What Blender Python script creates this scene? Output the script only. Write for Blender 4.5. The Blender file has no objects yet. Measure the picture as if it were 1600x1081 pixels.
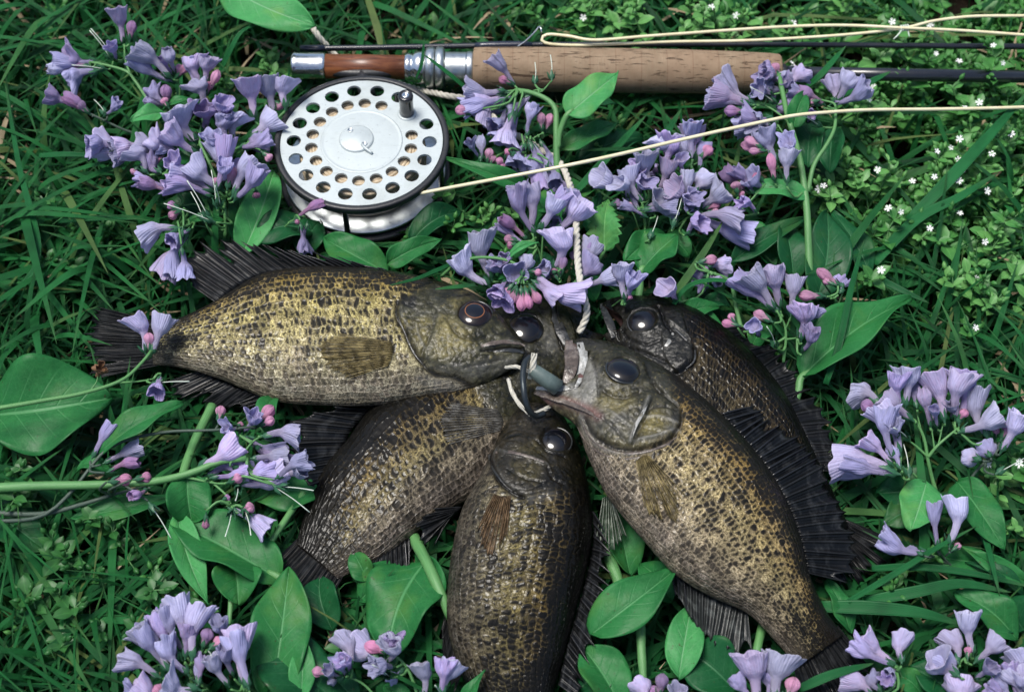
import bpy, bmesh, math, random
import numpy as np
from mathutils import Vector, Matrix

# ------------------------------------------------------------------ camera, sky, sun, exposure
S = 0.01                      # everything below is authored in centimetres
EL = math.radians(57.0)       # camera looks down this steeply
LENS, SENSOR = 55.0, 36.0
TANH = SENSOR / 2 / LENS
DIST = 76.0
AIM = np.array([0.0, 0.0, 1.0])
FWD = np.array([0.0, math.cos(EL), -math.sin(EL)])
UPV = np.array([0.0, math.sin(EL), math.cos(EL)])
EYE = AIM - FWD * DIST

scene = bpy.context.scene
COL = scene.collection
cam_d = bpy.data.cameras.new("camera")
cam = bpy.data.objects.new("camera", cam_d)
COL.objects.link(cam)
cam.location = Vector(EYE * S)
cam.rotation_euler = (math.pi / 2 - EL, 0, 0)
cam_d.lens = LENS
cam_d.sensor_width = SENSOR
cam_d.clip_start = 0.01
cam_d.clip_end = 50
cam_d.dof.use_dof = True
cam_d.dof.focus_distance = (DIST - 2.0) * S
cam_d.dof.aperture_fstop = 13.0
scene.camera = cam

SUN_EL, SUN_AZ = math.radians(74), math.radians(-75)   # azimuth from +Y towards +X
world = bpy.data.worlds.new("World")
scene.world = world
world.use_nodes = True
wn = world.node_tree
sky = wn.nodes.new("ShaderNodeTexSky")
sky.sky_type = 'NISHITA'
sky.sun_disc = False
sky.sun_elevation = SUN_EL
sky.sun_rotation = SUN_AZ
sky.dust_density = 2.0
bg = wn.nodes["Background"]
wn.links.new(sky.outputs[0], bg.inputs[0])
bg.inputs[1].default_value = 0.05

sun_d = bpy.data.lights.new("sun", 'SUN')
sun_d.energy = 1.5
sun_d.angle = math.radians(24)
sun_d.color = (1.0, 0.96, 0.9)
sun = bpy.data.objects.new("sun", sun_d)
COL.objects.link(sun)
sv = Vector((math.sin(SUN_AZ) * math.cos(SUN_EL), math.cos(SUN_AZ) * math.cos(SUN_EL), math.sin(SUN_EL)))
sun.rotation_euler = sv.to_track_quat('Z', 'Y').to_euler()
sun.location = sv * 3

vs = scene.view_settings
vs.view_transform = 'Standard'
vs.look = 'None'
vs.gamma = 1.0
vs.use_curve_mapping = False
vs.exposure = 1.55
scene.cycles.use_denoising = True
scene.cycles.max_bounces = 3
scene.cycles.diffuse_bounces = 2
scene.cycles.glossy_bounces = 2
scene.cycles.transmission_bounces = 3
scene.cycles.use_adaptive_sampling = True
scene.cycles.adaptive_threshold = 0.02
scene.cycles.transparent_max_bounces = 6

# ------------------------------------------------------------------ helpers
random.seed(4)
RNG = np.random.default_rng(7)

def P(px, py, z=0.0):
    """point of the place seen at photo pixel (px, py) lying at height z (cm)"""
    x = (px - 800.0) / 800.0 * TANH
    y = (540.5 - py) / 800.0 * TANH
    r = FWD + np.array([x, 0, 0]) + UPV * y
    t = (z - EYE[2]) / r[2]
    return EYE + r * t

def cmpx(p):
    """centimetres per photo pixel at point p"""
    return float(np.dot(np.asarray(p) - EYE, FWD)) * TANH / 800.0

def smoothstep(a, b, x):
    t = np.clip((x - a) / (b - a), 0, 1)
    return t * t * (3 - 2 * t)

def spline(pts, n):
    """Catmull-Rom through pts (k, d), n samples evenly over arc length"""
    pts = np.asarray(pts, float)
    if len(pts) == 2:
        t = np.linspace(0, 1, n)[:, None]
        return pts[0] * (1 - t) + pts[1] * t
    e = np.vstack([2 * pts[0] - pts[1], pts, 2 * pts[-1] - pts[-2]])
    out = []
    m = 16
    for i in range(1, len(e) - 2):
        p0, p1, p2, p3 = e[i - 1], e[i], e[i + 1], e[i + 2]
        for t in np.linspace(0, 1, m, endpoint=False):
            out.append(0.5 * (2 * p1 + (p2 - p0) * t + (2 * p0 - 5 * p1 + 4 * p2 - p3) * t * t + (3 * p1 - p0 - 3 * p2 + p3) * t ** 3))
    out.append(pts[-1])
    out = np.array(out)
    d = np.r_[0, np.cumsum(np.linalg.norm(np.diff(out, axis=0), axis=1))]
    q = np.linspace(0, d[-1], n)
    return np.stack([np.interp(q, d, out[:, k]) for k in range(out.shape[1])], 1)

def uspline(pts, n):
    """Catmull-Rom evenly over the control index (keeps pairs of curves in step)"""
    pts = np.asarray(pts, float)
    if pts.ndim == 1:
        pts = pts[:, None]
    e = np.vstack([2 * pts[0] - pts[1], pts, 2 * pts[-1] - pts[-2]])
    out = []
    for q in np.linspace(0, len(pts) - 1, n):
        i = min(int(q), len(pts) - 2)
        t = q - i
        p0, p1, p2, p3 = e[i], e[i + 1], e[i + 2], e[i + 3]
        out.append(0.5 * (2 * p1 + (p2 - p0) * t + (2 * p0 - 5 * p1 + 4 * p2 - p3) * t * t + (3 * p1 - p0 - 3 * p2 + p3) * t ** 3))
    return np.array(out)

class MB:
    """collects verts / faces of one mesh, in centimetres"""
    def __init__(self):
        self.v, self.f, self.uv, self.k = [], [], [], 0
    def add(self, V, F, UV=None):
        V = np.asarray(V, float)
        self.v.append(V)
        self.f += [tuple(i + self.k for i in f) for f in F]
        self.uv.append(np.zeros((len(V), 2)) if UV is None else np.asarray(UV, float))
        self.k += len(V)
        return self
    def V(self):
        return np.vstack(self.v)
    def UV(self):
        return np.vstack(self.uv)

def grid_f(nu, nv, closed=False):
    F = []
    for i in range(nu - 1):
        for j in range(nv if closed else nv - 1):
            a, b = i * nv + j, i * nv + (j + 1) % nv
            F.append((a, b, b + nv, a + nv))
    return F

def tube(pts, r, n=8, taper=None, caps=True):
    pts = np.asarray(pts, float)
    k = len(pts)
    rad = np.full(k, r, float) if np.isscalar(r) else np.interp(np.linspace(0, 1, k), np.linspace(0, 1, len(r)), r)
    T = np.gradient(pts, axis=0)
    T /= np.linalg.norm(T, axis=1)[:, None] + 1e-12
    ref = np.array([0, 0, 1.0]) if abs(T[0][2]) < 0.9 else np.array([1.0, 0, 0])
    nrm = np.cross(T[0], ref); nrm /= np.linalg.norm(nrm)
    V = []
    a = np.linspace(0, 2 * np.pi, n, endpoint=False)
    UV = []
    L = 0
    for i in range(k):
        nrm = nrm - T[i] * np.dot(nrm, T[i]); nrm /= np.linalg.norm(nrm) + 1e-12
        b = np.cross(T[i], nrm)
        V.append(pts[i] + rad[i] * (np.cos(a)[:, None] * nrm + np.sin(a)[:, None] * b))
        if i: L += np.linalg.norm(pts[i] - pts[i - 1])
        UV.append(np.stack([np.full(n, L), a], 1))
    F = grid_f(k, n, True)
    if caps:
        F.append(tuple(range(n))[::-1])
        F.append(tuple((k - 1) * n + j for j in range(n)))
    return np.vstack(V), F, np.vstack(UV)

def lathe(p0, axis, prof, n=48, ref=None):
    """prof: list of (distance along axis, radius)"""
    axis = np.asarray(axis, float); axis /= np.linalg.norm(axis)
    if ref is None:
        ref = np.array([0, 0, 1.0]) if abs(axis[2]) < 0.9 else np.array([1.0, 0, 0])
    u = np.cross(axis, ref); u /= np.linalg.norm(u)
    w = np.cross(u, axis)
    a = np.linspace(0, 2 * np.pi, n, endpoint=False)
    V, UV = [], []
    for d, r in prof:
        V.append(np.asarray(p0) + axis * d + r * (np.cos(a)[:, None] * u + np.sin(a)[:, None] * w))
        UV.append(np.stack([np.full(n, d), a], 1))
    F = [f[::-1] for f in grid_f(len(prof), n, True)]
    return np.vstack(V), F, np.vstack(UV)

ORIG = {}

def make_mesh(name, V, F, mat, UV=None, attrs=None, smooth=True):
    me = bpy.data.meshes.new(name)
    me.from_pydata((np.asarray(V) * S).tolist(), [], F if isinstance(F, list) else F.tolist())
    if UV is not None:
        lay = me.uv_layers.new(name="UV")
        li = np.empty(len(me.loops), np.int32)
        me.loops.foreach_get("vertex_index", li)
        lay.data.foreach_set("uv", np.asarray(UV, np.float32)[li].ravel())
    for k, a in (attrs or {}).items():
        at = me.attributes.new(k, 'FLOAT', 'POINT')
        at.data.foreach_set("value", np.asarray(a, np.float32))
    if smooth:
        me.polygons.foreach_set("use_smooth", np.ones(len(me.polygons), bool))
    if isinstance(mat, (list, tuple)):
        for m in mat: me.materials.append(m)
    elif mat is not None:
        me.materials.append(mat)
    me.update()
    return me

def tag(o, label=None, cat=None, group=None, kind=None):
    if label: o['label'] = label
    if cat: o['category'] = cat
    if group: o['group'] = group
    if kind: o['kind'] = kind
    return o

def thing(name, label, cat, origin, group=None):
    o = bpy.data.objects.new(name, None)
    o.empty_display_size = 0.01
    COL.objects.link(o)
    o.location = Vector(np.asarray(origin) * S)
    ORIG[o.name] = np.asarray(origin, float)
    return tag(o, label, cat, group)

def part(name, V, F, mat, parent, UV=None, attrs=None, smooth=True, origin=None):
    """mesh in world cm, as child of parent (same origin as the thing) or top-level"""
    org = ORIG[parent.name] if parent is not None else (np.zeros(3) if origin is None else np.asarray(origin, float))
    me = make_mesh(name, np.asarray(V, float) - org, F, mat, UV, attrs, smooth)
    o = bpy.data.objects.new(name, me)
    COL.objects.link(o)
    if parent is not None:
        o.parent = parent
    else:
        o.location = Vector(org * S)
    ORIG[o.name] = org
    return o

def inst(name, me, M, parent):
    """shared mesh placed with a matrix in world cm"""
    org = ORIG[parent.name]
    o = bpy.data.objects.new(name, me)
    COL.objects.link(o)
    o.parent = parent
    M = M.copy()
    M.translation = Vector((np.array(M.translation) - org) * S)
    o.matrix_local = M
    return o

def in_poly(poly, X, Y):
    poly = np.asarray(poly)
    inside = np.zeros(X.shape, bool)
    n = len(poly)
    j = n - 1
    for i in range(n):
        xi, yi, xj, yj = poly[i][0], poly[i][1], poly[j][0], poly[j][1]
        c = ((yi > Y) != (yj > Y)) & (X < (xj - xi) * (Y - yi) / (yj - yi + 1e-12) + xi)
        inside ^= c
        j = i
    return inside

def line_dist(line, X, Y, closed=False):
    line = np.asarray(line)
    d = np.full(X.shape, 1e9)
    n = len(line)
    for i in range(n if closed else n - 1):
        a, b = line[i][:2], line[(i + 1) % n][:2]
        ab = b - a
        t = np.clip(((X - a[0]) * ab[0] + (Y - a[1]) * ab[1]) / (ab @ ab + 1e-12), 0, 1)
        d = np.minimum(d, np.hypot(X - a[0] - t * ab[0], Y - a[1] - t * ab[1]))
    return d

def vnoise(x, y, seed=0):
    """smooth value noise on a plane, -1..1"""
    xi, yi = np.floor(x).astype(np.int64), np.floor(y).astype(np.int64)
    fx, fy = x - xi, y - yi
    fx, fy = fx * fx * (3 - 2 * fx), fy * fy * (3 - 2 * fy)
    def h(a, b):
        n = (a * 374761393 + b * 668265263 + seed * 974711) & 0x7fffffff
        n = ((n ^ (n >> 13)) * 1274126177) & 0x7fffffff
        return ((n ^ (n >> 16)) % 65536) / 32768.0 - 1
    return (h(xi, yi) * (1 - fx) + h(xi + 1, yi) * fx) * (1 - fy) + (h(xi, yi + 1) * (1 - fx) + h(xi + 1, yi + 1) * fx) * fy

# ------------------------------------------------------------------ materials
class G:
    """small node-graph writer"""
    def __init__(self, name):
        self.m = bpy.data.materials.new(name)
        self.m.use_nodes = True
        self.t = self.m.node_tree
        self.b = self.t.nodes["Principled BSDF"]
        self.out = self.t.nodes["Material Output"]
    def n(self, typ, ins=None, **props):
        nd = self.t.nodes.new("ShaderNode" + typ)
        for k, v in props.items():
            setattr(nd, k, v)
        for k, v in (ins or {}).items():
            self.set(nd.inputs[k], v)
        return nd
    def set(self, sock, v):
        if isinstance(v, bpy.types.NodeSocket):
            self.t.links.new(v, sock)
        elif isinstance(v, bpy.types.Node):
            self.t.links.new(v.outputs[0], sock)
        else:
            if isinstance(v, tuple) and len(v) == 3 and sock.type == 'RGBA':
                v = v + (1.0,)
            sock.default_value = v
    def math(self, op, a, b=0.0, c=None, clamp=False):
        nd = self.n("Math", {0: a, 1: b}, operation=op, use_clamp=clamp)
        if c is not None: self.set(nd.inputs[2], c)
        return nd.outputs[0]
    def mix(self, f, a, b, mode='MIX'):
        nd = self.n("Mix", data_type='RGBA', blend_type=mode)
        self.set(nd.inputs[0], f); self.set(nd.inputs[6], a); self.set(nd.inputs[7], b)
        return nd.outputs[2]
    def map(self, v, a, b, c=0.0, d=1.0, smooth=False):
        nd = self.n("MapRange", {0: v, 1: a, 2: b, 3: c, 4: d}, clamp=True)
        if smooth: nd.interpolation_type = 'SMOOTHSTEP'
        return nd.outputs[0]
    def noise(self, vec, scale, detail=2.0, rough=0.5, dist=0.0):
        nd = self.n("TexNoise", {"Scale": scale, "Detail": detail, "Roughness": rough, "Distortion": dist})
        if vec is not None: self.set(nd.inputs["Vector"], vec)
        return nd.outputs[0]
    def ramp(self, f, stops, interp='LINEAR'):
        nd = self.n("ValToRGB", {0: f})
        cr = nd.color_ramp
        cr.interpolation = interp
        while len(cr.elements) < len(stops): cr.elements.new(0.5)
        for e, (p, c) in zip(cr.elements, stops):
            e.position = p
            e.color = tuple(c) + (1.0,) if len(c) == 3 else c
        return nd.outputs[0]
    def attr(self, name):
        return self.n("Attribute", attribute_name=name).outputs["Fac"]
    def uv(self):
        s = self.n("SeparateXYZ", {0: self.n("UVMap", uv_map="UV").outputs[0]})
        return s.outputs[0], s.outputs[1]
    def vec(self, x, y, z=0.0):
        return self.n("CombineXYZ", {0: x, 1: y, 2: z}).outputs[0]
    def obj(self):
        return self.n("TexCoord").outputs["Object"]
    def rnd(self):
        return self.n("ObjectInfo").outputs["Random"]
    def bump(self, h, dist, strength=1.0):
        return self.n("Bump", {"Height": h, "Distance": dist, "Strength": strength}).outputs[0]
    def P(self, **kw):
        for k, v in kw.items():
            self.set(self.b.inputs[k.replace('_', ' ')], v)
        if 'Normal' in kw and 'Coat_Weight' in kw:
            self.set(self.b.inputs['Coat Normal'], kw['Normal'])
        return self.m
    def translucent(self, color, f):
        tr = self.n("BsdfTranslucent", {0: color})
        mx = self.n("MixShader", {0: f})
        self.t.links.new(self.b.outputs[0], mx.inputs[1])
        self.t.links.new(tr.outputs[0], mx.inputs[2])
        self.t.links.new(mx.outputs[0], self.out.inputs[0])
        return self.m

def m_leaf(name, col, light, veincol, gloss=0.42, vein=0.6):
    g = G(name)
    u, v = g.uv()                      # u across -1..1, v along 0..1
    au = g.math('ABSOLUTE', u)
    o = g.obj()
    n1 = g.noise(o, 90.0, 4.0, 0.6)
    n2 = g.noise(o, 480.0, 3.0, 0.6)
    c = g.mix(g.map(n1, 0.3, 0.75), col, light)
    c = g.mix(g.map(n2, 0.35, 0.75, 0.0, 0.45), c, tuple(x * 0.55 for x in col))
    c = g.mix(g.math('MULTIPLY', g.rnd(), 0.5), c, light)
    age = g.noise(g.n("VectorMath", {0: o, 1: g.vec(g.rnd(), g.rnd(), g.rnd())}, operation='ADD').outputs[0], 34.0, 3.0, 0.6)
    c = g.mix(g.map(age, 0.56, 0.72, 0.0, 0.5), c, (light[0] * 2.6 + 0.02, light[1] * 1.15, light[2] * 0.8))
    c = g.mix(g.map(age, 0.44, 0.30, 0.0, 0.5), c, tuple(x * 0.6 for x in col))
    speck = g.map(g.noise(o, 620.0, 1.0), 0.735, 0.76, 0.0, 0.8)
    c = g.mix(speck, c, (0.05, 0.045, 0.02))
    net = g.n("TexVoronoi", {"Vector": o, "Scale": 520.0}, feature='DISTANCE_TO_EDGE').outputs[0]
    c = g.mix(g.map(net, 0.0, 0.06, 0.16, 0.0), c, veincol)
    mid = g.map(au, 0.02, 0.065, 1.0, 0.0, True)
    sv = g.math('FRACT', g.math('ADD', g.math('MULTIPLY', v, 6.0), g.math('MULTIPLY', au, -1.6)))
    side = g.map(g.math('ABSOLUTE', g.math('SUBTRACT', sv, 0.5)), 0.0, 0.07, 1.0, 0.0, True)
    side = g.math('MULTIPLY', side, g.map(au, 0.2, 0.9, 0.55, 0.0))
    vv = g.math('MAXIMUM', mid, side)
    c = g.mix(g.math('MULTIPLY', vv, vein), c, veincol)
    h = g.math('ADD', g.math('MULTIPLY', n2, 0.35), g.math('MULTIPLY', vv, -0.7))
    h = g.math('ADD', h, g.math('MULTIPLY', n1, 1.2))
    g.P(Base_Color=c, Roughness=g.map(n1, 0.3, 0.7, gloss - 0.06, gloss + 0.12), Normal=g.bump(h, 0.0005, 0.7), Specular_IOR_Level=0.22)
    return g.translucent(g.mix(0.5, c, (0.08, 0.34, 0.05)), 0.22)

M = {}
M['leaf'] = m_leaf("leaf_green", (0.014, 0.118, 0.032), (0.028, 0.188, 0.048), (0.10, 0.31, 0.12))
M['leaf_pale'] = m_leaf("leaf_pale_green", (0.045, 0.260, 0.075), (0.070, 0.330, 0.098), (0.20, 0.44, 0.22), 0.45)
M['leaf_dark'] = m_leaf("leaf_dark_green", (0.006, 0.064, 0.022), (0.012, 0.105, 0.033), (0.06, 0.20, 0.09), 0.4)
M['nettle'] = m_leaf("nettle_green", (0.045, 0.220, 0.060), (0.075, 0.300, 0.085), (0.16, 0.42, 0.14), 0.5, 0.9)

def m_stem(name, a, b):
    g = G(name)
    u, v = g.uv()
    o = g.obj()
    st = g.noise(g.vec(g.math('MULTIPLY', u, 0.15), g.math('MULTIPLY', v, 2.2)), 4.0, 3.0)
    c = g.mix(g.map(st, 0.35, 0.7), a, b)
    c = g.mix(g.math('MULTIPLY', g.noise(o, 60.0), 0.5), c, tuple(x * 0.6 for x in a))
    return g.P(Base_Color=c, Roughness=0.42, Specular_IOR_Level=0.35, Normal=g.bump(st, 0.0003, 0.5), Subsurface_Weight=0.0)
M['stem'] = m_stem("stem_green", (0.075, 0.225, 0.070), (0.150, 0.335, 0.120))
M['stem_dark'] = m_stem("stem_purplish", (0.040, 0.075, 0.055), (0.085, 0.110, 0.085))
M['calyx'] = m_stem("calyx_green", (0.022, 0.095, 0.048), (0.045, 0.140, 0.070))

def m_petal(name, bell, tube_c, rim, pinkish):
    g = G(name)
    u, v = g.uv()                      # u around 0..1, v along 0..1
    o = g.obj()
    veins = g.math('ABSOLUTE', g.math('SINE', g.math('MULTIPLY', u, 2 * math.pi * 15)))
    n1 = g.noise(g.vec(g.math('MULTIPLY', u, 12.0), g.math('MULTIPLY', v, 3.0)), 1.5, 4.0, 0.6)
    c = g.mix(g.map(v, 0.35, 0.72, 0, 1, True), tube_c, bell)
    c = g.mix(g.map(v, 0.86, 1.0, 0.0, 0.45), c, rim)
    c = g.mix(g.map(veins, 0.0, 0.35, 0.20, 0.0), c, tuple(x * 0.55 for x in bell))
    c = g.mix(g.map(n1, 0.35, 0.75, 0.0, 0.5), c, tuple(x * 0.62 for x in bell))
    r = g.rnd()
    c = g.mix(g.math('MULTIPLY', g.map(r, 0.35, 1.0, 0.0, 0.75), g.map(n1, 0.35, 0.65, 0.25, 1.0)), c, pinkish)
    hsv = g.n("HueSaturation", {"Hue": g.map(r, 0, 1, 0.485, 0.51), "Saturation": g.map(r, 0.0, 1.0, 0.85, 1.05), "Value": g.map(g.math('FRACT', g.math('MULTIPLY', r, 7.3)), 0, 1, 0.70, 1.10), "Color": c})
    c = hsv.outputs[0]
    h = g.math('ADD', g.math('MULTIPLY', veins, 0.3), g.math('MULTIPLY', n1, 1.3))
    g.P(Base_Color=c, Roughness=0.55, Specular_IOR_Level=0.3, Normal=g.bump(h, 0.0008, 0.9), Sheen_Weight=0.15, Sheen_Roughness=0.4)
    return g.translucent(c, 0.38)
M['petal'] = m_petal("petal_lavender", (0.630, 0.610, 0.910), (0.700, 0.610, 0.880), (0.77, 0.76, 0.95), (0.72, 0.56, 0.84))
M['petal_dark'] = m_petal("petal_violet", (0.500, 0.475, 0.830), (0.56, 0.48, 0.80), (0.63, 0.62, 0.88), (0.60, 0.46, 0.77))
M['bud'] = m_petal("bud_pink", (0.880, 0.410, 0.640), (0.86, 0.50, 0.66), (0.92, 0.60, 0.76), (0.82, 0.36, 0.66))
M['bud_purple'] = m_petal("bud_purple", (0.520, 0.320, 0.640), (0.64, 0.36, 0.56), (0.62, 0.42, 0.70), (0.64, 0.32, 0.56))

def m_plain(name, col, rough=0.5, metal=0.0, var=0.3, nscale=300.0, bump=0.0, spec=0.5, dark=0.5, coat=0.0):
    g = G(name)
    o = g.obj()
    n = g.noise(o, nscale, 5.0, 0.65)
    c = g.mix(g.map(n, 0.3, 0.7, 0.0, var), col, tuple(x * dark for x in col))
    kw = dict(Base_Color=c, Roughness=g.map(n, 0.3, 0.7, rough * 0.8, min(1, rough * 1.25)), Metallic=metal, Specular_IOR_Level=spec, Coat_Weight=coat, Coat_Roughness=0.15)
    if bump: kw['Normal'] = g.bump(n, bump, 0.6)
    return g.P(**kw)
M['style'] = m_plain("style_white", (0.62, 0.70, 0.60), 0.5, 0, 0.2)
M['dry'] = m_plain("dry_straw", (0.27, 0.21, 0.12), 0.7, 0, 0.7, 120.0)
M['dried_flower'] = m_plain("dried_flower", (0.17, 0.085, 0.04), 0.8, 0, 0.7, 400.0)
# ------------------------------------------------------------------ fish
def m_fish(name, tint=1.0, gold=(0.50, 0.40, 0.125), belly=(0.36, 0.32, 0.27), nu=58, nv=23, spot=0.0, back=0.72, headc=((0.016, 0.017, 0.010), (0.072, 0.068, 0.030), (0.19, 0.185, 0.135)), seed=0.0):
    g = G(name)
    u, v = g.uv()                      # u snout..tail, v belly 0 .. back 1 (by girth)
    base = g.vec(g.math('ADD', u, seed), g.math('MULTIPLY', v, 0.45), seed)
    w1 = g.math('SUBTRACT', g.noise(base, 26.0, 2.0), 0.5)
    w2 = g.math('SUBTRACT', g.noise(g.vec(v, g.math('ADD', u, 5.0 + seed)), 26.0, 2.0), 0.5)
    U = g.math('ADD', g.math('MULTIPLY', u, float(nu)), g.math('MULTIPLY', w1, 2.1))
    V = g.math('ADD', g.math('MULTIPLY', v, float(nv)), g.math('MULTIPLY', w2, 1.9))
    row = g.math('FLOOR', V)
    U2 = g.math('ADD', U, g.math('MULTIPLY', g.math('MODULO', row, 2.0), 0.5))
    fu = g.math('SUBTRACT', g.math('FRACT', U2), 0.5)
    fv = g.math('SUBTRACT', g.math('FRACT', V), 0.5)
    wn_ = g.n("TexWhiteNoise", {"Vector": g.vec(g.math('FLOOR', U2), row)}, noise_dimensions='2D')
    rnd = wn_.outputs[0]
    fine = g.noise(base, 200.0, 3.0, 0.65)
    fine2 = g.noise(base, 420.0, 2.0, 0.6)
    du = g.math('MULTIPLY', g.math('ADD', fu, 0.10), 0.95)
    d = g.math('SQRT', g.math('ADD', g.math('MULTIPLY', du, du), g.math('MULTIPLY', fv, fv)))
    d = g.math('ADD', d, g.math('MULTIPLY', g.math('SUBTRACT', fine, 0.5), 1.15))
    blotch = g.noise(g.vec(g.math('MULTIPLY', u, 2.2), v, seed), 5.5, 2.0)
    rr = g.math('ADD', g.math('MULTIPLY', rnd, 0.40), g.math('MULTIPLY', g.math('SUBTRACT', blotch, 0.5), 0.7))
    rr = g.math('ADD', rr, 0.15 + spot)
    rr = g.math('ADD', rr, g.map(v, back - 0.10, back + 0.16, 0.0, 0.55))
    rr = g.math('ADD', rr, g.map(v, 0.0, 0.30, -0.10, 0.0))
    rr = g.math('ADD', rr, g.map(u, 0.86, 1.0, 0.0, 0.5))
    sp = g.map(g.math('SUBTRACT', d, rr), -0.22, 0.17, 1.0, 0.0, True)
    ec = g.math('ADD', g.math('POWER', g.math('ABSOLUTE', fu), 2.6), g.math('POWER', g.math('ABSOLUTE', fv), 2.6))
    gap = g.math('MULTIPLY', g.map(g.math('ADD', ec, g.math('MULTIPLY', g.math('SUBTRACT', fine2, 0.5), 0.16)), 0.11, 0.21, 0.0, 0.9, True), g.map(rr, 0.45, 0.80, 1.0, 0.0))
    sp = g.math('MULTIPLY', sp, g.math('SUBTRACT', 1.0, gap))
    sp = g.math('MULTIPLY', sp, g.map(v, 0.02, 0.40, 0.62, 0.97))
    c = g.ramp(v, [(0.0, tuple(x * 0.25 for x in belly)), (0.16, tuple(x * 0.85 for x in belly)), (0.34, tuple((a * 0.5 + b * 0.5) for a, b in zip(belly, gold))), (back - 0.16, gold), (back, (gold[0] * 0.72, gold[1] * 0.60, gold[2] * 0.42)), (back + 0.10, (0.13, 0.09, 0.022)), (min(0.97, back + 0.2), (0.030, 0.023, 0.009)), (1.0, (0.012, 0.010, 0.006))])  # first stop darkens the belly edge: shade painted into the skin colour
    var = g.noise(base, 11.0, 3.0)
    c = g.mix(g.map(var, 0.35, 0.7, 0.0, 0.5), c, (0.36, 0.30, 0.20))
    c = g.mix(g.map(rnd, 0.5, 1.0, 0.0, 0.35), c, (0.44, 0.34, 0.27))
    fk = g.map(g.math('ADD', g.math('MULTIPLY', fine2, 0.55), g.math('MULTIPLY', fine, 0.45)), 0.44, 0.56, 0.0, 1.0, True)
    c = g.mix(fk, g.mix(1.0, c, (1.45, 1.45, 1.40), 'MULTIPLY'), g.mix(1.0, c, (0.30, 0.28, 0.23), 'MULTIPLY'))
    lat = g.map(g.math('ABSOLUTE', g.math('SUBTRACT', v, g.math('ADD', 0.64, g.math('MULTIPLY', u, -0.10)))), 0.0, 0.016, 0.55, 0.0, True)
    c = g.mix(g.math('MULTIPLY', lat, g.map(rnd, 0.2, 0.8)), c, (0.05, 0.045, 0.03))
    rb = g.n("SeparateColor", {0: wn_.outputs[1]}).outputs[1]
    val = g.map(rb, 0.0, 1.0, 0.60, 1.45)
    c = g.mix(1.0, c, g.n("CombineColor", {0: val, 1: val, 2: val}), 'MULTIPLY')
    # thin dark seam behind each scale
    seam = g.map(g.math('ADD', g.math('ABSOLUTE', fv), g.math('ABSOLUTE', fu)), 0.55, 0.80, 0.0, 0.35, True)
    c = g.mix(seam, c, (0.05, 0.045, 0.03))
    c = g.mix(sp, c, (0.008, 0.008, 0.007))
    # head
    hd = g.attr("head")
    o = g.obj()
    hn = g.noise(o, 85.0, 5.0, 0.62, 0.8)
    hn2 = g.noise(o, 420.0, 4.0, 0.7)
    hc = g.ramp(g.math('ADD', g.math('MULTIPLY', hn, 0.75), g.math('MULTIPLY', hn2, 0.25)), [(0.41, headc[0]), (0.50, headc[1]), (0.60, headc[2])])
    vor = g.n("TexVoronoi", {"Vector": o, "Scale": 430.0}, feature='F1')
    cell = vor.outputs[0]
    hc = g.mix(g.map(cell, 0.35, 0.75, 0.0, 0.55), hc, (0.020, 0.019, 0.012))
    hc = g.mix(g.map(v, 0.50, 0.78, 0.0, 0.92), hc, (0.015, 0.015, 0.007))
    hc = g.mix(g.map(hn, 0.52, 0.64, 0.0, 0.75), hc, (0.020, 0.021, 0.014))
    hc = g.mix(g.map(hn2, 0.60, 0.74, 0.0, 0.6), hc, (0.42, 0.34, 0.12))
    c = g.mix(hd, c, hc)
    c = g.mix(g.math('MULTIPLY', g.attr("goldm"), g.map(hn2, 0.36, 0.60, 0.15, 1.0)), c, (0.30, 0.25, 0.085))
    c = g.mix(g.attr("pale"), c, g.mix(g.map(hn2, 0.35, 0.65), (0.24, 0.235, 0.20), (0.52, 0.51, 0.48)))
    c = g.mix(g.attr("ink"), c, (0.010, 0.010, 0.010))
    c = g.mix(g.attr("flesh"), c, (0.30, 0.155, 0.145))
    if tint != 1.0:
        c = g.mix(1.0, c, (tint, tint, tint), 'MULTIPLY')
    nh = g.math('SUBTRACT', 1.0, hd)
    scl = g.map(g.math('SQRT', g.math('ADD', g.math('MULTIPLY', g.math('ADD', fu, 0.35), g.math('ADD', fu, 0.35)), g.math('MULTIPLY', g.math('MULTIPLY', fv, fv), 1.6))), 0.25, 0.95, 1.0, 0.0)
    h = g.math('ADD', g.math('MULTIPLY', g.math('MULTIPLY', scl, nh), g.map(v, back - 0.05, back + 0.15, 1.0, 0.45)), g.math('MULTIPLY', g.math('ADD', g.math('SUBTRACT', hn2, g.math('MULTIPLY', cell, 0.8)), g.math('MULTIPLY', hn, 0.9)), g.math('ADD', g.math('MULTIPLY', hd, 0.75), 0.12)))
    rough = g.math('ADD', g.map(rnd, 0, 1, 0.28, 0.52), g.math('MULTIPLY', fine, 0.08))
    g.P(Base_Color=c, Roughness=rough, Metallic=0.0, Specular_IOR_Level=0.10, Normal=g.bump(h, 0.0006, 0.85), Coat_Weight=g.math('ADD', g.math('MULTIPLY', hd, 0.20), 0.25), Coat_Roughness=g.map(hn2, 0.3, 0.7, 0.07, 0.18))
    return g.m

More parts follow.
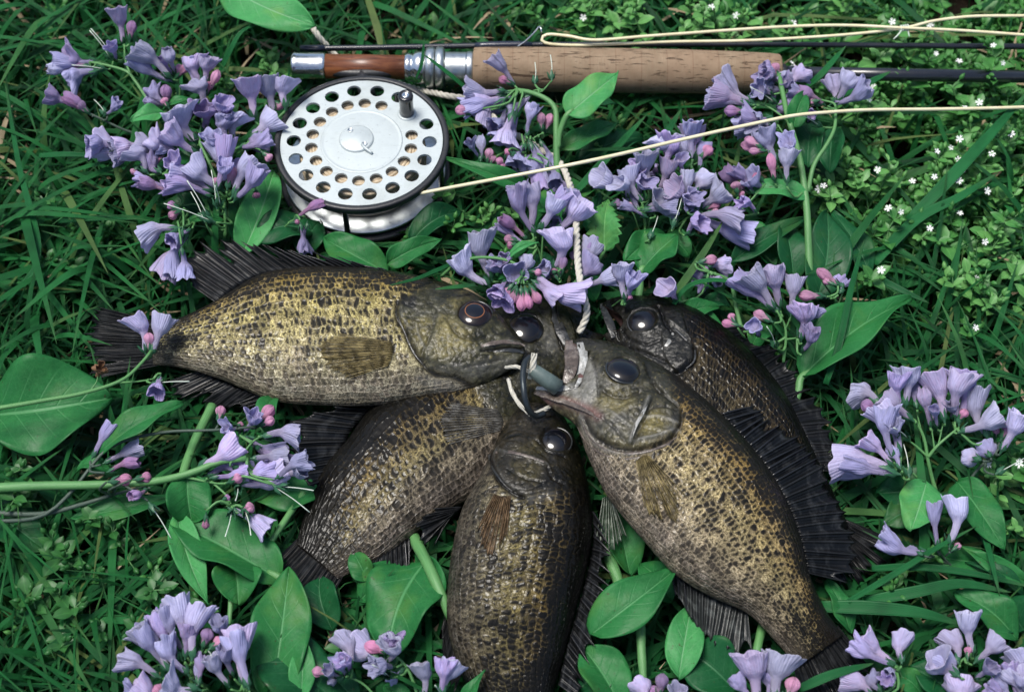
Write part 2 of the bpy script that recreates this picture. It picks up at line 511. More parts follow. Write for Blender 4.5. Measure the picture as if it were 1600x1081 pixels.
def m_fin(name, memb, ray, trans=0.12, bars=0.0, clear=0.0):
    g = G(name)
    u, v = g.uv()                      # u: ray count, v: 0 base .. 1 edge
    rayp = g.math('ABSOLUTE', g.math('SUBTRACT', g.math('FRACT', u), 0.5))
    rm = g.map(rayp, 0.34, 0.46, 0.0, 1.0, True)
    n = g.noise(g.vec(g.math('MULTIPLY', u, 1.0), g.math('MULTIPLY', v, 9.0)), 1.6, 4.0, 0.65)
    c = g.mix(rm, memb, ray)
    if bars:
        bb = g.math('SINE', g.math('ADD', g.math('MULTIPLY', v, 34.0), g.math('MULTIPLY', n, 5.0)))
        c = g.mix(g.map(bb, -0.2, 0.8, 0.0, bars), c, tuple(x * 0.25 for x in memb))
    c = g.mix(g.map(n, 0.4, 0.7, 0.0, 0.55), c, tuple(x * 0.4 for x in memb))
    mo = g.noise(g.vec(g.math('MULTIPLY', u, 0.5), g.math('MULTIPLY', v, 5.0), 3.0), 1.1, 3.0, 0.6)
    c = g.mix(g.map(mo, 0.52, 0.68, 0.0, 0.5), c, tuple(min(1, x * 2.6 + 0.004) for x in ray))
    fine = g.math('SINE', g.math('MULTIPLY', u, 2 * math.pi * 4))
    h = g.math('ADD', g.math('MULTIPLY', rm, 1.0), g.math('MULTIPLY', fine, 0.12))
    g.P(Base_Color=c, Roughness=g.map(n, 0.3, 0.7, 0.25, 0.5), Specular_IOR_Level=0.22, Normal=g.bump(h, 0.0005, 0.8), Coat_Weight=0.12, Coat_Roughness=0.15)
    g.translucent(c, trans)
    if clear:
        src = g.out.inputs[0].links[0].from_socket
        tp = g.n("BsdfTransparent")
        mx = g.n("MixShader", {0: g.math('MULTIPLY', g.math('SUBTRACT', 1.0, rm), clear)})
        g.t.links.new(src, mx.inputs[1]); g.t.links.new(tp.outputs[0], mx.inputs[2])
        g.t.links.new(mx.outputs[0], g.out.inputs[0])
    return g.m

M['fin'] = m_fin("fin_black", (0.004, 0.0045, 0.005), (0.013, 0.014, 0.015), 0.05)
M['fin_grey'] = m_fin("fin_grey", (0.018, 0.021, 0.021), (0.045, 0.050, 0.048), 0.15)
M['fin_veil'] = m_fin("fin_veil", (0.05, 0.045, 0.035), (0.16, 0.155, 0.14), 0.1, 0.3, 0.6)
M['fin_rust'] = m_fin("fin_rust", (0.085, 0.050, 0.022), (0.17, 0.11, 0.06), 0.15, 0.4, 0.5)
M['fin_gold'] = m_fin("fin_amber", (0.15, 0.115, 0.042), (0.24, 0.19, 0.085), 0.2, 0.75, 0.6)
M['fin_green'] = m_fin("fin_clear", (0.07, 0.12, 0.075), (0.20, 0.22, 0.18), 0.3, 0.0, 0.5)
M['spine'] = m_plain("fin_spine", (0.012, 0.0125, 0.0135), 0.3, 0, 0.5, 400.0, 0, 0.4, 0.4, 0.25)

def m_eye():
    g = G("fish_eye")
    u, v = g.uv()                      # u: radius 0..1
    n = g.noise(g.obj(), 300.0, 4.0, 0.6)
    c = g.ramp(u, [(0.0, (0.004, 0.005, 0.008)), (0.50, (0.005, 0.006, 0.010)), (0.52, (0.34, 0.13, 0.04)), (0.54, (0.12, 0.045, 0.02)), (0.57, (0.007, 0.0045, 0.004)), (0.86, (0.008, 0.005, 0.005)), (0.93, (0.003, 0.0035, 0.004)), (1.0, (0.006, 0.007, 0.007))])
    c = g.mix(g.math('MULTIPLY', g.map(n, 0.4, 0.7), g.map(u, 0.56, 0.7, 0.0, 0.4)), c, (0.025, 0.012, 0.008))
    return g.P(Base_Color=c, Roughness=0.3, Specular_IOR_Level=0.12, Coat_Weight=0.85, Coat_Roughness=0.03, Normal=g.bump(n, 0.00008, 0.3))
M['eye'] = m_eye()
def m_eye2():
    g = G("fish_eye_clouded")
    u, v = g.uv()
    n = g.noise(g.obj(), 220.0, 4.0, 0.6, 0.6); n2 = g.noise(g.obj(), 90.0, 3.0, 0.6)
    c = g.ramp(u, [(0.0, (0.0015, 0.002, 0.004)), (0.66, (0.002, 0.0025, 0.005)), (0.71, (0.009, 0.007, 0.005)), (0.76, (0.005, 0.0045, 0.004)), (0.92, (0.009, 0.008, 0.007)), (1.0, (0.002, 0.0025, 0.003))])
    c = g.mix(g.map(n2, 0.52, 0.66, 0.0, 0.5), c, (0.007, 0.010, 0.018))
    c = g.mix(g.math('MULTIPLY', g.map(n, 0.5, 0.7), g.map(u, 0.62, 0.74, 0.0, 0.6)), c, (0.02, 0.015, 0.01))
    return g.P(Base_Color=c, Roughness=0.35, Specular_IOR_Level=0.15, Normal=g.bump(n2, 0.0003, 0.35), Coat_Weight=0.85, Coat_Roughness=0.04)
M['eye_cloudy'] = m_eye2()
M['eye_rim'] = m_plain("eye_rim", (0.014, 0.016, 0.016), 0.3, 0, 0.5, 500.0, 0.0, 0.6, 0.3, 0.5)

KEEP = []          # plan outlines that press the grass down: (polygon, height)

def fin(parent, base, tip, zb, zt, rays, mat, name='fin', notch=0.12, spines=0, ridge=0.05, nv=12, sag=0.0, fold=0.0, rag=1.0):
    """base / tip: pixel polylines in step; zb / zt: heights of both edges (scalar or list)"""
    per = 6
    n = rays * per + 1
    zb = np.full(len(base), zb, float) if np.isscalar(zb) else np.asarray(zb, float)
    zt = np.full(len(tip), zt, float) if np.isscalar(zt) else np.asarray(zt, float)
    B = np.array([P(p[0], p[1], z) for p, z in zip(base, zb)])
    T = np.array([P(p[0], p[1], z) for p, z in zip(tip, zt)])
    rs = np.random.default_rng(int(abs(base[0][0]) * 3 + abs(tip[0][1])))
    def uneven(A, amp):
        st = np.r_[0, np.cumsum(1 + amp * rs.uniform(-1, 1, rays))]
        st = st / st[-1] * (n - 1)
        qq = np.interp(np.arange(n), np.arange(rays + 1) * per, st)
        return np.stack([np.interp(qq, np.arange(n), A[:, k]) for k in range(3)], 1)
    B = uneven(spline(B, n), 0.25 * rag); T = uneven(spline(T, n), 0.65 * rag)
    q = np.arange(n) / per
    ph = q - np.floor(q)
    rr = np.random.default_rng(int(abs(base[0][0]) * 7 + abs(base[0][1])))
    deep = rr.uniform(0.4, 1.3, rays + 1); deep[rr.random(rays + 1) < 0.14] = 3.2
    cut = np.minimum(0.7, np.sin(np.pi * ph) ** 0.7 * notch * (1 + (deep[np.minimum(q.astype(int), rays)] - 1) * rag))
    jit = np.interp(q, np.arange(rays + 1), rr.uniform(-0.12, 0.06, rays + 1)) * rag
    wob = np.interp(q, np.arange(rays + 1), rr.normal(0, 0.09, rays + 1)) * rag
    wav = 0.10 * np.sin(q * rr.uniform(0.5, 0.9) + rr.uniform(0, 6))
    V = np.zeros((n, nv, 3)); UV = np.zeros((n, nv, 2))
    for j in range(nv):
        t = j / (nv - 1)
        a = t * (1 - cut * smoothstep(0.3, 1, t) + jit * t)
        pt = B + (T - B) * a[:, None]
        pt[:, 2] += ridge * np.cos(2 * np.pi * q) * (0.35 + 0.65 * np.sin(np.pi * min(1, t * 0.9 + 0.1))) - sag * np.sin(np.pi * t)
        pt[:, 2] += fold * np.sin(q * 2.1 + 3 * t) * t + (wob + wav) * t * t
        pt += (T - B)[:, [1, 0, 2]] * np.array([1, -1, 0]) * (wob * 0.18 * t * t)[:, None]
        V[:, j] = pt; UV[:, j, 0] = q; UV[:, j, 1] = t
    o = part(name, V.reshape(-1, 3), grid_f(n, nv), mat, parent, UV.reshape(-1, 2))
    sm = o.modifiers.new("thickness", 'SOLIDIFY'); sm.thickness = 0.0004; sm.offset = 0
    for k in range(spines):
        i = min(n - 1, k * per)
        pts = [V[i, j] + np.array([0, 0, 0.015]) for j in range(nv)]
        pts.append(pts[-1] + (pts[-1] - pts[-2]) * 0.9)
        part('spine', *tube(pts, [0.055, 0.045, 0.010], 6)[:2], M['spine'], o)
    return o

def fish(label, dorsal, ventral, z, thick, mat, eye, eye_r, reliefs, gape=0.0, mouth_in=None, flat=0.62, tilt=0.0, hd_frac=0.42, eyemat='eye', eye_squash=0.44):
    """dorsal / ventral: pixel outline stations snout -> tail base; z, thick: per station (cm)"""
    nh, nb = 170, 170
    k = len(dorsal)
    z = np.asarray(z, float); thick = np.asarray(thick, float)
    D0 = np.array([P(p[0], p[1], zz + tilt) for p, zz in zip(dorsal, z)])
    V0 = np.array([P(p[0], p[1], zz - tilt) for p, zz in zip(ventral, z)])
    n = 700
    D = uspline(D0, n); Vv = uspline(V0, n); Tk = uspline(thick, n)[:, 0]
    Mid = (D + Vv) / 2
    arc = np.r_[0, np.cumsum(np.linalg.norm(np.diff(Mid, axis=0), axis=1))]
    arc /= arc[-1]
    s = np.r_[np.linspace(0, hd_frac, nh, endpoint=False), np.linspace(hd_frac, 1, nb)]
    f = lambda A: np.stack([np.interp(s, arc, A[:, c]) for c in range(A.shape[1])], 1)
    D, Vv = f(D), f(Vv); Tk = np.interp(s, arc, Tk)
    nt_ = 170
    th = np.r_[np.linspace(0, np.pi, nt_, endpoint=False), np.linspace(np.pi, 2 * np.pi, 46, endpoint=False)]
    ns, na = len(s), len(th)
    up = np.array([0, 0, 1.0])
    mid, half = (D + Vv) / 2, (D - Vv) / 2
    ax = np.gradient(mid, axis=0); ax /= np.linalg.norm(ax, axis=1)[:, None]
    nrm = np.cross(half, ax); nrm /= np.linalg.norm(nrm, axis=1)[:, None]
    nrm *= np.sign(nrm[:, 2])[:, None]
    c, sn = np.cos(th), np.sin(th)
    w = np.sign(c) * np.abs(c) ** 0.95
    hh = np.sign(sn) * 0.93 * (1 - np.abs(c) ** 2.9) ** 0.60
    hh = np.where(hh < 0, hh * flat, hh)
    X = mid[:, None] + half[:, None] * w[None, :, None] + nrm[:, None] * (Tk[:, None] * hh[None, :])[..., None]
    if gape:
        back = gape * (np.abs(sn) ** 1.5)[None, :] * (1 - smoothstep(0.0, 0.16, s))[:, None]
        X = X + ax[:, None] * back[..., None]
    vgirth = np.where(th <= np.pi, 1 - th / np.pi, (th - np.pi) / np.pi)
    UVs = np.stack(np.broadcast_arrays(s[:, None], vgirth[None, :]), -1)
    head = np.zeros((ns, na)); pale = np.zeros((ns, na)); ink = np.zeros((ns, na)); flesh = np.zeros((ns, na)); goldm = np.zeros((ns, na))
    topw = np.clip(sn, 0, 1)[None, :] ** 0.4 * np.ones((ns, 1))
    PX, PY = X[..., 0].copy(), X[..., 1].copy()
    def plan(pts):
        out = []
        for p in pts:
            q = P(p[0], p[1], 1.5)
            for _ in range(4):      # settle on the height of the flank under that pixel
                i = np.argmin((PX[:, 2:168] - q[0]) ** 2 + (PY[:, 2:168] - q[1]) ** 2)
                zz = X[:, 2:168, 2].ravel()[i]
                q = P(p[0], p[1], zz)
            out.append(q)
        return np.array(out)
    for kind, pts, *a in reliefs:
        L = plan(pts)
        if kind == 'head':
            L2 = spline(L, 60)
            ins = in_poly(L2, PX, PY); d = line_dist(L2, PX, PY, True)
            sd = np.where(ins, d, -d)
            m = smoothstep(-0.06, 0.08, sd)
            X[..., 2] += 0.75 * a[0] * m * topw * (1 - smoothstep(0.58, 0.80, vgirth))[None]
            head = np.maximum(head, smoothstep(-0.14, 0.12, sd) * (1 - smoothstep(0.70, 0.95, vgirth) * smoothstep(0.9, 0.0, sd))[None] if False else smoothstep(-0.30, 0.30, sd))
            head[s < s[np.argmax(m.max(1) > 0.5)] + 0.001] = 1
            front = s[:, None] < a[1]
            head = np.maximum(head, front * np.ones_like(head))
        elif kind == 'plate':
            L2 = spline(np.vstack([L, L[:1]]), 60)
            ins = in_poly(L2, PX, PY); d = line_dist(L2, PX, PY, True)
            m = smoothstep(-a[1], a[1], np.where(ins, d, -d))
            X[..., 2] += a[0] * m * topw
        elif kind == 'ridge':
            L2 = spline(L, 40)
            d = line_dist(L2, PX, PY)
            m = np.exp(-(d / (a[1] * 1.25)) ** 2)
            X[..., 2] += a[0] * 1.7 * m * topw
            if len(a) > 2:
                if a[2] == 'ink': ink = np.maximum(ink, m * a[3])
                elif a[2] == 'pale': pale = np.maximum(pale, m * a[3])
                elif a[2] == 'flesh': flesh = np.maximum(flesh, m * a[3])
                elif a[2] == 'gold': goldm = np.maximum(goldm, m * a[3])
        elif kind == 'patch':
            L2 = spline(np.vstack([L, L[:1]]), 60) if len(L) > 2 else None
            if L2 is None:
                d = np.hypot(PX - L[0][0], PY - L[0][1]); m = 1 - smoothstep(a[2] * 0.5, a[2], d)
            else:
                ins = in_poly(L2, PX, PY); d = line_dist(L2, PX, PY, True)
                m = smoothstep(-a[2], a[2], np.where(ins, d, -d))
            m = m * topw * a[1]
            if a[0] == 'ink': ink = np.maximum(ink, m)
            elif a[0] == 'pale': pale = np.maximum(pale, m)
            elif a[0] == 'gold': goldm = np.maximum(goldm, m)
            else: flesh = np.maximum(flesh, m)
    # uneven skin
    hm = head * topw
    lump = 0.045 * vnoise(PX * 1.1, PY * 1.1, 3) + 0.014 * vnoise(PX * 3.1, PY * 3.1, 5) + 0.007 * vnoise(PX * 7.5, PY * 7.5, 7)
    X[..., 2] += lump * hm + (0.03 * vnoise(PX * 1.1, PY * 1.1, 9) + 0.015 * vnoise(PX * 3.5, PY * 3.5, 2)) * (1 - head) * topw
    # eye socket
    ec = plan([eye])[0]
    de = np.hypot(PX - ec[0], PY - ec[1])
    ring = np.exp(-((de - eye_r * 1.12) / (eye_r * 0.18)) ** 2)
    X[..., 2] += 0.06 * ring * topw - 0.25 * (1 - smoothstep(eye_r * 0.6, eye_r * 1.02, de)) * topw
    rr = np.random.default_rng(int(dorsal[0][0]))
    Vs = list(X.reshape(-1, 3)); UVl = list(UVs.reshape(-1, 2))
    F = grid_f(ns, na, True)
    attrs = [head.ravel(), pale.ravel(), ink.ravel(), flesh.ravel(), goldm.ravel()]
    # mouth cavity or closed snout
    rim = X[0]
    if gape:
        prev = 0
        cav = [(0.06, 0.92, 0.3, 0.7), (0.5, 0.74, 0.1, 1.0), (1.2, 0.55, 0.45, 0.8), (2.0, 0.22, 1.0, 0.4)]
        cen = rim.mean(0)
        extra = []
        for dist, sc, ik, fl in cav:
            extra.append(cen + (rim - cen) * sc + ax[0] * dist)
        st = len(Vs)
        for e, (dist, sc, ik, fl) in zip(extra, cav):
            Vs += list(e); UVl += [(0.0, 0.2)] * na
            for arr, val in zip(range(5), (1, 0, ik, fl, 0)):
                attrs[arr] = np.r_[attrs[arr], np.full(na, val)]
        rings = [np.arange(na)] + [st + i * na + np.arange(na) for i in range(len(cav))]
        for r0, r1 in zip(rings[:-1], rings[1:]):
            for j in range(na):
                j2 = (j + 1) % na
                F.append((int(r1[j]), int(r1[j2]), int(r0[j2]), int(r0[j])))
        F.append(tuple(int(i) for i in rings[-1]))
    else:
        F.append(tuple(range(na))[::-1])
    F.append(tuple((ns - 1) * na + j for j in range(na)))
    Vs = np.array(Vs)
    org = Vs.mean(0); org[2] = Vs[:, 2].min()
    t = thing('rock_bass', label, 'fish', org, 'rock bass on the stringer')
    part('body', Vs, F, mat, t, np.array(UVl), dict(head=attrs[0], pale=attrs[1], ink=attrs[2], flesh=attrs[3], goldm=attrs[4]))
    # eye: flattened ball whose pole follows the flank
    i = np.argmin(de + (1 - topw) * 99); ii, jj = divmod(i, na)
    tu = X[min(ii + 6, ns - 1), jj] - X[max(ii - 6, 0), jj]; tv = X[ii, (jj + 3) % na] - X[ii, jj - 3]
    nn = np.cross(tu, tv); nn /= np.linalg.norm(nn); nn *= np.sign(nn[2])
    nn = nn * 0.6 + np.array([0, 0, 0.5]); nn /= np.linalg.norm(nn)
    rm_ = (np.abs(de - eye_r * 1.0) < 0.10) & (topw > 0.6)
    cpos = np.array([ec[0], ec[1], float(np.mean(X[..., 2][rm_])) - 0.10])
    pr = [(eye_r * eye_squash * math.cos(a), eye_r * math.sin(a)) for a in np.linspace(0.001, math.pi / 2 + 0.5, 20)]
    v_, f_, uv_ = lathe(cpos, nn, pr, 40)
    uv_[:, 0] = np.repeat([min(1.0, p[1] / eye_r) if p[0] >= 0 else 1.0 for p in pr], 40)
    e = part('eye', v_, [q[::-1] for q in f_], M[eyemat], t, uv_)
    a = np.linspace(0, 2 * np.pi, 37)
    b1 = np.cross(nn, [0, 1, 0.0]); b1 /= np.linalg.norm(b1); b2 = np.cross(nn, b1)
    ringp = [cpos + nn * 0.04 + eye_r * 1.02 * (math.cos(q) * b1 + math.sin(q) * b2) for q in a]
    part('eye_rim', *tube(ringp, 0.055, 8, caps=False)[:2], M['eye_rim'], e)
    KEEP.append((np.vstack([D[::10, :2], Vv[::-10, :2]]), float(z.mean()) - float(thick.max()) * flat))
    return t, X

def on(X, px, py, dz=0.0):
    """point on the flank of fish surface X seen at photo pixel (px, py), lifted by dz"""
    top = X[:, 2:168]
    q = P(px, py, 1.5)
    for _ in range(6):
        i = np.argmin((top[..., 0] - q[0]) ** 2 + (top[..., 1] - q[1]) ** 2)
        q = P(px, py, top[..., 2].ravel()[i] + dz)
    return q

def bone(parent, name, X, pts, widths, mat, dz=0.04, flat=0.16):
    """flattened rod of jaw or gill bone lying on the flank"""
    c = spline([on(X, p[0], p[1], dz * 0.5 + (p[2] if len(p) > 2 else 0)) for p in pts], 26)
    w = np.interp(np.linspace(0, 1, 26), np.linspace(0, 1, len(widths)), widths) * cmpx(c[0]) / 2
    w = w * (1 + 0.18 * vnoise(np.linspace(0, 9, 26), np.full(26, 0.5 + pts[0][0]), 4))
    T = np.gradient(c, axis=0); T /= np.linalg.norm(T, axis=1)[:, None]
    lat = np.cross(T, [0, 0, 1.0]); lat /= np.linalg.norm(lat, axis=1)[:, None]
    nor = np.cross(lat, T)
    a = np.linspace(0, 2 * np.pi, 14, endpoint=False)
    V = c[:, None] + (w[:, None] * np.cos(a))[..., None] * lat[:, None] + (w[:, None] * flat * np.sin(a))[..., None] * nor[:, None]
    F = grid_f(26, 14, True) + [tuple(range(14))[::-1], tuple(25 * 14 + j for j in range(14))]
    return part(name, V.reshape(-1, 3), F, mat, parent)

def zs(X, pts, dz):
    return [float(on(X, p[0], p[1], dz)[2]) for p in pts]

def m_bone(name, a, b, c_):
    g = G(name)
    o = g.obj()
    n = g.noise(o, 160.0, 4.0, 0.65, 0.5); n2 = g.noise(o, 700.0, 3.0, 0.65)
    c = g.ramp(n, [(0.32, a), (0.5, b), (0.66, c_)])
    c = g.mix(g.map(n2, 0.45, 0.7, 0.0, 0.5), c, tuple(x * 0.4 for x in a))
    return g.P(Base_Color=c, Roughness=0.35, Specular_IOR_Level=0.4, Normal=g.bump(g.math('ADD', n, g.math('MULTIPLY', n2, 0.5)), 0.0006, 0.8), Coat_Weight=0.4, Coat_Roughness=0.15)
M['jaw_brown'] = m_bone("jaw_brown", (0.035, 0.027, 0.021), (0.085, 0.064, 0.051), (0.19, 0.16, 0.135))
M['jaw_pale'] = m_bone("jaw_pale", (0.13, 0.13, 0.12), (0.30, 0.30, 0.28), (0.48, 0.49, 0.48))
M['jaw_dark'] = m_bone("jaw_dark", (0.008, 0.009, 0.009), (0.026, 0.027, 0.026), (0.08, 0.082, 0.08))

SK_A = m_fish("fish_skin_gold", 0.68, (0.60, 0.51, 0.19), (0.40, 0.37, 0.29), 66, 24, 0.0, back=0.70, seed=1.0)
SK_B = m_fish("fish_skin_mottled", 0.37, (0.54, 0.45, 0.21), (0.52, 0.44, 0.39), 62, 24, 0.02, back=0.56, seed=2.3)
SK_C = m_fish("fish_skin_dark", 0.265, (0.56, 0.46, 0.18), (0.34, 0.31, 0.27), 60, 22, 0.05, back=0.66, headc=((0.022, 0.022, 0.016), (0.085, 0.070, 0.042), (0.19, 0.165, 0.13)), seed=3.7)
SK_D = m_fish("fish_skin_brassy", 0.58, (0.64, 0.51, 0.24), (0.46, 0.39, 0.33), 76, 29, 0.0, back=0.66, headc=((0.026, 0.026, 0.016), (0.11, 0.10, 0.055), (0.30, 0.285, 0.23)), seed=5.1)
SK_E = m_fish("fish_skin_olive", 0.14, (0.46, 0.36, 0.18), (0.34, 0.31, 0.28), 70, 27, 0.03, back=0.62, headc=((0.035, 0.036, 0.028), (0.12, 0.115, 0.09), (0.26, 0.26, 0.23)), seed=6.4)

# --- left fish
A, XA = fish('golden speckled fish lying on the left, its open eye facing the reel',
    [(818, 536), (800, 512), (768, 480), (735, 458), (690, 444), (635, 431), (570, 423), (494, 420), (410, 432), (340, 472), (285, 497), (240, 508)],
    [(820, 552), (808, 570), (785, 584), (750, 602), (712, 614), (655, 624), (590, 632), (520, 633), (430, 626), (345, 592), (280, 574), (240, 570)],
    np.linspace(2.9, 1.0, 12), [0.12, 0.55, 0.95, 1.3, 1.55, 1.75, 1.8, 1.75, 1.5, 1.05, 0.65, 0.25],
    SK_A, (741, 489), 0.86,
    [('head', [(845, 500), (790, 470), (700, 440), (660, 448), (640, 464), (620, 478), (618, 492), (630, 508), (638, 530), (652, 556), (676, 582), (712, 598), (750, 606), (800, 610), (850, 590)], 0.10, 0.12),
     ('plate', [(755, 590), (715, 588), (680, 572), (660, 556), (668, 538), (676, 510), (684, 488), (720, 510), (755, 545), (790, 570)], 0.07, 0.05),
     ('ridge', [(684, 487), (674, 520), (662, 546), (661, 560), (676, 568), (705, 576)], -0.05, 0.07, 'ink', 0.35),
     ('ridge', [(620, 478), (620, 495), (632, 515), (640, 535), (654, 560), (678, 586), (712, 601), (745, 607)], -0.10, 0.09, 'ink', 0.9),
     ('patch', [(634, 479), (620, 476), (628, 464), (650, 462), (648, 482)], 'ink', 0.85, 0.12),
     ('plate', [(760, 548), (755, 538), (775, 533), (820, 533), (830, 542), (790, 545)], 0.06, 0.04),
     ('ridge', [(752, 546), (770, 545), (795, 541), (822, 543)], -0.10, 0.06, 'ink', 0.95),
     ('ridge', [(757, 541), (775, 535), (800, 533)], 0.02, 0.09, 'pale', 0.35),
     ('patch', [(735, 600), (760, 572), (800, 556), (812, 566), (780, 590)], 'pale', 0.25, 0.3),
     ('ridge', [(700, 578), (730, 584), (765, 580)], 0.04, 0.08, 'pale', 0.2),
     ('patch', [(640, 500), (672, 498), (665, 545), (650, 548)], 'gold', 0.55, 0.25),
     ('patch', [(690, 490), (715, 500), (735, 535), (690, 560), (675, 548)], 'gold', 0.7, 0.35),
     ('patch', [(700, 470), (722, 456), (740, 462), (712, 488)], 'gold', 0.35, 0.25),
     ('patch', [(650, 590), (690, 604), (740, 612), (700, 622)], 'pale', 0.35, 0.2),
     ('ridge', [(775, 520), (800, 528), (820, 540)], 0.0, 0.15, 'ink', 0.5),
     ('ridge', [(700, 500), (712, 520), (735, 530), (760, 526)], -0.05, 0.07, 'ink', 0.5),
     ('ridge', [(725, 575), (755, 568), (790, 560)], -0.05, 0.06, 'ink', 0.5),
     ('ridge', [(650, 505), (655, 525), (664, 545)], 0.03, 0.05, 'pale', 0.3),
     ('patch', [(690, 585), (730, 572), (780, 562), (800, 568), (750, 596)], 'pale', 0.30, 0.25)])
bone(A, 'upper_jaw', XA, [(752, 541), (766, 537), (790, 534), (812, 537), (821, 541)], [5, 9, 8, 6, 3], M['jaw_brown'])
bone(A, 'lower_jaw', XA, [(770, 549), (790, 547), (808, 548), (819, 551)], [3, 6, 7, 4], M['jaw_dark'])
bone(A, 'gill_edge', XA, [(622, 494), (630, 512), (640, 536), (654, 559), (680, 583), (712, 597), (738, 601)], [2, 4, 5, 5, 6, 5, 2], M['jaw_dark'], 0.0)
fin(A, [(606, 425), (550, 420), (494, 419), (452, 423), (410, 431), (372, 450), (338, 474)], [(588, 418), (531, 405), (470, 394), (404, 384), (330, 376), (280, 392), (300, 448)], [2.2, 2.1, 2, 1.9, 1.8, 1.6, 1.5], [2.5, 2.6, 2.6, 2.5, 2.4, 2.2, 1.6], 23, M['fin'], 'dorsal_fin', 0.20, 12, 0.06)
fin(A, [(254, 506), (250, 522), (248, 540), (250, 556), (254, 570)], [(150, 478), (126, 505), (132, 530), (128, 556), (150, 592)], 1.0, [0.8, 0.6, 0.4, 0.5, 0.3], 17, M['fin'], 'tail_fin', 0.1, 0, 0.05)
fin(A, [(430, 624), (385, 610), (340, 590), (312, 580)], [(385, 638), (330, 634), (268, 622), (262, 596)], [1.0, 0.9, 0.8, 0.8], [0.5, 0.4, 0.4, 0.5], 11, M['fin'], 'anal_fin', 0.15, 3, 0.05)
fin(A, [(612, 534), (614, 546), (612, 560), (606, 572)], [(520, 521), (498, 542), (508, 570), (545, 592)], zs(XA, [(612, 534), (614, 546), (612, 560), (606, 572)], 0.1), zs(XA, [(520, 521), (498, 542), (508, 570), (545, 592)], 0.12), 15, M['fin_gold'], 'pectoral_fin', 0.05, 0, 0.03, rag=0.4)
fin(A, [(640, 624), (600, 630), (575, 632)], [(560, 640), (530, 642), (520, 636)], [1.3, 1.2, 1.2], [0.8, 0.8, 0.9], 6, M['fin'], 'pelvic_fin', 0.1)

# --- fish under the left one, tail to the lower left
B, XB = fish('mottled dark fish half hidden beneath the golden one, tail at lower left',
    [(930, 488), (885, 474), (835, 466), (775, 482), (712, 528), (640, 588), (580, 640), (540, 692), (500, 738), (478, 796), (462, 850)],
    [(946, 524), (922, 560), (890, 602), (850, 656), (798, 716), (748, 768), (696, 802), (642, 838), (608, 864), (568, 886), (528, 904)],
    [0.5, 0.5, 0.6, 0.7, 0.8, 0.8, 0.8, 0.7, 0.6, 0.5, 0.4], [0.35, 0.9, 1.25, 1.45, 1.6, 1.7, 1.65, 1.4, 1.0, 0.62, 0.25],
    SK_B, (822, 514), 0.88,
    [('head', [(960, 500), (900, 460), (830, 455), (760, 490), (735, 540), (740, 600), (790, 660), (860, 660), (950, 560)], 0.1, 0.18),
     ('plate', [(868, 470), (880, 474), (898, 520), (900, 545), (882, 548), (872, 515)], 0.16, 0.05),
     ('ridge', [(862, 470), (868, 505), (878, 545)], -0.1, 0.08, 'ink', 0.9),
     ('patch', [(850, 500), (870, 520), (876, 545), (850, 548)], 'pale', 0.35, 0.3),
     ('patch', [(895, 480), (950, 500), (950, 540), (905, 540)], 'ink', 0.9, 0.2)], gape=0.9, eyemat='eye_cloudy')
fin(B, [(580, 640), (552, 668), (534, 702), (520, 734), (512, 762)], [(520, 640), (462, 652), (452, 696), (460, 742), (498, 770)], [1.0, 1.0, 0.9, 0.9, 0.8], [1.5, 1.5, 1.4, 1.2, 0.9], 11, M['fin'], 'dorsal_fin', 0.12, 0, 0.09)
fin(B, [(470, 836), (492, 862), (516, 880), (540, 894)], [(414, 892), (432, 926), (462, 946), (508, 950)], 0.4, [0.2, 0.3, 0.3, 0.3], 14, M['fin'], 'tail_fin', 0.12, 0, 0.05, fold=0.1)
fin(B, [(646, 838), (624, 850), (602, 864), (578, 878)], [(652, 872), (626, 906), (592, 924), (560, 906)], 0.7, [0.5, 0.5, 0.5, 0.5], 10, M['fin'], 'anal_fin', 0.15, 3, 0.05)
fin(B, [(722, 792), (716, 798), (708, 802)], [(676, 796), (640, 826), (676, 852)], [1.3, 1.3, 1.2], [1.6, 1.5, 1.0], 8, M['fin'], 'pelvic_fin', 0.12, 0, 0.06)
fin(B, [(778, 640), (786, 656), (782, 672)], [(704, 630), (684, 656), (700, 694)], zs(XB, [(778, 640), (786, 656), (782, 672)], 0.1), zs(XB, [(704, 630), (684, 656), (700, 694)], 0.12), 14, M['fin_veil'], 'pectoral_fin', 0.04, 0, 0.02, rag=0.25)

bone(B, 'upper_jaw', XB, [(863, 472), (868, 492), (876, 516), (888, 540)], [8, 15, 17, 12], M['jaw_dark'], 0.1)

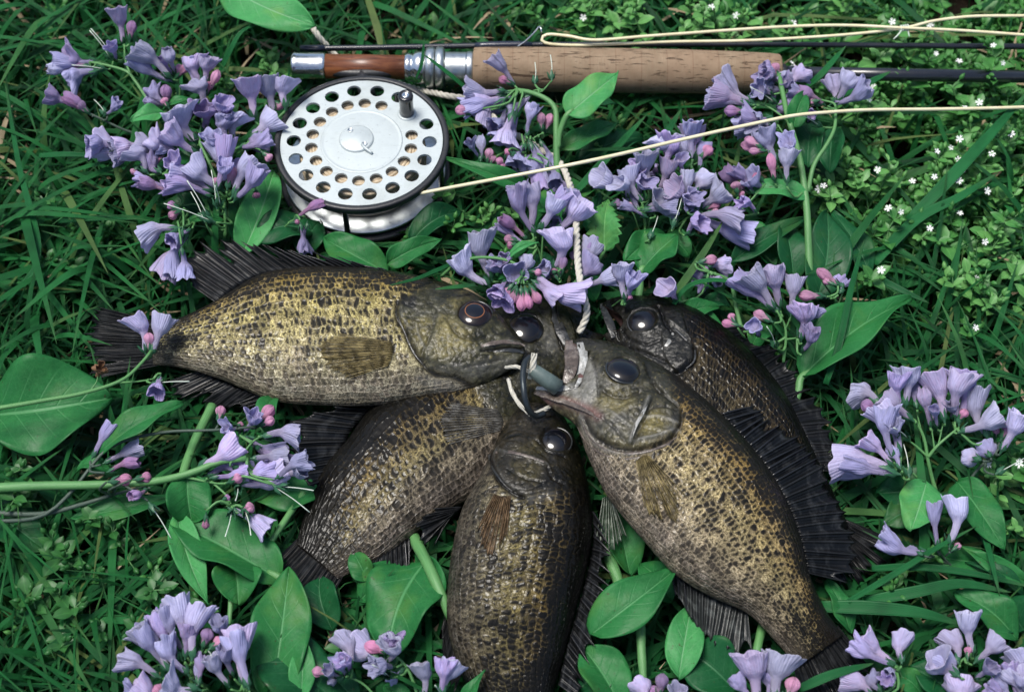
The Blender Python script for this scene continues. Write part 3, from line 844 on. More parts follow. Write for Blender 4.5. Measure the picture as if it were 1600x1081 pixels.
# --- fish at the back right, mouth open to the left
E, XE = fish('dark olive fish behind the brassy one, open mouth pointing left',
    [(936, 478), (958, 466), (1004, 464), (1058, 474), (1112, 500), (1168, 546), (1218, 606), (1254, 672), (1284, 734), (1308, 784), (1326, 822)],
    [(942, 524), (966, 552), (996, 590), (1030, 640), (1064, 690), (1102, 736), (1150, 778), (1196, 812), (1234, 836), (1266, 852), (1296, 862)],
    [0.9, 0.9, 0.9, 0.9, 0.9, 0.8, 0.8, 0.7, 0.7, 0.6, 0.5], [0.5, 0.85, 1.15, 1.4, 1.55, 1.6, 1.55, 1.35, 1.0, 0.62, 0.25],
    SK_E, (1005, 498), 0.72,
    [('head', [(915, 480), (950, 450), (1020, 456), (1058, 474), (1072, 512), (1086, 548), (1084, 566), (1062, 584), (1030, 640), (980, 640), (920, 560)], 0.13, 0.18),
     ('plate', [(1034, 520), (1048, 512), (1082, 546), (1080, 568), (1058, 580), (1038, 556)], 0.08, 0.05),
     ('ridge', [(1086, 545), (1084, 564), (1062, 580), (1050, 588)], -0.12, 0.10, 'ink', 1.0),
     ('ridge', [(1030, 480), (1040, 505), (1052, 520)], -0.08, 0.08, 'ink', 0.9),
     ('plate', [(940, 470), (950, 480), (964, 520), (968, 534), (948, 530), (940, 505)], 0.1, 0.05),
     ('ridge', [(952, 470), (962, 495), (968, 530)], -0.08, 0.06, 'ink', 0.7),
     ('patch', [(975, 520), (1030, 530), (1050, 560), (1000, 560)], 'pale', 0.30, 0.3),
     ('ridge', [(972, 515), (985, 530), (1010, 538), (1030, 532)], -0.06, 0.06, 'ink', 0.8),
     ('ridge', [(985, 545), (1010, 552), (1040, 566)], -0.05, 0.06, 'ink', 0.7),
     ('ridge', [(1046, 500), (1062, 512), (1080, 530)], 0.04, 0.06, 'pale', 0.5)], gape=1.1, eyemat='eye_cloudy')
fin(E, [(1130, 514), (1168, 548), (1204, 590), (1232, 634), (1254, 674), (1284, 736)], [(1168, 512), (1212, 538), (1250, 580), (1282, 624), (1306, 676), (1326, 742)], [1.0, 1.0, 0.9, 0.9, 0.8, 0.8], [0.9, 0.8, 0.8, 0.7, 0.7, 0.6], 17, M['fin'], 'dorsal_fin', 0.3, 10, 0.06)
fin(E, [(1319, 810), (1310, 828), (1298, 842), (1284, 856)], [(1396, 846), (1386, 880), (1352, 906), (1302, 914)], 0.5, [0.4, 0.4, 0.3, 0.3], 15, M['fin'], 'tail_fin', 0.12, 0, 0.05, fold=0.08)

bone(E, 'upper_jaw', XE, [(940, 474), (946, 490), (954, 508), (960, 528)], [6, 12, 14, 10], M['jaw_dark'], 0.06)
bone(E, 'gill_edge', XE, [(1052, 512), (1072, 530), (1085, 548), (1082, 566), (1062, 580)], [2, 4, 5, 5, 2], M['jaw_dark'], 0.02)
bone(E, 'cheek_bone', XE, [(1034, 546), (1044, 536), (1052, 520)], [4, 6, 4], M['jaw_pale'], 0.03)

# --- fish at bottom centre, head up
C, XC = fish('dark fish hanging straight down, cut off by the bottom of the picture',
    [(856, 640), (880, 652), (900, 690), (914, 736), (924, 788), (925, 840), (914, 900), (898, 960), (882, 1020), (868, 1070), (858, 1110)],
    [(812, 640), (788, 664), (770, 702), (748, 748), (722, 796), (708, 850), (700, 908), (698, 960), (706, 1010), (728, 1066), (756, 1110)],
    [1.2, 1.3, 1.4, 1.5, 1.6, 1.6, 1.5, 1.4, 1.2, 1.0, 0.9], [0.5, 0.95, 1.3, 1.55, 1.75, 1.85, 1.8, 1.65, 1.35, 1.0, 0.7],
    SK_C, (868, 686), 0.74,
    [('head', [(800, 625), (870, 630), (905, 680), (915, 735), (915, 758), (880, 764), (850, 768), (818, 774), (796, 766), (774, 742), (762, 722), (766, 700), (780, 670)], 0.13, 0.14),
     ('plate', [(778, 700), (800, 690), (850, 715), (862, 745), (830, 765), (800, 758), (776, 730)], 0.06, 0.05),
     ('ridge', [(764, 712), (776, 742), (796, 764), (818, 776)], -0.12, 0.09, 'ink', 0.95),
     ('ridge', [(774, 704), (800, 708), (830, 714), (856, 724)], 0.05, 0.07, 'pale', 0.30),
     ('ridge', [(776, 700), (770, 718), (784, 748), (804, 764)], 0.05, 0.06, 'pale', 0.35),
     ('ridge', [(800, 772), (830, 778), (860, 772)], 0.0, 0.2, 'pale', 0.35), ('patch', [(800, 700), (840, 690), (850, 712), (810, 708)], 'gold', 0.35, 0.3), ('patch', [(800, 720), (840, 725), (840, 750), (805, 745)], 'gold', 0.5, 0.3), ('patch', [(845, 740), (880, 735), (890, 758), (850, 762)], 'ink', 0.5, 0.3), ('ridge', [(840, 690), (855, 705), (880, 712)], -0.05, 0.07, 'ink', 0.7), ('ridge', [(790, 730), (815, 745), (845, 752)], -0.04, 0.06, 'ink', 0.5), ('ridge', [(855, 725), (862, 745), (880, 755)], -0.05, 0.06, 'ink', 0.6)], gape=0.0, eyemat='eye_cloudy')
fin(C, [(926, 800), (927, 850), (916, 905), (900, 962), (884, 1020), (872, 1070)], [(948, 836), (956, 884), (950, 936), (934, 992), (916, 1046), (908, 1096)], [1.7, 1.6, 1.5, 1.4, 1.2, 1.0], [2.0, 2.0, 1.9, 1.7, 1.5, 1.2], 15, M['fin'], 'dorsal_fin', 0.42, 12, 0.08)
fin(C, [(772, 772), (786, 776), (798, 774)], [(744, 826), (762, 868), (790, 846)], zs(XC, [(772, 772), (786, 776), (798, 774)], 0.1), zs(XC, [(744, 826), (762, 868), (790, 846)], 0.12), 11, M['fin_rust'], 'pectoral_fin', 0.1, 0, 0.03)
fin(C, [(700, 940), (704, 990), (722, 1050)], [(690, 985), (692, 1035), (708, 1090)], [1.0, 0.9, 0.8], [0.5, 0.4, 0.4], 8, M['fin'], 'anal_fin', 0.12)

fin(C, [(852, 1098), (830, 1102), (806, 1103), (784, 1102), (762, 1098)], [(872, 1178), (838, 1172), (806, 1168), (774, 1172), (738, 1178)], 0.9, 0.6, 15, M['fin'], 'tail_fin', 0.1)
bone(C, 'gill_edge', XC, [(780, 672), (768, 696), (765, 716), (778, 742), (798, 764), (820, 774)], [2, 4, 5, 5, 4, 2], M['jaw_dark'], 0.02)
bone(C, 'cheek_bone', XC, [(774, 706), (798, 706), (826, 713), (852, 722)], [5, 6, 5, 3], M['jaw_brown'], 0.02)

# --- right front fish
D, XD = fish('large brassy fish in front on the right, gaping mouth held by the ring',
    [(886, 534), (912, 529), (962, 540), (1028, 572), (1098, 624), (1168, 694), (1218, 764), (1248, 836), (1264, 898), (1288, 950), (1318, 992)],
    [(836, 614), (866, 640), (900, 666), (918, 712), (950, 776), (1004, 842), (1052, 894), (1108, 930), (1168, 958), (1212, 1002), (1246, 1042)],
    [3.2, 3.2, 3.2, 3.1, 3.0, 2.9, 2.7, 2.4, 2.0, 1.6, 1.3], [0.65, 0.95, 1.3, 1.6, 1.8, 1.9, 1.8, 1.55, 1.1, 0.7, 0.25],
    SK_D, (975, 577), 0.82,
    [('head', [(820, 590), (880, 520), (950, 525), (1010, 550), (1040, 580), (1052, 608), (1064, 636), (1066, 652), (1058, 672), (1040, 684), (1012, 698), (982, 704), (950, 700), (928, 686), (912, 668), (890, 672), (830, 640)], 0.12, 0.15),
     ('plate', [(915, 655), (960, 640), (1012, 622), (1020, 640), (992, 672), (984, 694), (955, 692), (930, 680)], 0.07, 0.05),
     ('ridge', [(1014, 620), (1004, 645), (992, 665), (984, 690)], 0.07, 0.07, 'pale', 0.5),
     ('ridge', [(1018, 626), (1010, 650), (998, 672), (990, 694)], -0.06, 0.06, 'ink', 0.5),
     ('ridge', [(914, 652), (928, 678), (950, 694), (980, 702), (1020, 698), (1054, 680)], -0.08, 0.08, 'ink', 0.85),
     ('ridge', [(906, 652), (918, 680), (944, 702), (984, 710), (1024, 702)], 0.05, 0.07, 'pale', 0.45),
     ('ridge', [(990, 690), (1025, 680), (1060, 670)], 0.05, 0.06, 'pale', 0.5),
     ('ridge', [(1066, 640), (1064, 660), (1052, 680)], -0.1, 0.08, 'ink', 0.7),
     ('patch', [(1050, 640), (1066, 640), (1064, 662), (1050, 655)], 'ink', 0.7, 0.12),
     ('plate', [(892, 540), (904, 532), (908, 560), (898, 604), (884, 596)], 0.10, 0.06),
     ('ridge', [(918, 550), (912, 575), (904, 600)], -0.12, 0.08, 'ink', 0.8),
     ('patch', [(918, 560), (935, 580), (930, 625), (905, 640), (908, 600)], 'pale', 0.62, 0.25),
     ('patch', [(860, 598), (900, 604), (912, 622), (880, 618)], 'pale', 0.6, 0.2),
     ('ridge', [(840, 620), (880, 626), (920, 640), (935, 650)], 0.06, 0.16, 'flesh', 0.6),
     ('patch', [(930, 690), (925, 660), (915, 650), (905, 660)], 'pale', 0.4, 0.15),
     ('ridge', [(1010, 570), (1020, 595), (1032, 612)], -0.07, 0.12, 'ink', 0.5),
     ('ridge', [(1002, 648), (1030, 650), (1060, 660)], 0.04, 0.05, 'pale', 0.45),
     ('ridge', [(998, 660), (1024, 668), (1050, 678)], 0.04, 0.05, 'gold', 0.6),
     ('ridge', [(1004, 640), (1034, 634), (1058, 640)], -0.04, 0.05, 'ink', 0.6),
     ('ridge', [(940, 650), (960, 668), (978, 690)], -0.04, 0.06, 'ink', 0.5),
     ('ridge', [(950, 640), (972, 655), (990, 668)], 0.03, 0.06, 'pale', 0.35),
     ('ridge', [(935, 600), (950, 615), (975, 622), (1000, 612)], -0.06, 0.07, 'ink', 0.55),
     ('ridge', [(926, 560), (934, 590), (936, 620)], -0.05, 0.06, 'ink', 0.45),
     ('ridge', [(1022, 600), (1040, 618), (1060, 634)], -0.06, 0.07, 'ink', 0.6),
     ('patch', [(925, 625), (960, 610), (990, 625), (960, 645)], 'gold', 0.55, 0.3),
     ('patch', [(1000, 650), (1030, 640), (1040, 665), (1005, 680)], 'gold', 0.75, 0.25),
     ('patch', [(950, 685), (985, 692), (1020, 690), (985, 702)], 'gold', 0.5, 0.15)], gape=1.5, eyemat='eye_cloudy')
bone(D, 'upper_jaw', XD, [(890, 532), (893, 550), (892, 575), (884, 600)], [12, 20, 21, 12], M['jaw_brown'], 0.10)
bone(D, 'maxilla', XD, [(906, 535), (912, 558), (908, 582), (900, 604)], [10, 15, 14, 7], M['jaw_pale'], 0.05)
bone(D, 'lower_jaw', XD, [(836, 612), (864, 620), (894, 630), (922, 644), (936, 654)], [9, 14, 13, 9, 4], M['jaw_brown'], 0.04)
bone(D, 'lower_lip', XD, [(838, 606), (862, 607), (884, 606), (902, 604)], [6, 9, 10, 7], M['jaw_pale'], 0.06)
bone(D, 'cheek_bone', XD, [(1016, 618), (1006, 642), (994, 664), (985, 690)], [2, 5, 5, 2], M['jaw_pale'], 0.0)
bone(D, 'gill_edge', XD, [(908, 654), (920, 680), (944, 700), (980, 708), (1022, 702), (1056, 684), (1066, 662)], [2, 4, 4, 4, 4, 3, 2], M['jaw_brown'], 0.0)
bone(D, 'gill_ray', XD, [(900, 660), (914, 686), (940, 708), (978, 716), (1010, 712)], [2, 4, 4, 4, 2], M['jaw_brown'], 0.0)
fin(D, [(1128, 648), (1172, 698), (1206, 744), (1234, 796), (1250, 846), (1262, 896)], [(1176, 636), (1226, 664), (1274, 716), (1316, 782), (1346, 846), (1330, 914)], [3.0, 2.9, 2.8, 2.6, 2.4, 2.1], [2.7, 2.4, 2.2, 2.0, 1.7, 1.4], 23, M['fin'], 'dorsal_fin', 0.12, 12, 0.09)
fin(D, [(1309, 977), (1287, 998), (1262, 1015), (1236, 1030)], [(1360, 1046), (1338, 1076), (1300, 1098), (1256, 1104)], 1.3, [0.9, 0.9, 0.8, 0.8], 16, M['fin'], 'tail_fin', 0.1, 0, 0.05)
fin(D, [(1048, 890), (1082, 916), (1120, 934), (1168, 956)], [(1056, 934), (1094, 992), (1136, 1024), (1176, 1032)], [2.0, 1.9, 1.8, 1.6], [1.4, 1.3, 1.2, 1.1], 12, M['fin_grey'], 'anal_fin', 0.1, 3, 0.06)
fin(D, [(994, 720), (1004, 712), (1014, 712)], [(1008, 800), (1052, 818), (1074, 776)], zs(XD, [(994, 720), (1004, 712), (1014, 712)], 0.1), zs(XD, [(1008, 800), (1052, 818), (1074, 776)], 0.14), 13, M['fin_gold'], 'pectoral_fin', 0.08, 0, 0.04)
fin(D, [(942, 778), (950, 776), (958, 786)], [(930, 846), (956, 866), (980, 838)], [2.1, 2.2, 2.3], [1.7, 1.6, 1.7], 8, M['fin_green'], 'pelvic_fin', 0.1, 0, 0.07)
# ------------------------------------------------------------------ fly reel
def m_metal(name, col, rough, scale=500.0, aniso=(1, 1, 1), var=0.25, metal=1.0):
    g = G(name)
    o = g.obj()
    sc = g.n("VectorMath", {0: o, 1: aniso}, operation='MULTIPLY').outputs[0]
    n = g.noise(sc, scale, 4.0, 0.6)
    n2 = g.noise(o, 60.0, 5.0, 0.65)
    c = g.mix(g.map(n2, 0.45, 0.8, 0.0, var), col, tuple(x * 0.62 for x in col))
    scr = g.noise(g.n("VectorMath", {0: o, 1: (0.12, 1.0, 1.0)}, operation='MULTIPLY').outputs[0], 900.0, 2.0, 0.5, 1.5)
    c = g.mix(g.map(scr, 0.66, 0.70, 0.0, 0.35), c, tuple(x * 0.5 for x in col))
    gr = g.noise(o, 28.0, 6.0, 0.7, 0.6)
    c = g.mix(g.map(gr, 0.52, 0.72, 0.0, 0.45), c, (col[0] * 0.62, col[1] * 0.60, col[2] * 0.52))
    sp = g.map(g.noise(o, 900.0, 2.0), 0.68, 0.74, 0.0, 0.6)
    c = g.mix(sp, c, tuple(x * 0.35 for x in col))
    return g.P(Base_Color=c, Metallic=metal, Roughness=g.map(n, 0.3, 0.7, rough * 0.75, rough * 1.3), Normal=g.bump(n, 0.00005, 0.4))
M['face'] = m_metal("reel_face_silver", (0.46, 0.51, 0.51), 0.5, 700.0, (1, 1, 1), 0.3, 0.25)
M['silver'] = m_metal("bright_metal", (0.72, 0.74, 0.74), 0.22, 300.0)
M['satin'] = m_metal("satin_metal", (0.56, 0.60, 0.61), 0.38, 300.0)
M['black_metal'] = m_plain("black_painted_metal", (0.012, 0.013, 0.015), 0.42, 0.0, 0.5, 700.0, 0.00012, 0.5, 1.9)
M['black_gloss'] = m_plain("black_gloss", (0.008, 0.008, 0.009), 0.22, 0.0, 0.2, 300.0, 0, 0.5, 0.5, 0.6)

g = G("backing_line")
o_ = g.obj()
n_ = g.noise(o_, 500.0, 3.0)
M['backing'] = g.P(Base_Color=g.mix(g.map(n_, 0.3, 0.7), (0.60, 0.50, 0.36), (0.38, 0.30, 0.20)), Roughness=0.6)
g = G("fly_line")
n_ = g.noise(g.obj(), 200.0, 3.0)
M['line'] = g.P(Base_Color=g.mix(g.map(n_, 0.3, 0.7), (0.66, 0.59, 0.36), (0.74, 0.69, 0.47)), Roughness=0.38, Coat_Weight=0.2)

ZF = 2.55                                   # height of the reel's face
rc = P(565, 221, ZF)
RR = abs(P(702, 221, ZF)[0] - P(428, 221, ZF)[0]) / 2     # rim radius
def ring_pt(a, r, z): return np.array([rc[0] + r * math.cos(a), rc[1] + r * math.sin(a), z])
org = np.array([rc[0], rc[1], -0.35])
reel = thing('fly_reel', 'round silver perforated fly reel with black rim and black crank knob', 'fishing reel', org)
up = np.array([0, 0, 1.0])
cz = np.array([rc[0], rc[1], 0.0])

def perforated(R, holes, z0, z1, seg=28, big=120):
    """plate with round holes: top sheet, bottom sheet and the hole walls"""
    bm = bmesh.new()
    loops = []
    def circ(cx, cy, r, n):
        vs_ = [bm.verts.new((cx + r * math.cos(2 * math.pi * i / n), cy + r * math.sin(2 * math.pi * i / n), 0)) for i in range(n)]
        return [bm.edges.new((vs_[i], vs_[(i + 1) % n])) for i in range(n)]
    ed = circ(0, 0, R, big)
    for x, y, r in holes: ed += circ(x, y, r, seg)
    bmesh.ops.triangle_fill(bm, use_beauty=True, use_dissolve=False, edges=ed)
    bm.verts.index_update()
    V = np.array([v.co[:] for v in bm.verts]); F = [tuple(v.index for v in f.verts) for f in bm.faces]
    bm.free()
    n = len(V)
    cx = V + np.array([rc[0], rc[1], 0])
    top = cx.copy(); top[:, 2] = z1
    bot = cx.copy(); bot[:, 2] = z0
    def sgn(f):
        a, b, c = V[f[0]], V[f[1]], V[f[2]]
        return np.cross(b - a, c - a)[2] > 0
    F = [f if sgn(f) else f[::-1] for f in F]
    allF = list(F) + [tuple(i + 2 * n for i in f[::-1]) for f in F]
    k = 0
    for ln, outer in [(big, True)] + [(seg, False)] * len(holes):
        for i in range(ln):
            a, b = k + i, k + (i + 1) % ln
            q = (a + n, a + 3 * n, b + 3 * n, b + n)
            allF.append(q[::-1] if not outer else q)
        k += ln
    return np.vstack([top, top, bot, bot]), allF

HA = math.atan2(P(636, 178, ZF)[1] - rc[1], P(636, 178, ZF)[0] - rc[0])      # crank knob bearing
HR = math.hypot(P(636, 178, ZF)[1] - rc[1], P(636, 178, ZF)[0] - rc[0])
holes = []
for i in range(18):
    a = HA + math.radians(20 * i)
    if i not in (0,): holes.append((0.775 * RR * math.cos(a), 0.775 * RR * math.sin(a), 0.083 * RR))
for i in range(18):
    a = HA + math.radians(20 * i + 10)
    holes.append((0.575 * RR * math.cos(a), 0.575 * RR * math.sin(a), 0.073 * RR))
holes = [h for h in holes if math.hypot(h[0] - HR * math.cos(HA), h[1] - HR * math.sin(HA)) > 0.17 * RR]
v_, f_ = perforated(0.925 * RR, holes, ZF - 0.14, ZF)
spool = part('spool_face', v_, f_, M['face'], reel, smooth=False)
v_, f_, u_ = lathe(cz + up * (ZF + 0.001), up, [(0, 0.47 * RR), (0.035, 0.462 * RR), (0.04, 0.452 * RR), (0.02, 0.44 * RR), (0.03, 0.42 * RR), (0.05, 0.2 * RR), (0.05, 0.001)], 72)
part('hub_disc', v_, f_, M['face'], spool)
hubc = P(557, 219, ZF)
hubc = np.array([hubc[0], hubc[1], ZF])
v_, f_, u_ = lathe(hubc, up, [(0.03, 0.20 * RR), (0.14, 0.195 * RR), (0.17, 0.18 * RR), (0.17, 0.10 * RR), (0.20, 0.085 * RR), (0.20, 0.001)], 48)
hub = part('hub_cap', v_, f_, M['face'], reel)
for a in (2.15, -0.75):
    c_ = hubc + np.array([0.135 * RR * math.cos(a), 0.135 * RR * math.sin(a), 0.165])
    v_, f_, u_ = lathe(c_, up, [(0, 0.16), (0.05, 0.15), (0.06, 0.11), (0.02, 0.10), (0.02, 0.001)], 16)
    part('screw', v_, f_, M['satin'], hub)
a = -0.95
lp = [hubc + np.array([0.12 * RR * math.cos(a), 0.12 * RR * math.sin(a), 0.19]), hubc + np.array([0.20 * RR * math.cos(a), 0.20 * RR * math.sin(a), 0.20]), hubc + np.array([0.29 * RR * math.cos(a + 0.1), 0.29 * RR * math.sin(a + 0.1), 0.13])]
part('latch', *tube(spline(lp, 8), 0.075, 8)[:2], M['face'], hub)
# rims, back plate, pillars
def ringprof(r_in, r_out, z0, z1, b=0.08):
    return [(z0, r_in), (z0, r_out - b), (z0 + b * 0.3, r_out - b * 0.3), (z0 + b, r_out), (z1 - b, r_out), (z1 - b * 0.3, r_out - b * 0.3), (z1, r_out - b), (z1, r_in + b), (z1 - b * 0.3, r_in + b * 0.3), (z1 - b, r_in), (z0, r_in)]
v_, f_, u_ = lathe(cz, up, ringprof(0.932 * RR, RR, ZF - 0.36, ZF + 0.07), 96)
part('front_rim', v_, f_, M['black_metal'], reel)
v_, f_, u_ = lathe(cz, up, [(-0.35, 0.001), (-0.35, 0.9 * RR), (-0.28, RR * 0.985), (-0.12, RR * 0.995), (-0.04, RR * 0.975), (0.0, 0.90 * RR), (-0.02, 0.001)], 96)
part('back_plate', v_, f_, M['black_metal'], reel)
v_, f_, u_ = lathe(cz, up, [(0.16, 0.001), (0.16, 0.92 * RR), (0.24, 0.945 * RR), (0.34, 0.93 * RR), (0.30, 0.66 * RR), (0.30, 0.001)], 96)
part('back_flange', v_, f_, M['satin'], reel)
mb = MB()
for z_ in np.arange(0.45, ZF - 0.35, 0.16):
    rr_ = 0.70 * RR + random.uniform(-0.05, 0.05)
    a = np.linspace(0, 2 * np.pi, 65)
    mb.add(*tube(np.stack([rc[0] + rr_ * np.cos(a), rc[1] + rr_ * np.sin(a), np.full(65, z_)], 1), 0.10, 6, caps=False))
for rr_ in np.arange(0.30 * RR, 0.70 * RR, 0.165):
    a = np.linspace(0, 2 * np.pi, 65)
    mb.add(*tube(np.stack([rc[0] + rr_ * np.cos(a), rc[1] + rr_ * np.sin(a), np.full(65, ZF - 0.45 + random.uniform(-0.05, 0.05))], 1), 0.10, 6, caps=False))
lw = part('wound_line', mb.V(), mb.f, M['backing'], reel)
for a in (-1.72, -0.35, 1.2, 2.6):
    c0 = ring_pt(a, 0.965 * RR, -0.1); c1 = ring_pt(a, 0.965 * RR, ZF - 0.2)
    v_, f_, u_ = lathe(c0, c1 - c0, [(0, 0.2), (0.12, 0.15), (ZF - 0.3, 0.15), (ZF - 0.12, 0.2)], 14)
    part('pillar', v_, f_, M['black_gloss'], reel)
# crank
kc = np.array([rc[0] + HR * math.cos(HA), rc[1] + HR * math.sin(HA), ZF])
v_, f_, u_ = lathe(kc, up, [(0.005, 0.50), (0.06, 0.49), (0.08, 0.40), (0.09, 0.001)], 36)
part('crank_base', v_, f_, M['face'], reel)
v_, f_, u_ = lathe(kc, up, [(0.08, 0.36), (0.15, 0.40), (0.5, 0.36), (1.1, 0.37), (1.35, 0.40), (1.45, 0.37), (1.47, 0.24), (1.44, 0.22), (1.44, 0.001)], 36)
kn = part('crank_knob', v_, f_, M['black_gloss'], reel)
v_, f_, u_ = lathe(kc, up, [(1.43, 0.20), (1.475, 0.19), (1.48, 0.10), (1.45, 0.09), (1.45, 0.001)], 24)
part('screw', v_, f_, M['silver'], kn)
# foot that sits in the reel seat
fp = [P(490, 110, 1.2), P(530, 114, 1.25), P(565, 116, 1.3), P(610, 114, 1.25), P(650, 111, 1.2)]
mb = MB(); mb.add(*tube(spline(fp, 20), [0.12, 0.28, 0.34, 0.28, 0.12], 12))
stemf = [P(565, 116, 1.2), ring_pt(math.pi / 2, 0.97 * RR, 1.0)]
mb.add(*tube(spline(stemf, 4), 0.45, 12))
part('reel_foot', mb.V(), mb.f, M['black_metal'], reel)
a = np.linspace(0, 2 * np.pi, 40, endpoint=False)
KEEP.append((np.stack([rc[0] + RR * np.cos(a), rc[1] + RR * np.sin(a)], 1), -0.4))

# ------------------------------------------------------------------ fly rod
def m_cork():
    g = G("cork")
    o = g.obj()
    s = g.n("SeparateXYZ", {0: o})
    x = s.outputs[0]
    st = g.n("VectorMath", {0: o, 1: (0.16, 1.0, 1.0)}, operation='MULTIPLY').outputs[0]
    pit = g.noise(st, 620.0, 4.0, 0.7, 0.6)
    pm = g.map(pit, 0.59, 0.64, 0.0, 0.8)
    big = g.map(g.noise(st, 190.0, 3.0, 0.6, 0.4), 0.63, 0.65, 0.0, 1.0)
    n = g.noise(o, 120.0, 5.0, 0.65)
    grain = g.noise(g.n("VectorMath", {0: o, 1: (6.0, 0.6, 0.6)}, operation='MULTIPLY').outputs[0], 320.0, 3.0)
    rg = g.math('FRACT', g.math('MULTIPLY', x, 72.0))
    seam = g.map(g.math('ABSOLUTE', g.math('SUBTRACT', rg, 0.5)), 0.0, 0.025, 0.75, 0.0)
    ringid = g.n("TexWhiteNoise", {"W": g.math('FLOOR', g.math('ADD', g.math('MULTIPLY', x, 72.0), 0.5))}, noise_dimensions='1D').outputs[0]
    c = g.mix(g.map(n, 0.3, 0.7), (0.19, 0.138, 0.086), (0.295, 0.222, 0.145))
    c = g.mix(g.map(grain, 0.35, 0.7, 0.0, 0.45), c, (0.22, 0.135, 0.085))
    c = g.mix(g.map(ringid, 0, 1, 0.0, 0.35), c, (0.25, 0.16, 0.10))
    c = g.mix(seam, c, (0.17, 0.10, 0.06))
    c = g.mix(g.math('MULTIPLY', g.math('MAXIMUM', pm, big), 0.85), c, (0.06, 0.035, 0.022))
    h = g.math('SUBTRACT', g.math('MULTIPLY', n, 0.3), g.math('MAXIMUM', pm, big))
    return g.P(Base_Color=c, Roughness=0.7, Specular_IOR_Level=0.25, Normal=g.bump(h, 0.0006, 0.8))
M['cork'] = m_cork()
g = G("reel_seat_wood")
o_ = g.n("VectorMath", {0: g.obj(), 1: (0.12, 1.0, 1.0)}, operation='MULTIPLY').outputs[0]
n_ = g.noise(o_, 420.0, 5.0, 0.7, 1.0)
M['wood'] = g.P(Base_Color=g.ramp(n_, [(0.30, (0.06, 0.020, 0.009)), (0.5, (0.15, 0.050, 0.019)), (0.7, (0.25, 0.095, 0.037))]), Roughness=0.4, Coat_Weight=0.15, Coat_Roughness=0.2)
M['blank'] = m_plain("rod_blank", (0.012, 0.014, 0.020), 0.3, 0.0, 0.4, 200.0, 0, 0.5, 0.6, 0.4)
M['winding'] = m_plain("rod_winding", (0.010, 0.014, 0.030), 0.3, 0.0, 0.4, 900.0, 0.0001, 0.5, 0.6, 0.5)

ZR = 1.25
def rp(px): return P(px, 103 + (px - 457) * 0.0149, ZR)
r0, r1 = rp(457), rp(1700)
rax = (r1 - r0) / np.linalg.norm(r1 - r0)
cp = cmpx(r0)
rod = thing('fly_rod', 'fly rod with cork grip, wooden reel seat and silver fittings', 'fishing rod', np.array([rp(980)[0], rp(980)[1], 0.0]))
def rod_seg(name, prof, mat, parent=rod, n=48, cap=True):
    """prof: (photo x, radius in photo pixels)"""
    pr = [(np.dot(rp(x) - r0, rax), r * cp) for x, r in prof]
    if cap: pr = [(pr[0][0], 0.001)] + pr + [(pr[-1][0], 0.001)]
    v_, f_, u_ = lathe(r0, rax, pr, n)
    return part(name, v_, f_, mat, parent, u_)
rod_seg('butt_cap', [(456, 17), (457.5, 20), (461, 21.5), (465, 20.5), (500, 20.5), (506, 21), (509, 20)], M['silver'])
rod_seg('wood_insert', [(507, 19), (637, 19)], M['wood'])
rod_seg('sliding_hood', [(633, 20), (634, 22), (640, 22), (642, 21), (646, 21), (648, 25), (664, 25.5), (665, 22)], M['silver'])
kn_ = []
rod_seg('lock_nut', [(665.5, 28), (667, 31), (677, 32), (679, 30), (680, 27)], M['satin'], n=40)
rod_seg('lock_nut', [(680.5, 28), (682, 32), (692, 32), (694, 30), (695, 26)], M['satin'], n=40)
thr = []
for x in np.arange(695.5, 728, 3.2): thr += [(x, 24), (x + 1.6, 25.5)]
rod_seg('threaded_barrel', thr + [(729, 25), (731, 26), (738, 26), (740, 25)], M['satin'])
cork = [(739.5, 28), (741, 32), (760, 33.5), (850, 34.5), (960, 34.5), (1060, 34), (1140, 32.5), (1200, 30.5), (1216, 29), (1219, 26), (1220, 20)]
rod_seg('cork_grip', cork, M['cork'], n=64)
rod_seg('winding_check', [(1220, 14), (1221, 15), (1226, 14), (1229, 11)], M['black_metal'])
rod_seg('blank', [(1226, 10.5), (1400, 10.2), (1700, 9.6)], M['blank'], n=24)
rod_seg('winding', [(1229, 11.2), (1262, 11.0)], M['winding'], n=24)
q0, q1 = P(450, 60, 0), P(1720, 160, 0)
KEEP.append((np.array([P(455, 70, 0)[:2], P(1720, 90, 0)[:2], P(1720, 140, 0)[:2], P(740, 150, 0)[:2], P(455, 125, 0)[:2]]), -0.1))

# second rod section lying behind
def tp(px): return P(px, 76 - 6 * smoothstep(470, 900, px) + 3.5 * smoothstep(1150, 1700, px), 1.0)
tsec = thing('rod_tip_section', 'slim black rod section lying behind the cork grip', 'fishing rod', tp(1000))
mb = MB().add(*tube([tp(x) for x in np.linspace(469, 1720, 30)], [4.6 * cp, 4.4 * cp, 4.2 * cp, 5.0 * cp], 16))
part('blank', mb.V(), mb.f, M['blank'], tsec)
part('ferrule', *tube([tp(x) for x in np.linspace(742, 832, 8)], [4.9 * cp, 6.4 * cp, 6.4 * cp, 6.2 * cp, 4.9 * cp], 18)[:2], M['winding'], tsec)
part('winding', *tube([tp(x) for x in np.linspace(470, 508, 4)], 5.3 * cp, 16)[:2], M['winding'], tsec)
gw = [P(808, 74, 1.1), P(822, 64, 1.4), P(836, 50, 1.8), P(843, 42, 2.0), P(846, 50, 1.9), P(845, 60, 1.4), P(850, 70, 1.1)]
part('snake_guide', *tube(spline(gw, 30), 0.045, 8)[:2], M['silver'], tsec)

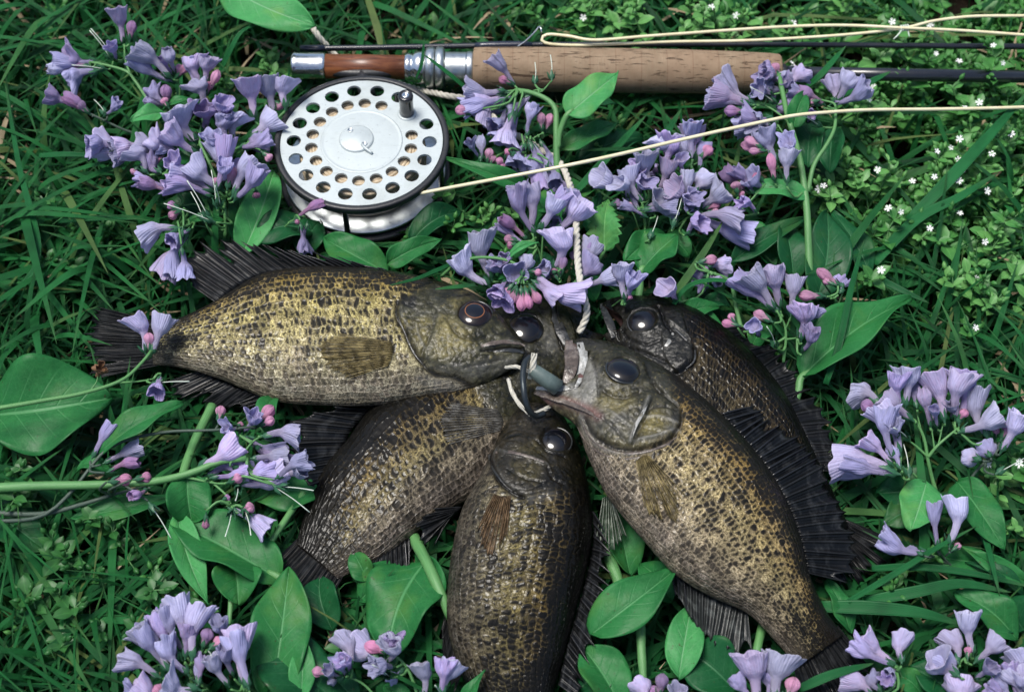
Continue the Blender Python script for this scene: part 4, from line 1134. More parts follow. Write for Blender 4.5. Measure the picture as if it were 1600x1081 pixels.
# ------------------------------------------------------------------ fly lines
lp = [(648, 304, 2.2), (700, 294, 2.7), (770, 281, 3.6), (870, 262, 4.3), (960, 243, 4.5), (1050, 222, 4.5), (1120, 206, 4.5), (1190, 191, 4.5), (1240, 181, 4.4), (1290, 176, 4.2), (1360, 172, 3.7), (1460, 171, 3.0), (1560, 169, 2.4), (1680, 165, 2.0)]
v_, f_, u_ = tube(spline([P(*p) for p in lp], 160), 0.092, 10)
o = part('fly_line', v_, f_, M['line'], None, origin=P(870, 262, 4.3))
tag(o, 'cream fly line running from the reel across the bluebells to the right edge', 'fishing line', 'fly lines')
lp = [(1680, 22, 2.2), (1600, 25, 2.2), (1520, 26, 2.2), (1460, 33, 2.1), (1414, 44, 2.0), (1340, 53, 1.8), (1260, 59, 1.6), (1160, 64, 1.5), (1040, 66, 1.5), (920, 71, 1.5), (868, 70, 1.6), (849, 66, 1.7), (847, 59, 1.8), (858, 54, 1.9), (890, 57, 1.9), (930, 63, 1.9), (1010, 57, 1.9), (1120, 49, 1.9), (1230, 42, 1.9), (1320, 40, 2.0), (1410, 44, 2.25), (1500, 48, 2.1), (1600, 55, 2.0), (1690, 62, 2.0)]
v_, f_, u_ = tube(spline([P(*p) for p in lp], 240), 0.085, 10)
o = part('fly_line', v_, f_, M['line'], None, origin=P(1100, 60, 1.5))
tag(o, 'looped cream fly line doubled back along the slim rod section at top', 'fishing line', 'fly lines')
kt = thing('line_knot', 'small knot with white tag ends joining two lines at upper right', 'knot', P(1412, 45, 2.0))
mb = MB()
for k in range(4):
    a = np.linspace(0, 2 * np.pi, 13)
    c_ = P(1407 + 3.5 * k, 45 - 0.5 * k, 2.15)
    mb.add(*tube([c_ + np.array([0.03 * math.sin(q), 0.16 * math.cos(q), 0.16 * math.sin(q)]) for q in a], 0.035, 6, caps=False))
part('wraps', mb.V(), mb.f, M['style'], kt)
for e in ([(1410, 46), (1404, 54), (1396, 62)], [(1418, 44), (1419, 50), (1421, 58)]):
    part('tag_end', *tube(spline([P(x, y, 2.2 - 0.15 * i) for i, (x, y) in enumerate(e)], 6), [0.03, 0.045, 0.03], 6)[:2], M['style'], kt)

# ------------------------------------------------------------------ stringer rope, ring and sleeve
g = G("rope_fibre")
u_n, v_n = g.uv()
fib = g.noise(g.vec(g.math('MULTIPLY', u_n, 1.2), g.math('MULTIPLY', v_n, 4.0)), 3.0, 4.0, 0.7)
M['rope'] = g.P(Base_Color=g.mix(g.map(fib, 0.3, 0.7), (0.74, 0.72, 0.63), (0.52, 0.49, 0.40)), Roughness=0.75, Normal=g.bump(fib, 0.0005, 0.9))
rope = thing('stringer_rope', 'white twisted cord running down from the rod between the bluebells to the fish', 'rope', P(900, 380, 2.5))
path = spline([P(*p) for p in [(484, 34, 1.0), (494, 52, 1.0), (507, 68, 0.5), (530, 90, -0.3), (620, 130, -0.5), (690, 148, 0.9), (720, 153, 1.1), (745, 160, 1.0), (790, 200, 0.6), (850, 236, 1.2), (876, 256, 1.9), (890, 288, 2.4), (899, 330, 2.9), (901, 370, 3.0), (903, 410, 3.1), (908, 446, 3.2), (917, 488, 2.2), (905, 520, 1.5)]], 420)
Tn = np.gradient(path, axis=0); Tn /= np.linalg.norm(Tn, axis=1)[:, None]
N1 = np.cross(Tn, np.array([0, 0, 1.0])); N1 /= np.linalg.norm(N1, axis=1)[:, None]
N2 = np.cross(Tn, N1)
dd = np.r_[0, np.cumsum(np.linalg.norm(np.diff(path, axis=0), axis=1))]
for k in range(3):
    a = dd * 2 * np.pi / 1.15 + k * 2 * np.pi / 3
    q = path + 0.085 * (np.cos(a)[:, None] * N1 + np.sin(a)[:, None] * N2)
    v_, f_, u_ = tube(q, 0.095, 8)
    part('strand', v_, f_, M['rope'], rope, u_)

def frayed(name, label, segs):
    t = thing(name, label, 'rope', P(*segs[0][0][0]), 'frayed cord pieces at the ring')
    for pts, r in segs:
        path = spline([P(*p) for p in pts], 24)
        Tn = np.gradient(path, axis=0); Tn /= np.linalg.norm(Tn, axis=1)[:, None]
        N1 = np.cross(Tn, np.array([0.1, 0.2, 1.0])); N1 /= np.linalg.norm(N1, axis=1)[:, None]
        N2 = np.cross(Tn, N1)
        for k in range(4):
            a = np.linspace(0, 5, 24) + k * 1.57
            sp_ = np.linspace(0.5, 1.15, 24)
            q = path + (r * 0.55 * sp_)[:, None] * (np.cos(a)[:, None] * N1 + np.sin(a)[:, None] * N2)
            v_, f_, u_ = tube(q, [r * 0.5, r * 0.55, r * 0.2], 7)
            part('strand', v_, f_, M['rope'], t, u_)
    return t
frayed('rope_end', 'frayed white cord end poking up from the grey sleeve', [([(828, 590, 4.2), (832, 574, 4.8), (835, 552, 5.2)], 0.17)])
frayed('rope_end', 'frayed white cord scrap under the snout of the golden fish', [([(790, 574, 3.6), (808, 573, 4.2), (826, 580, 4.3)], 0.10)])
frayed('rope_end', 'worn white cord left of the black ring, over the dark fish', [([(794, 592, 3.0), (800, 612, 3.1), (812, 632, 3.1), (826, 646, 3.0)], 0.11)])
frayed('rope_end', 'flattened white cord piece at the foot of the black ring', [([(826, 648, 3.1), (842, 644, 3.2), (862, 634, 3.0)], 0.12)])
mw = m_metal("dark_wire", (0.045, 0.055, 0.06), 0.35, 300.0, (1, 1, 1), 0.5, 0.7)
rp_ = [(828, 558, 4.9), (820, 568, 5.1), (817, 586, 5.15), (818, 606, 5.1), (821, 626, 4.8), (828, 643, 4.3), (838, 650, 3.9), (850, 646, 3.7)]
v_, f_, u_ = tube(spline([P(*p) for p in rp_], 60), 0.15, 14)
o = part('stringer_ring', v_, f_, mw, None, origin=P(820, 600, 4.0))
tag(o, 'dark open wire ring holding the gaping brassy fish', 'ring')
g = G("grey_sleeve")
n_ = g.noise(g.obj(), 300.0, 4.0, 0.65)
msl = g.P(Base_Color=g.mix(g.map(n_, 0.3, 0.7), (0.07, 0.10, 0.092), (0.11, 0.145, 0.135)), Roughness=0.4, Normal=g.bump(n_, 0.0002, 0.5))
p0, p1 = P(831, 577, 4.6), P(872, 606, 3.9)
L_ = np.linalg.norm(p1 - p0)
v_, f_, u_ = lathe(p0, p1 - p0, [(0.35, 0.24), (0.0, 0.26), (-0.02, 0.29), (0.02, 0.32), (L_ * 0.6, 0.37), (L_, 0.40), (L_, 0.001)], 32)
o = part('cord_sleeve', v_, f_, msl, None, origin=p0)
tag(o, 'short grey-green sleeve in the mouth of the brassy fish', 'sleeve')
# ------------------------------------------------------------------ bluebells
def flower_mesh(seed, closed=0.0, wilt=0.0):
    r_ = np.random.default_rng(seed)
    na, nt = 50, 26
    t = np.r_[np.linspace(0, 0.5, 8, endpoint=False), np.linspace(0.5, 1.0, nt - 8)]
    th = np.linspace(0, 2 * np.pi, na, endpoint=False)
    tk = [0, 0.06, 0.30, 0.44, 0.52, 0.60, 0.70, 0.80, 0.90, 0.96, 1.0]
    rk = [0.22, 0.24, 0.255, 0.29, 0.44, 0.63, 0.74, 0.82, 0.90, 0.96, 1.0]
    rad = np.interp(t, tk, rk)
    fl = smoothstep(0.5, 1.0, t)[:, None]
    ph = r_.uniform(0, 6.28)
    lob = np.cos(5 * th + ph)[None]
    pleat = np.abs(np.cos(2.5 * th + ph / 2))[None]
    amp = r_.normal(0, 1, 5)
    crum = sum(a * np.cos(k * th + r_.uniform(0, 6.28))[None] * np.sin(t * r_.uniform(5, 12) + r_.uniform(0, 6))[:, None] for k, a in zip((2, 3, 4, 6, 7), amp)) * (0.024 + 0.045 * wilt)
    R = rad[:, None] * (1 + fl * (0.035 * lob + 0.10 * (pleat - 0.6)) + crum * fl * 1.6 + crum * 0.4)
    R *= 1 - closed * smoothstep(0.75, 1.0, t)[:, None] * 0.55
    ell = 1 + r_.uniform(-0.16, 0.16) * np.cos(2 * th + r_.uniform(0, 6))[None] * fl
    R = R * ell
    Z = t[:, None] + fl ** 3 * (0.028 * lob + 0.012 * np.cos(10 * th + ph)[None]) + crum * 0.25 * fl
    bx, by = r_.uniform(-0.22, 0.22, 2)
    cx = bx * np.sin(np.pi * t)[:, None] * 2; cy = by * np.sin(np.pi * t)[:, None] * 2
    def shell(R, Z):
        return np.stack([R * np.cos(th)[None] + cx, R * np.sin(th)[None] + cy, Z], -1)
    outer = shell(R, Z)
    inner = shell(R * 0.93 - 0.01, Z - 0.006)[::-1][:18]
    V = np.vstack([outer.reshape(-1, 3), inner.reshape(-1, 3)])
    n2 = nt + 18
    F = grid_f(n2, na, True)
    F.append(tuple(range(na))[::-1])
    F.append(tuple((n2 - 1) * na + j for j in range(na)))
    tt = np.r_[t, t[::-1][:18]]
    UV = np.stack(np.broadcast_arrays((th / (2 * np.pi))[None], tt[:, None]), -1).reshape(-1, 2)
    return V, F, UV

def bud_mesh(seed):
    r_ = np.random.default_rng(seed)
    na, nt = 40, 18
    t = np.linspace(0, 1, nt); th = np.linspace(0, 2 * np.pi, na, endpoint=False)
    rad = np.interp(t, [0, 0.15, 0.35, 0.5, 0.65, 0.8, 0.92, 1.0], [0.42, 0.46, 0.55, 0.85, 1.0, 0.95, 0.62, 0.12])
    pl = np.abs(np.cos(2.5 * th + r_.uniform(0, 6)))[None] ** 0.5
    R = rad[:, None] * (0.74 + 0.26 * pl * smoothstep(0.2, 0.6, t)[:, None] + 0.26 * (1 - smoothstep(0.2, 0.6, t)[:, None]))
    Z = t[:, None] + 0.03 * np.cos(5 * th)[None] * smoothstep(0.7, 1, t)[:, None]
    V = np.stack([R * np.cos(th)[None], R * np.sin(th)[None], Z], -1).reshape(-1, 3)
    F = grid_f(nt, na, True) + [tuple(range(na))[::-1], tuple((nt - 1) * na + j for j in range(na))]
    UV = np.stack(np.broadcast_arrays((th / (2 * np.pi))[None], (0.3 + 0.6 * t)[:, None]), -1).reshape(-1, 2)
    return V, F, UV

def calyx_mesh(seed):
    r_ = np.random.default_rng(seed)
    mb = MB()
    for k in range(5):
        a = k * 2 * np.pi / 5 + r_.uniform(-0.2, 0.2)
        sp_ = r_.uniform(0.8, 1.3)
        d = np.array([math.cos(a), math.sin(a), 0]); e = np.array([-math.sin(a), math.cos(a), 0])
        V = []
        for s_, w_, rr_, z_ in ((0, 0.10, 0.10, -0.08), (0.3, 0.13, 0.19, 0.05), (0.7, 0.09, 0.22 * sp_, 0.26), (1, 0.008, 0.26 * sp_, 0.46)):
            V += [d * rr_ - e * w_ + [0, 0, z_], d * (rr_ + 0.04) + [0, 0, z_], d * rr_ + e * w_ + [0, 0, z_]]
        mb.add(np.array(V), grid_f(4, 3), np.zeros((12, 2)))
    v_, f_, u_ = lathe((0, 0, -0.28), (0, 0, 1), [(0, 0.055), (0.14, 0.08), (0.24, 0.15), (0.28, 0.12)], 10)
    mb.add(v_, f_, u_)
    return mb

FL = [make_mesh('flower', *flower_mesh(10 + i)[:2], M['petal'], flower_mesh(10 + i)[2]) for i in range(14)]
FLC = [make_mesh('flower', *flower_mesh(30 + i, 0.9)[:2], M['petal'], flower_mesh(30 + i, 0.9)[2]) for i in range(5)]
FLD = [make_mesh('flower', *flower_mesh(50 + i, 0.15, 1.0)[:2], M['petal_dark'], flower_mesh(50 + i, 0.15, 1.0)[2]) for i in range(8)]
BUD = [make_mesh('bud', *bud_mesh(i)[:2], M['bud'], bud_mesh(i)[2]) for i in range(4)]
BUDP = [make_mesh('bud', *bud_mesh(i + 9)[:2], M['bud_purple'], bud_mesh(i + 9)[2]) for i in range(3)]
FLP = [make_mesh('flower', *flower_mesh(70 + i, 0.6)[:2], M['bud_purple'], flower_mesh(70 + i, 0.6)[2]) for i in range(2)]
CAL = []
for i in range(4):
    mb = calyx_mesh(i)
    CAL.append(make_mesh('calyx', mb.V(), mb.f, M['calyx'], mb.UV()))

def axis_matrix(base, tip, sx, sy, sz, spin):
    z = Vector(tip) - Vector(base)
    q = z.to_track_quat('Z', 'Y').to_matrix().to_4x4()
    m = q @ Matrix.Rotation(spin, 4, 'Z') @ Matrix.Diagonal((sx, sy, sz, 1))
    m.translation = Vector(base)
    return m

def side_tip(b, mx, my, away):
    """tip seen at (mx, my), turned away from (or, if negative, towards) the viewer by that share of its length"""
    q0 = P(mx, my, b[2])
    ray = q0 - EYE; ray /= np.linalg.norm(ray)
    db = np.dot(b - EYE, ray)
    q = EYE + ray * db
    return q + ray * away * max(1.0, np.linalg.norm(q - b))

def solve_tip(b, mx, my, L):
    best = None
    for dz in np.linspace(-0.8, 2.4, 65):
        q = P(mx, my, b[2] + dz)
        d = abs(np.linalg.norm(q - b) - L) + (0.05 * abs(dz - 0.5))
        if best is None or d < best[0]: best = (d, q)
    return best[1]

def leaf_geom(base, tip, width, bulge=0.5, fold=0.12, roll=0.0, shape='oval', seed=0, wave=0.2, nu=26, nv=17):
    """base, tip world cm; width cm"""
    r_ = np.random.default_rng(seed)
    base, tip = np.asarray(base), np.asarray(tip)
    axd = tip - base; L = np.linalg.norm(axd); axd = axd / L
    lat = np.cross(axd, [0, 0, 1.0]); lat /= np.linalg.norm(lat) + 1e-9
    nor = np.cross(lat, axd)
    cr, sr = math.cos(roll), math.sin(roll)
    lat, nor = lat * cr + nor * sr, nor * cr - lat * sr
    t = np.linspace(0, 1, nu); s_ = np.linspace(-1, 1, nv)
    if shape == 'oval': W = np.sin(np.pi * t ** 0.85) ** 0.72
    elif shape == 'ovate': W = np.sin(np.pi * t ** 0.62) ** 0.75
    elif shape == 'lance': W = np.sin(np.pi * t ** 0.75) ** 1.1
    else: W = np.sin(np.pi * t ** 0.9) ** 0.55
    W = W * (1 + 0.05 * np.sin(t * r_.uniform(5, 9) + r_.uniform(0, 6)))
    W = np.maximum(W, 0.012)
    if shape == 'nettle':
        W = np.sin(np.pi * np.clip(t ** 0.6, 0, 1)) ** 0.8
        saw = (t * 8.0) % 1.0
        W = np.maximum(W * (1.05 - 0.30 * saw), 0.01)
    bend = r_.uniform(-0.06, 0.06) * L
    TT, SS = np.meshgrid(t, s_, indexing='ij')
    up_ = bulge * np.sin(np.pi * TT) + fold * width * np.abs(SS) * W[:, None]
    up_ -= 0.05 * np.exp(-(SS / 0.09) ** 2)
    up_ += wave * width * 0.5 * np.sin(TT * r_.uniform(7, 12) + SS * 1.5 + r_.uniform(0, 6)) * np.abs(SS) ** 1.5
    vein = np.sin(2 * np.pi * (TT * 6 - np.abs(SS) * 1.6))
    up_ += 0.028 * vein * np.abs(SS) ** 0.5 * (1 - np.abs(SS))
    up_ += 0.05 * np.sin(TT * 5 + r_.uniform(0, 6)) * np.sin(SS * 2 + r_.uniform(0, 6)) * width * 0.3
    V = base + axd * (TT * L)[..., None] + lat * (SS * W[:, None] * width / 2 + bend * np.sin(np.pi * TT))[..., None] + nor * up_[..., None]
    UV = np.stack([SS, TT], -1)
    return V.reshape(-1, 3), grid_f(nu, nv), UV.reshape(-1, 2)

def add_leaf(parent, bx, by, tx, ty, w, zb=0.8, zt=0.8, mat='leaf', shape='oval', bulge=0.4, fold=0.12, roll=0.0, name='leaf', petiole=None):
    b, t = P(bx, by, zb), P(tx, ty, zt)
    wc = w * cmpx((b + t) / 2)
    rq = random.Random(int(bx * 7 + by * 13))
    roll += rq.uniform(-0.3, 0.3); fold += rq.uniform(-0.05, 0.14); bulge *= rq.uniform(0.7, 1.7)
    V, F, UV = leaf_geom(b, t, wc, bulge, fold, roll, shape, int(bx * 3 + ty), nu=48 if shape == 'nettle' else 26)
    o = part(name, V, F, M[mat], parent, UV)
    sm = o.modifiers.new("thickness", 'SOLIDIFY'); sm.thickness = 0.00045; sm.offset = 0
    if petiole:
        pts = [P(*p) for p in petiole[0]] + [b, b + (t - b) * 0.12]
        v_, f_, u_ = tube(spline(pts, 14), petiole[1] * cmpx(b), 8)
        part('petiole', v_, f_, M['stem'], parent, u_)
    return o

NSP = [0]
def sprig(label, stems, flowers=(), buds=(), leaves=(), styles=(), z=2.6, stem_r=3.0, stemmat='stem', name='bluebell_sprig', L=2.35):
    """stems: list of [(px,py,z)...] or (list, radius px); flowers: (bx,by,mx,my,w[,kind]); buds: (bx,by,tx,ty,w[,kind])"""
    NSP[0] += 1
    r_ = random.Random(100 + NSP[0])
    norm = []
    for s_ in stems:
        pts, rad = (s_ if isinstance(s_, tuple) else (s_, stem_r))
        norm.append((spline([P(*p) for p in pts], 24), rad))
    org = norm[0][0][0].copy()
    t = thing(name, label, 'bluebell', org, 'bluebell sprigs around the fish')
    mb = MB()
    allp = []
    for pts, rad in norm:
        rc_ = rad * cmpx(pts[0])
        mb.add(*tube(pts, [rc_, rc_ * 0.8, rc_ * 0.6], 10))
        allp.append(pts)
    allp = np.vstack(allp)
    def pedicel(b, axis):
        q0 = b - axis * 0.26
        d = np.linalg.norm(allp - q0, axis=1)
        q1 = allp[np.argmin(d)]
        if d.min() < 0.05: return
        midp = (q0 + q1) / 2 - axis * min(0.7, d.min() * 0.3)
        mb.add(*tube(spline([q0, midp, q1], 8), [0.05, 0.06, 0.075], 6))
    if len(flowers) >= 8:                      # fuller heads: further bells behind the front ones
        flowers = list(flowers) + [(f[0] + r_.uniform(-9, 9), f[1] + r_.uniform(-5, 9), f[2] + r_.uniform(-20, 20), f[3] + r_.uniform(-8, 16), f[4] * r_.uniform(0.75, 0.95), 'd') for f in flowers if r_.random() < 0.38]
    for f in flowers:
        bx, by, mx, my, w = f[:5]
        kind = f[5] if len(f) > 5 else 'o'
        b = P(bx, by, z + r_.uniform(-0.35, 0.35))
        tip = side_tip(b, mx, my, r_.uniform(-0.22, 0.28))
        if np.linalg.norm(tip - b) < 1.15: tip = side_tip(b, mx, my, r_.choice((-0.6, 0.7)))
        tip = tip + (tip - b) * 0.12
        ln = float(np.linalg.norm(tip - b)); axd = (tip - b) / ln
        R = 0.5 * w * cmpx(tip) * 1.10
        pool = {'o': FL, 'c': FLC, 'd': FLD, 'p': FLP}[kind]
        m = axis_matrix(b, tip, R, R * r_.uniform(0.9, 1.08), ln, r_.uniform(0, 6.28))
        o = inst('flower', r_.choice(pool), m, t)
        k = max(0.75, min(1.25, R / 0.62))
        cm = axis_matrix(b, tip, k, k, k, r_.uniform(0, 6.28))
        c = bpy.data.objects.new('calyx', r_.choice(CAL)); COL.objects.link(c)
        c.parent = o
        c.matrix_local = Matrix.Diagonal((k * 0.8 / m.to_scale()[0], k * 0.8 / m.to_scale()[1], k * 0.8 / m.to_scale()[2], 1))
        pedicel(b, axd)
    for f in buds:
        bx, by, tx, ty, w = f[:5]
        kind = f[5] if len(f) > 5 else 'k'
        b = P(bx, by, z + r_.uniform(-0.2, 0.3))
        tip = side_tip(b, tx, ty, r_.uniform(-0.3, 0.3))
        ln = float(np.linalg.norm(tip - b)); axd = (tip - b) / ln
        R = 0.5 * w * cmpx(tip)
        m = axis_matrix(b, tip, R, R, ln, r_.uniform(0, 6.28))
        o = inst('bud', r_.choice(BUD if kind == 'k' else BUDP), m, t)
        c = bpy.data.objects.new('calyx', r_.choice(CAL)); COL.objects.link(c)
        c.parent = o
        c.matrix_local = Matrix.Diagonal((2.7, 2.7, 0.7 / ln, 1))
        pedicel(b, axd)
    for f in styles:
        bx, by, tx, ty = f
        b = P(bx, by, z); tip = solve_tip(b, tx, ty, 1.6)
        ln = float(np.linalg.norm(tip - b)); axd = (tip - b) / ln
        v_, f_, u_ = tube(spline([b, (b + tip) / 2 + np.array([0.04, 0, 0.05]), tip], 8), [0.022, 0.02, 0.026], 5)
        o = part('style', v_, f_, M['style'], t)
        m = axis_matrix(b, tip, 0.8, 0.8, 0.8, r_.uniform(0, 6))
        c = inst('calyx', r_.choice(CAL), m, t)
        pedicel(b, axd)
    part('stem', mb.V(), mb.f, M[stemmat], t, mb.UV())
    for lf in leaves:
        add_leaf(t, **lf)
    return t

def lf(bx, by, tx, ty, w, **k):
    return dict(bx=bx, by=by, tx=tx, ty=ty, w=w, **k)

sprig('bluebell sprig arching to the far upper left with small pale bells',
    [([(300, 200, 0.6), (262, 180, 1.4), (238, 165, 1.9), (212, 128, 2.3), (198, 112, 2.5), (165, 102, 2.6), (140, 97, 2.6)], 3.2),
     ([(205, 120, 2.4), (196, 95, 2.6), (194, 70, 2.6)], 2), ([(280, 165, 1.2), (281, 140, 2.0), (277, 120, 2.5)], 2), ([(300, 190, 1), (318, 160, 2), (318, 130, 2.5)], 2)],
    [(192, 66, 182, 18, 31), (264, 120, 214, 82, 38), (274, 112, 262, 80, 24, 'c'), (314, 128, 306, 92, 36), (322, 130, 327, 94, 30), (318, 165, 303, 134, 38), (150, 98, 104, 84, 36, 'd'), (128, 107, 80, 108, 22, 'c'), (150, 112, 112, 132, 38, 'd'), (182, 92, 173, 72, 20, 'd'), (262, 160, 236, 150, 30, 'd')],
    [(203, 62, 207, 33, 17, 'p'), (135, 100, 92, 88, 14, 'p'), (138, 104, 108, 100, 14, 'p'), (277, 120, 294, 101, 15), (276, 118, 281, 101, 12), (262, 164, 258, 133, 19, 'p'), (262, 166, 254, 154, 14), (328, 140, 341, 110, 16), (322, 148, 328, 128, 12)],
    [lf(256, 176, 204, 188, 30, zb=2.4, zt=2.7, mat='leaf_pale', bulge=0.2), lf(254, 172, 310, 158, 18, zb=2.3, zt=2.6, bulge=0.2), lf(336, 205, 342, 150, 15, zb=2.0, zt=2.8, mat='leaf')],
    [(172, 90, 140, 48), (176, 88, 142, 45), (162, 108, 112, 102)], z=2.5)

sprig('bluebell sprig with dusky purple buds below the far-left tip',
    [([(270, 222, 0.6), (205, 207, 1.4), (160, 187, 2.0), (135, 175, 2.3)], 2.6)],
    [(112, 160, 76, 148, 34, 'd'), (164, 180, 182, 160, 16, 'd')],
    [(134, 174, 100, 144, 16, 'p'), (136, 174, 112, 150, 15, 'p'), (132, 174, 96, 152, 13, 'p'), (138, 176, 122, 158, 14, 'p')],
    (), [(165, 178, 147, 156)], z=2.2, stemmat='stem_dark')

sprig('bluebell sprig with open bells overlapping the left rim of the reel',
    [([(345, 290, 1.0), (365, 240, 2.0), (390, 222, 2.6), (410, 205, 2.8), (420, 182, 2.9)], 2.6), ([(360, 245, 1.8), (395, 232, 2.4), (420, 240, 2.7)], 1.8)],
    [(396, 182, 386, 128, 42), (426, 178, 416, 126, 36), (446, 166, 450, 128, 38), (394, 216, 428, 188, 44), (364, 218, 374, 184, 40), (338, 188, 350, 160, 34, 'd'), (384, 232, 405, 222, 34, 'd'), (348, 205, 352, 178, 24, 'd')],
    [(430, 160, 441, 170, 15), (412, 240, 424, 250, 15), (330, 182, 338, 174, 16), (322, 180, 333, 170, 12)],
    (), (), z=2.9)

sprig('largest bluebell cluster, spilling left of the reel above the golden fish',
    [([(352, 372, 0.6), (352, 335, 1.6), (345, 300, 2.2), (325, 250, 2.8), (312, 222, 3.0), (314, 196, 3.1)], 3.4),
     ([(340, 290, 2.2), (300, 250, 2.7), (265, 240, 2.8)], 2), ([(352, 340, 1.4), (352, 310, 2.2), (362, 300, 2.5)], 2), ([(350, 345, 1.3), (310, 320, 1.8), (270, 325, 1.9)], 1.6), ([(350, 360, 1.0), (300, 352, 1.3), (276, 357, 1.6)], 1.6)],
    [(305, 219, 284, 172, 52), (318, 204, 312, 170, 40, 'd'), (306, 240, 264, 204, 42), (342, 290, 338, 230, 42), (336, 240, 330, 212, 32, 'd'), (274, 236, 238, 214, 40), (262, 240, 216, 228, 42), (230, 228, 184, 236, 44), (190, 226, 158, 224, 44), (228, 268, 203, 242, 36), (330, 298, 270, 276, 42), (345, 294, 303, 256, 44), (366, 303, 398, 256, 40), (368, 296, 372, 262, 30, 'd'), (268, 300, 222, 286, 26, 'p'), (277, 358, 228, 374, 38), (291, 366, 258, 424, 38), (284, 390, 287, 430, 30, 'd'), (352, 282, 352, 256, 28, 'd'), (295, 360, 270, 376, 26, 'd'), (250, 268, 236, 250, 30, 'd'), (290, 270, 270, 250, 34, 'd')],
    [(258, 245, 228, 256, 18), (356, 292, 364, 260, 18), (340, 292, 336, 278, 12), (400, 300, 401, 308, 14), (278, 326, 262, 318, 15, 'p'), (280, 330, 264, 340, 16), (215, 262, 206, 272, 13)],
    [lf(300, 250, 256, 262, 22, zb=2.7, zt=2.5, bulge=0.35, mat='leaf'), lf(378, 400, 428, 268, 62, zb=0.6, zt=1.6, mat='leaf_pale', bulge=0.3, shape='round'), lf(372, 380, 374, 300, 40, zb=0.5, zt=1.2, mat='leaf_dark'), lf(345, 345, 245, 320, 44, zb=0.6, zt=1.0, mat='leaf_dark'), lf(350, 345, 282, 355, 16, zb=1.4, zt=1.3, mat='leaf')],
    [(325, 338, 292, 282), (330, 345, 256, 318), (338, 320, 330, 266), (344, 320, 336, 290), (318, 342, 298, 300)], z=2.9)

sprig('pink-tubed single bluebell lying against the lower rim of the reel',
    [([(430, 380, 0.4), (445, 355, 1.2), (460, 344, 1.8)], 1.8)],
    [(464, 341, 502, 319, 20, 'p'), (480, 350, 480, 390, 22, 'd'), (470, 352, 474, 388, 16, 'd')], [(458, 348, 468, 346, 9)],
    [lf(490, 362, 396, 375, 62, zb=0.5, zt=0.8, mat='leaf_dark', shape='round')], (), z=1.9)

sprig('tall bluebell stalk beside the cork grip with a broad upright leaf',
    [([(872, 310, 1.0), (870, 250, 2.0), (869, 200, 2.8), (868, 172, 3.2), (855, 156, 3.4), (830, 145, 3.5), (806, 141, 3.5)], 6.0), ([(838, 146, 3.4), (848, 142, 3.3), (862, 126, 3.3)], 1.6)],
    [(803, 134, 772, 94, 28), (786, 142, 732, 138, 32), (786, 149, 748, 158, 36), (797, 150, 760, 170, 20, 'c'), (786, 158, 757, 190, 40), (828, 150, 796, 174, 28), (800, 180, 790, 222, 40), (806, 150, 790, 160, 30, 'd'), (790, 170, 770, 195, 34, 'd')],
    [(798, 131, 780, 122, 14), (792, 146, 778, 142, 14, 'p'), (736, 176, 712, 171, 17), (748, 168, 740, 165, 12)],
    [lf(886, 180, 966, 113, 60, zb=3.4, zt=4.2, mat='leaf_pale', shape='ovate', bulge=0.35, fold=0.1, petiole=([(872, 232, 2.3), (874, 210, 2.7), (880, 192, 3.1)], 4.5)), lf(874, 234, 966, 192, 40, zb=1.6, zt=1.8, mat='leaf', bulge=0.4), lf(900, 175, 965, 165, 34, zb=1.4, zt=1.6, mat='leaf_dark'), lf(800, 196, 820, 165, 30, zb=2.0, zt=2.4, mat='leaf')],
    [(836, 128, 836, 98), (862, 122, 860, 86)], z=3.3)

sprig('drooping bluebell sprig with long tubes under the fly line near the reel',
    [([(826, 300, 0.8), (823, 262, 1.8), (820, 234, 2.3), (815, 210, 2.6)], 2.6), ([(820, 234, 2.3), (824, 216, 2.6), (823, 204, 2.7)], 1.6), ([(822, 236, 2.2), (832, 218, 2.6), (848, 208, 2.8)], 1.6), ([(800, 290, 0.9), (780, 262, 1.6), (760, 252, 1.9)], 1.6)],
    [(822, 203, 830, 166, 24, 'c'), (828, 224, 856, 284, 34), (845, 222, 858, 256, 18, 'd'), (820, 228, 812, 256, 32, 'd'), (751, 249, 750, 218, 20, 'c'), (800, 240, 826, 262, 34, 'd'), (830, 226, 836, 262, 28, 'd'), (858, 256, 866, 284, 26, 'd')],
    [(847, 202, 845, 176, 15), (853, 204, 861, 178, 14), (761, 254, 766, 232, 15), (766, 258, 774, 244, 11), (778, 262, 782, 246, 12), (790, 246, 796, 233, 13), (780, 270, 786, 254, 12)],
    [lf(838, 300, 692, 246, 30, zb=1.2, zt=2.4, mat='leaf', shape='lance', bulge=0.6)], (), z=2.5, L=2.5)

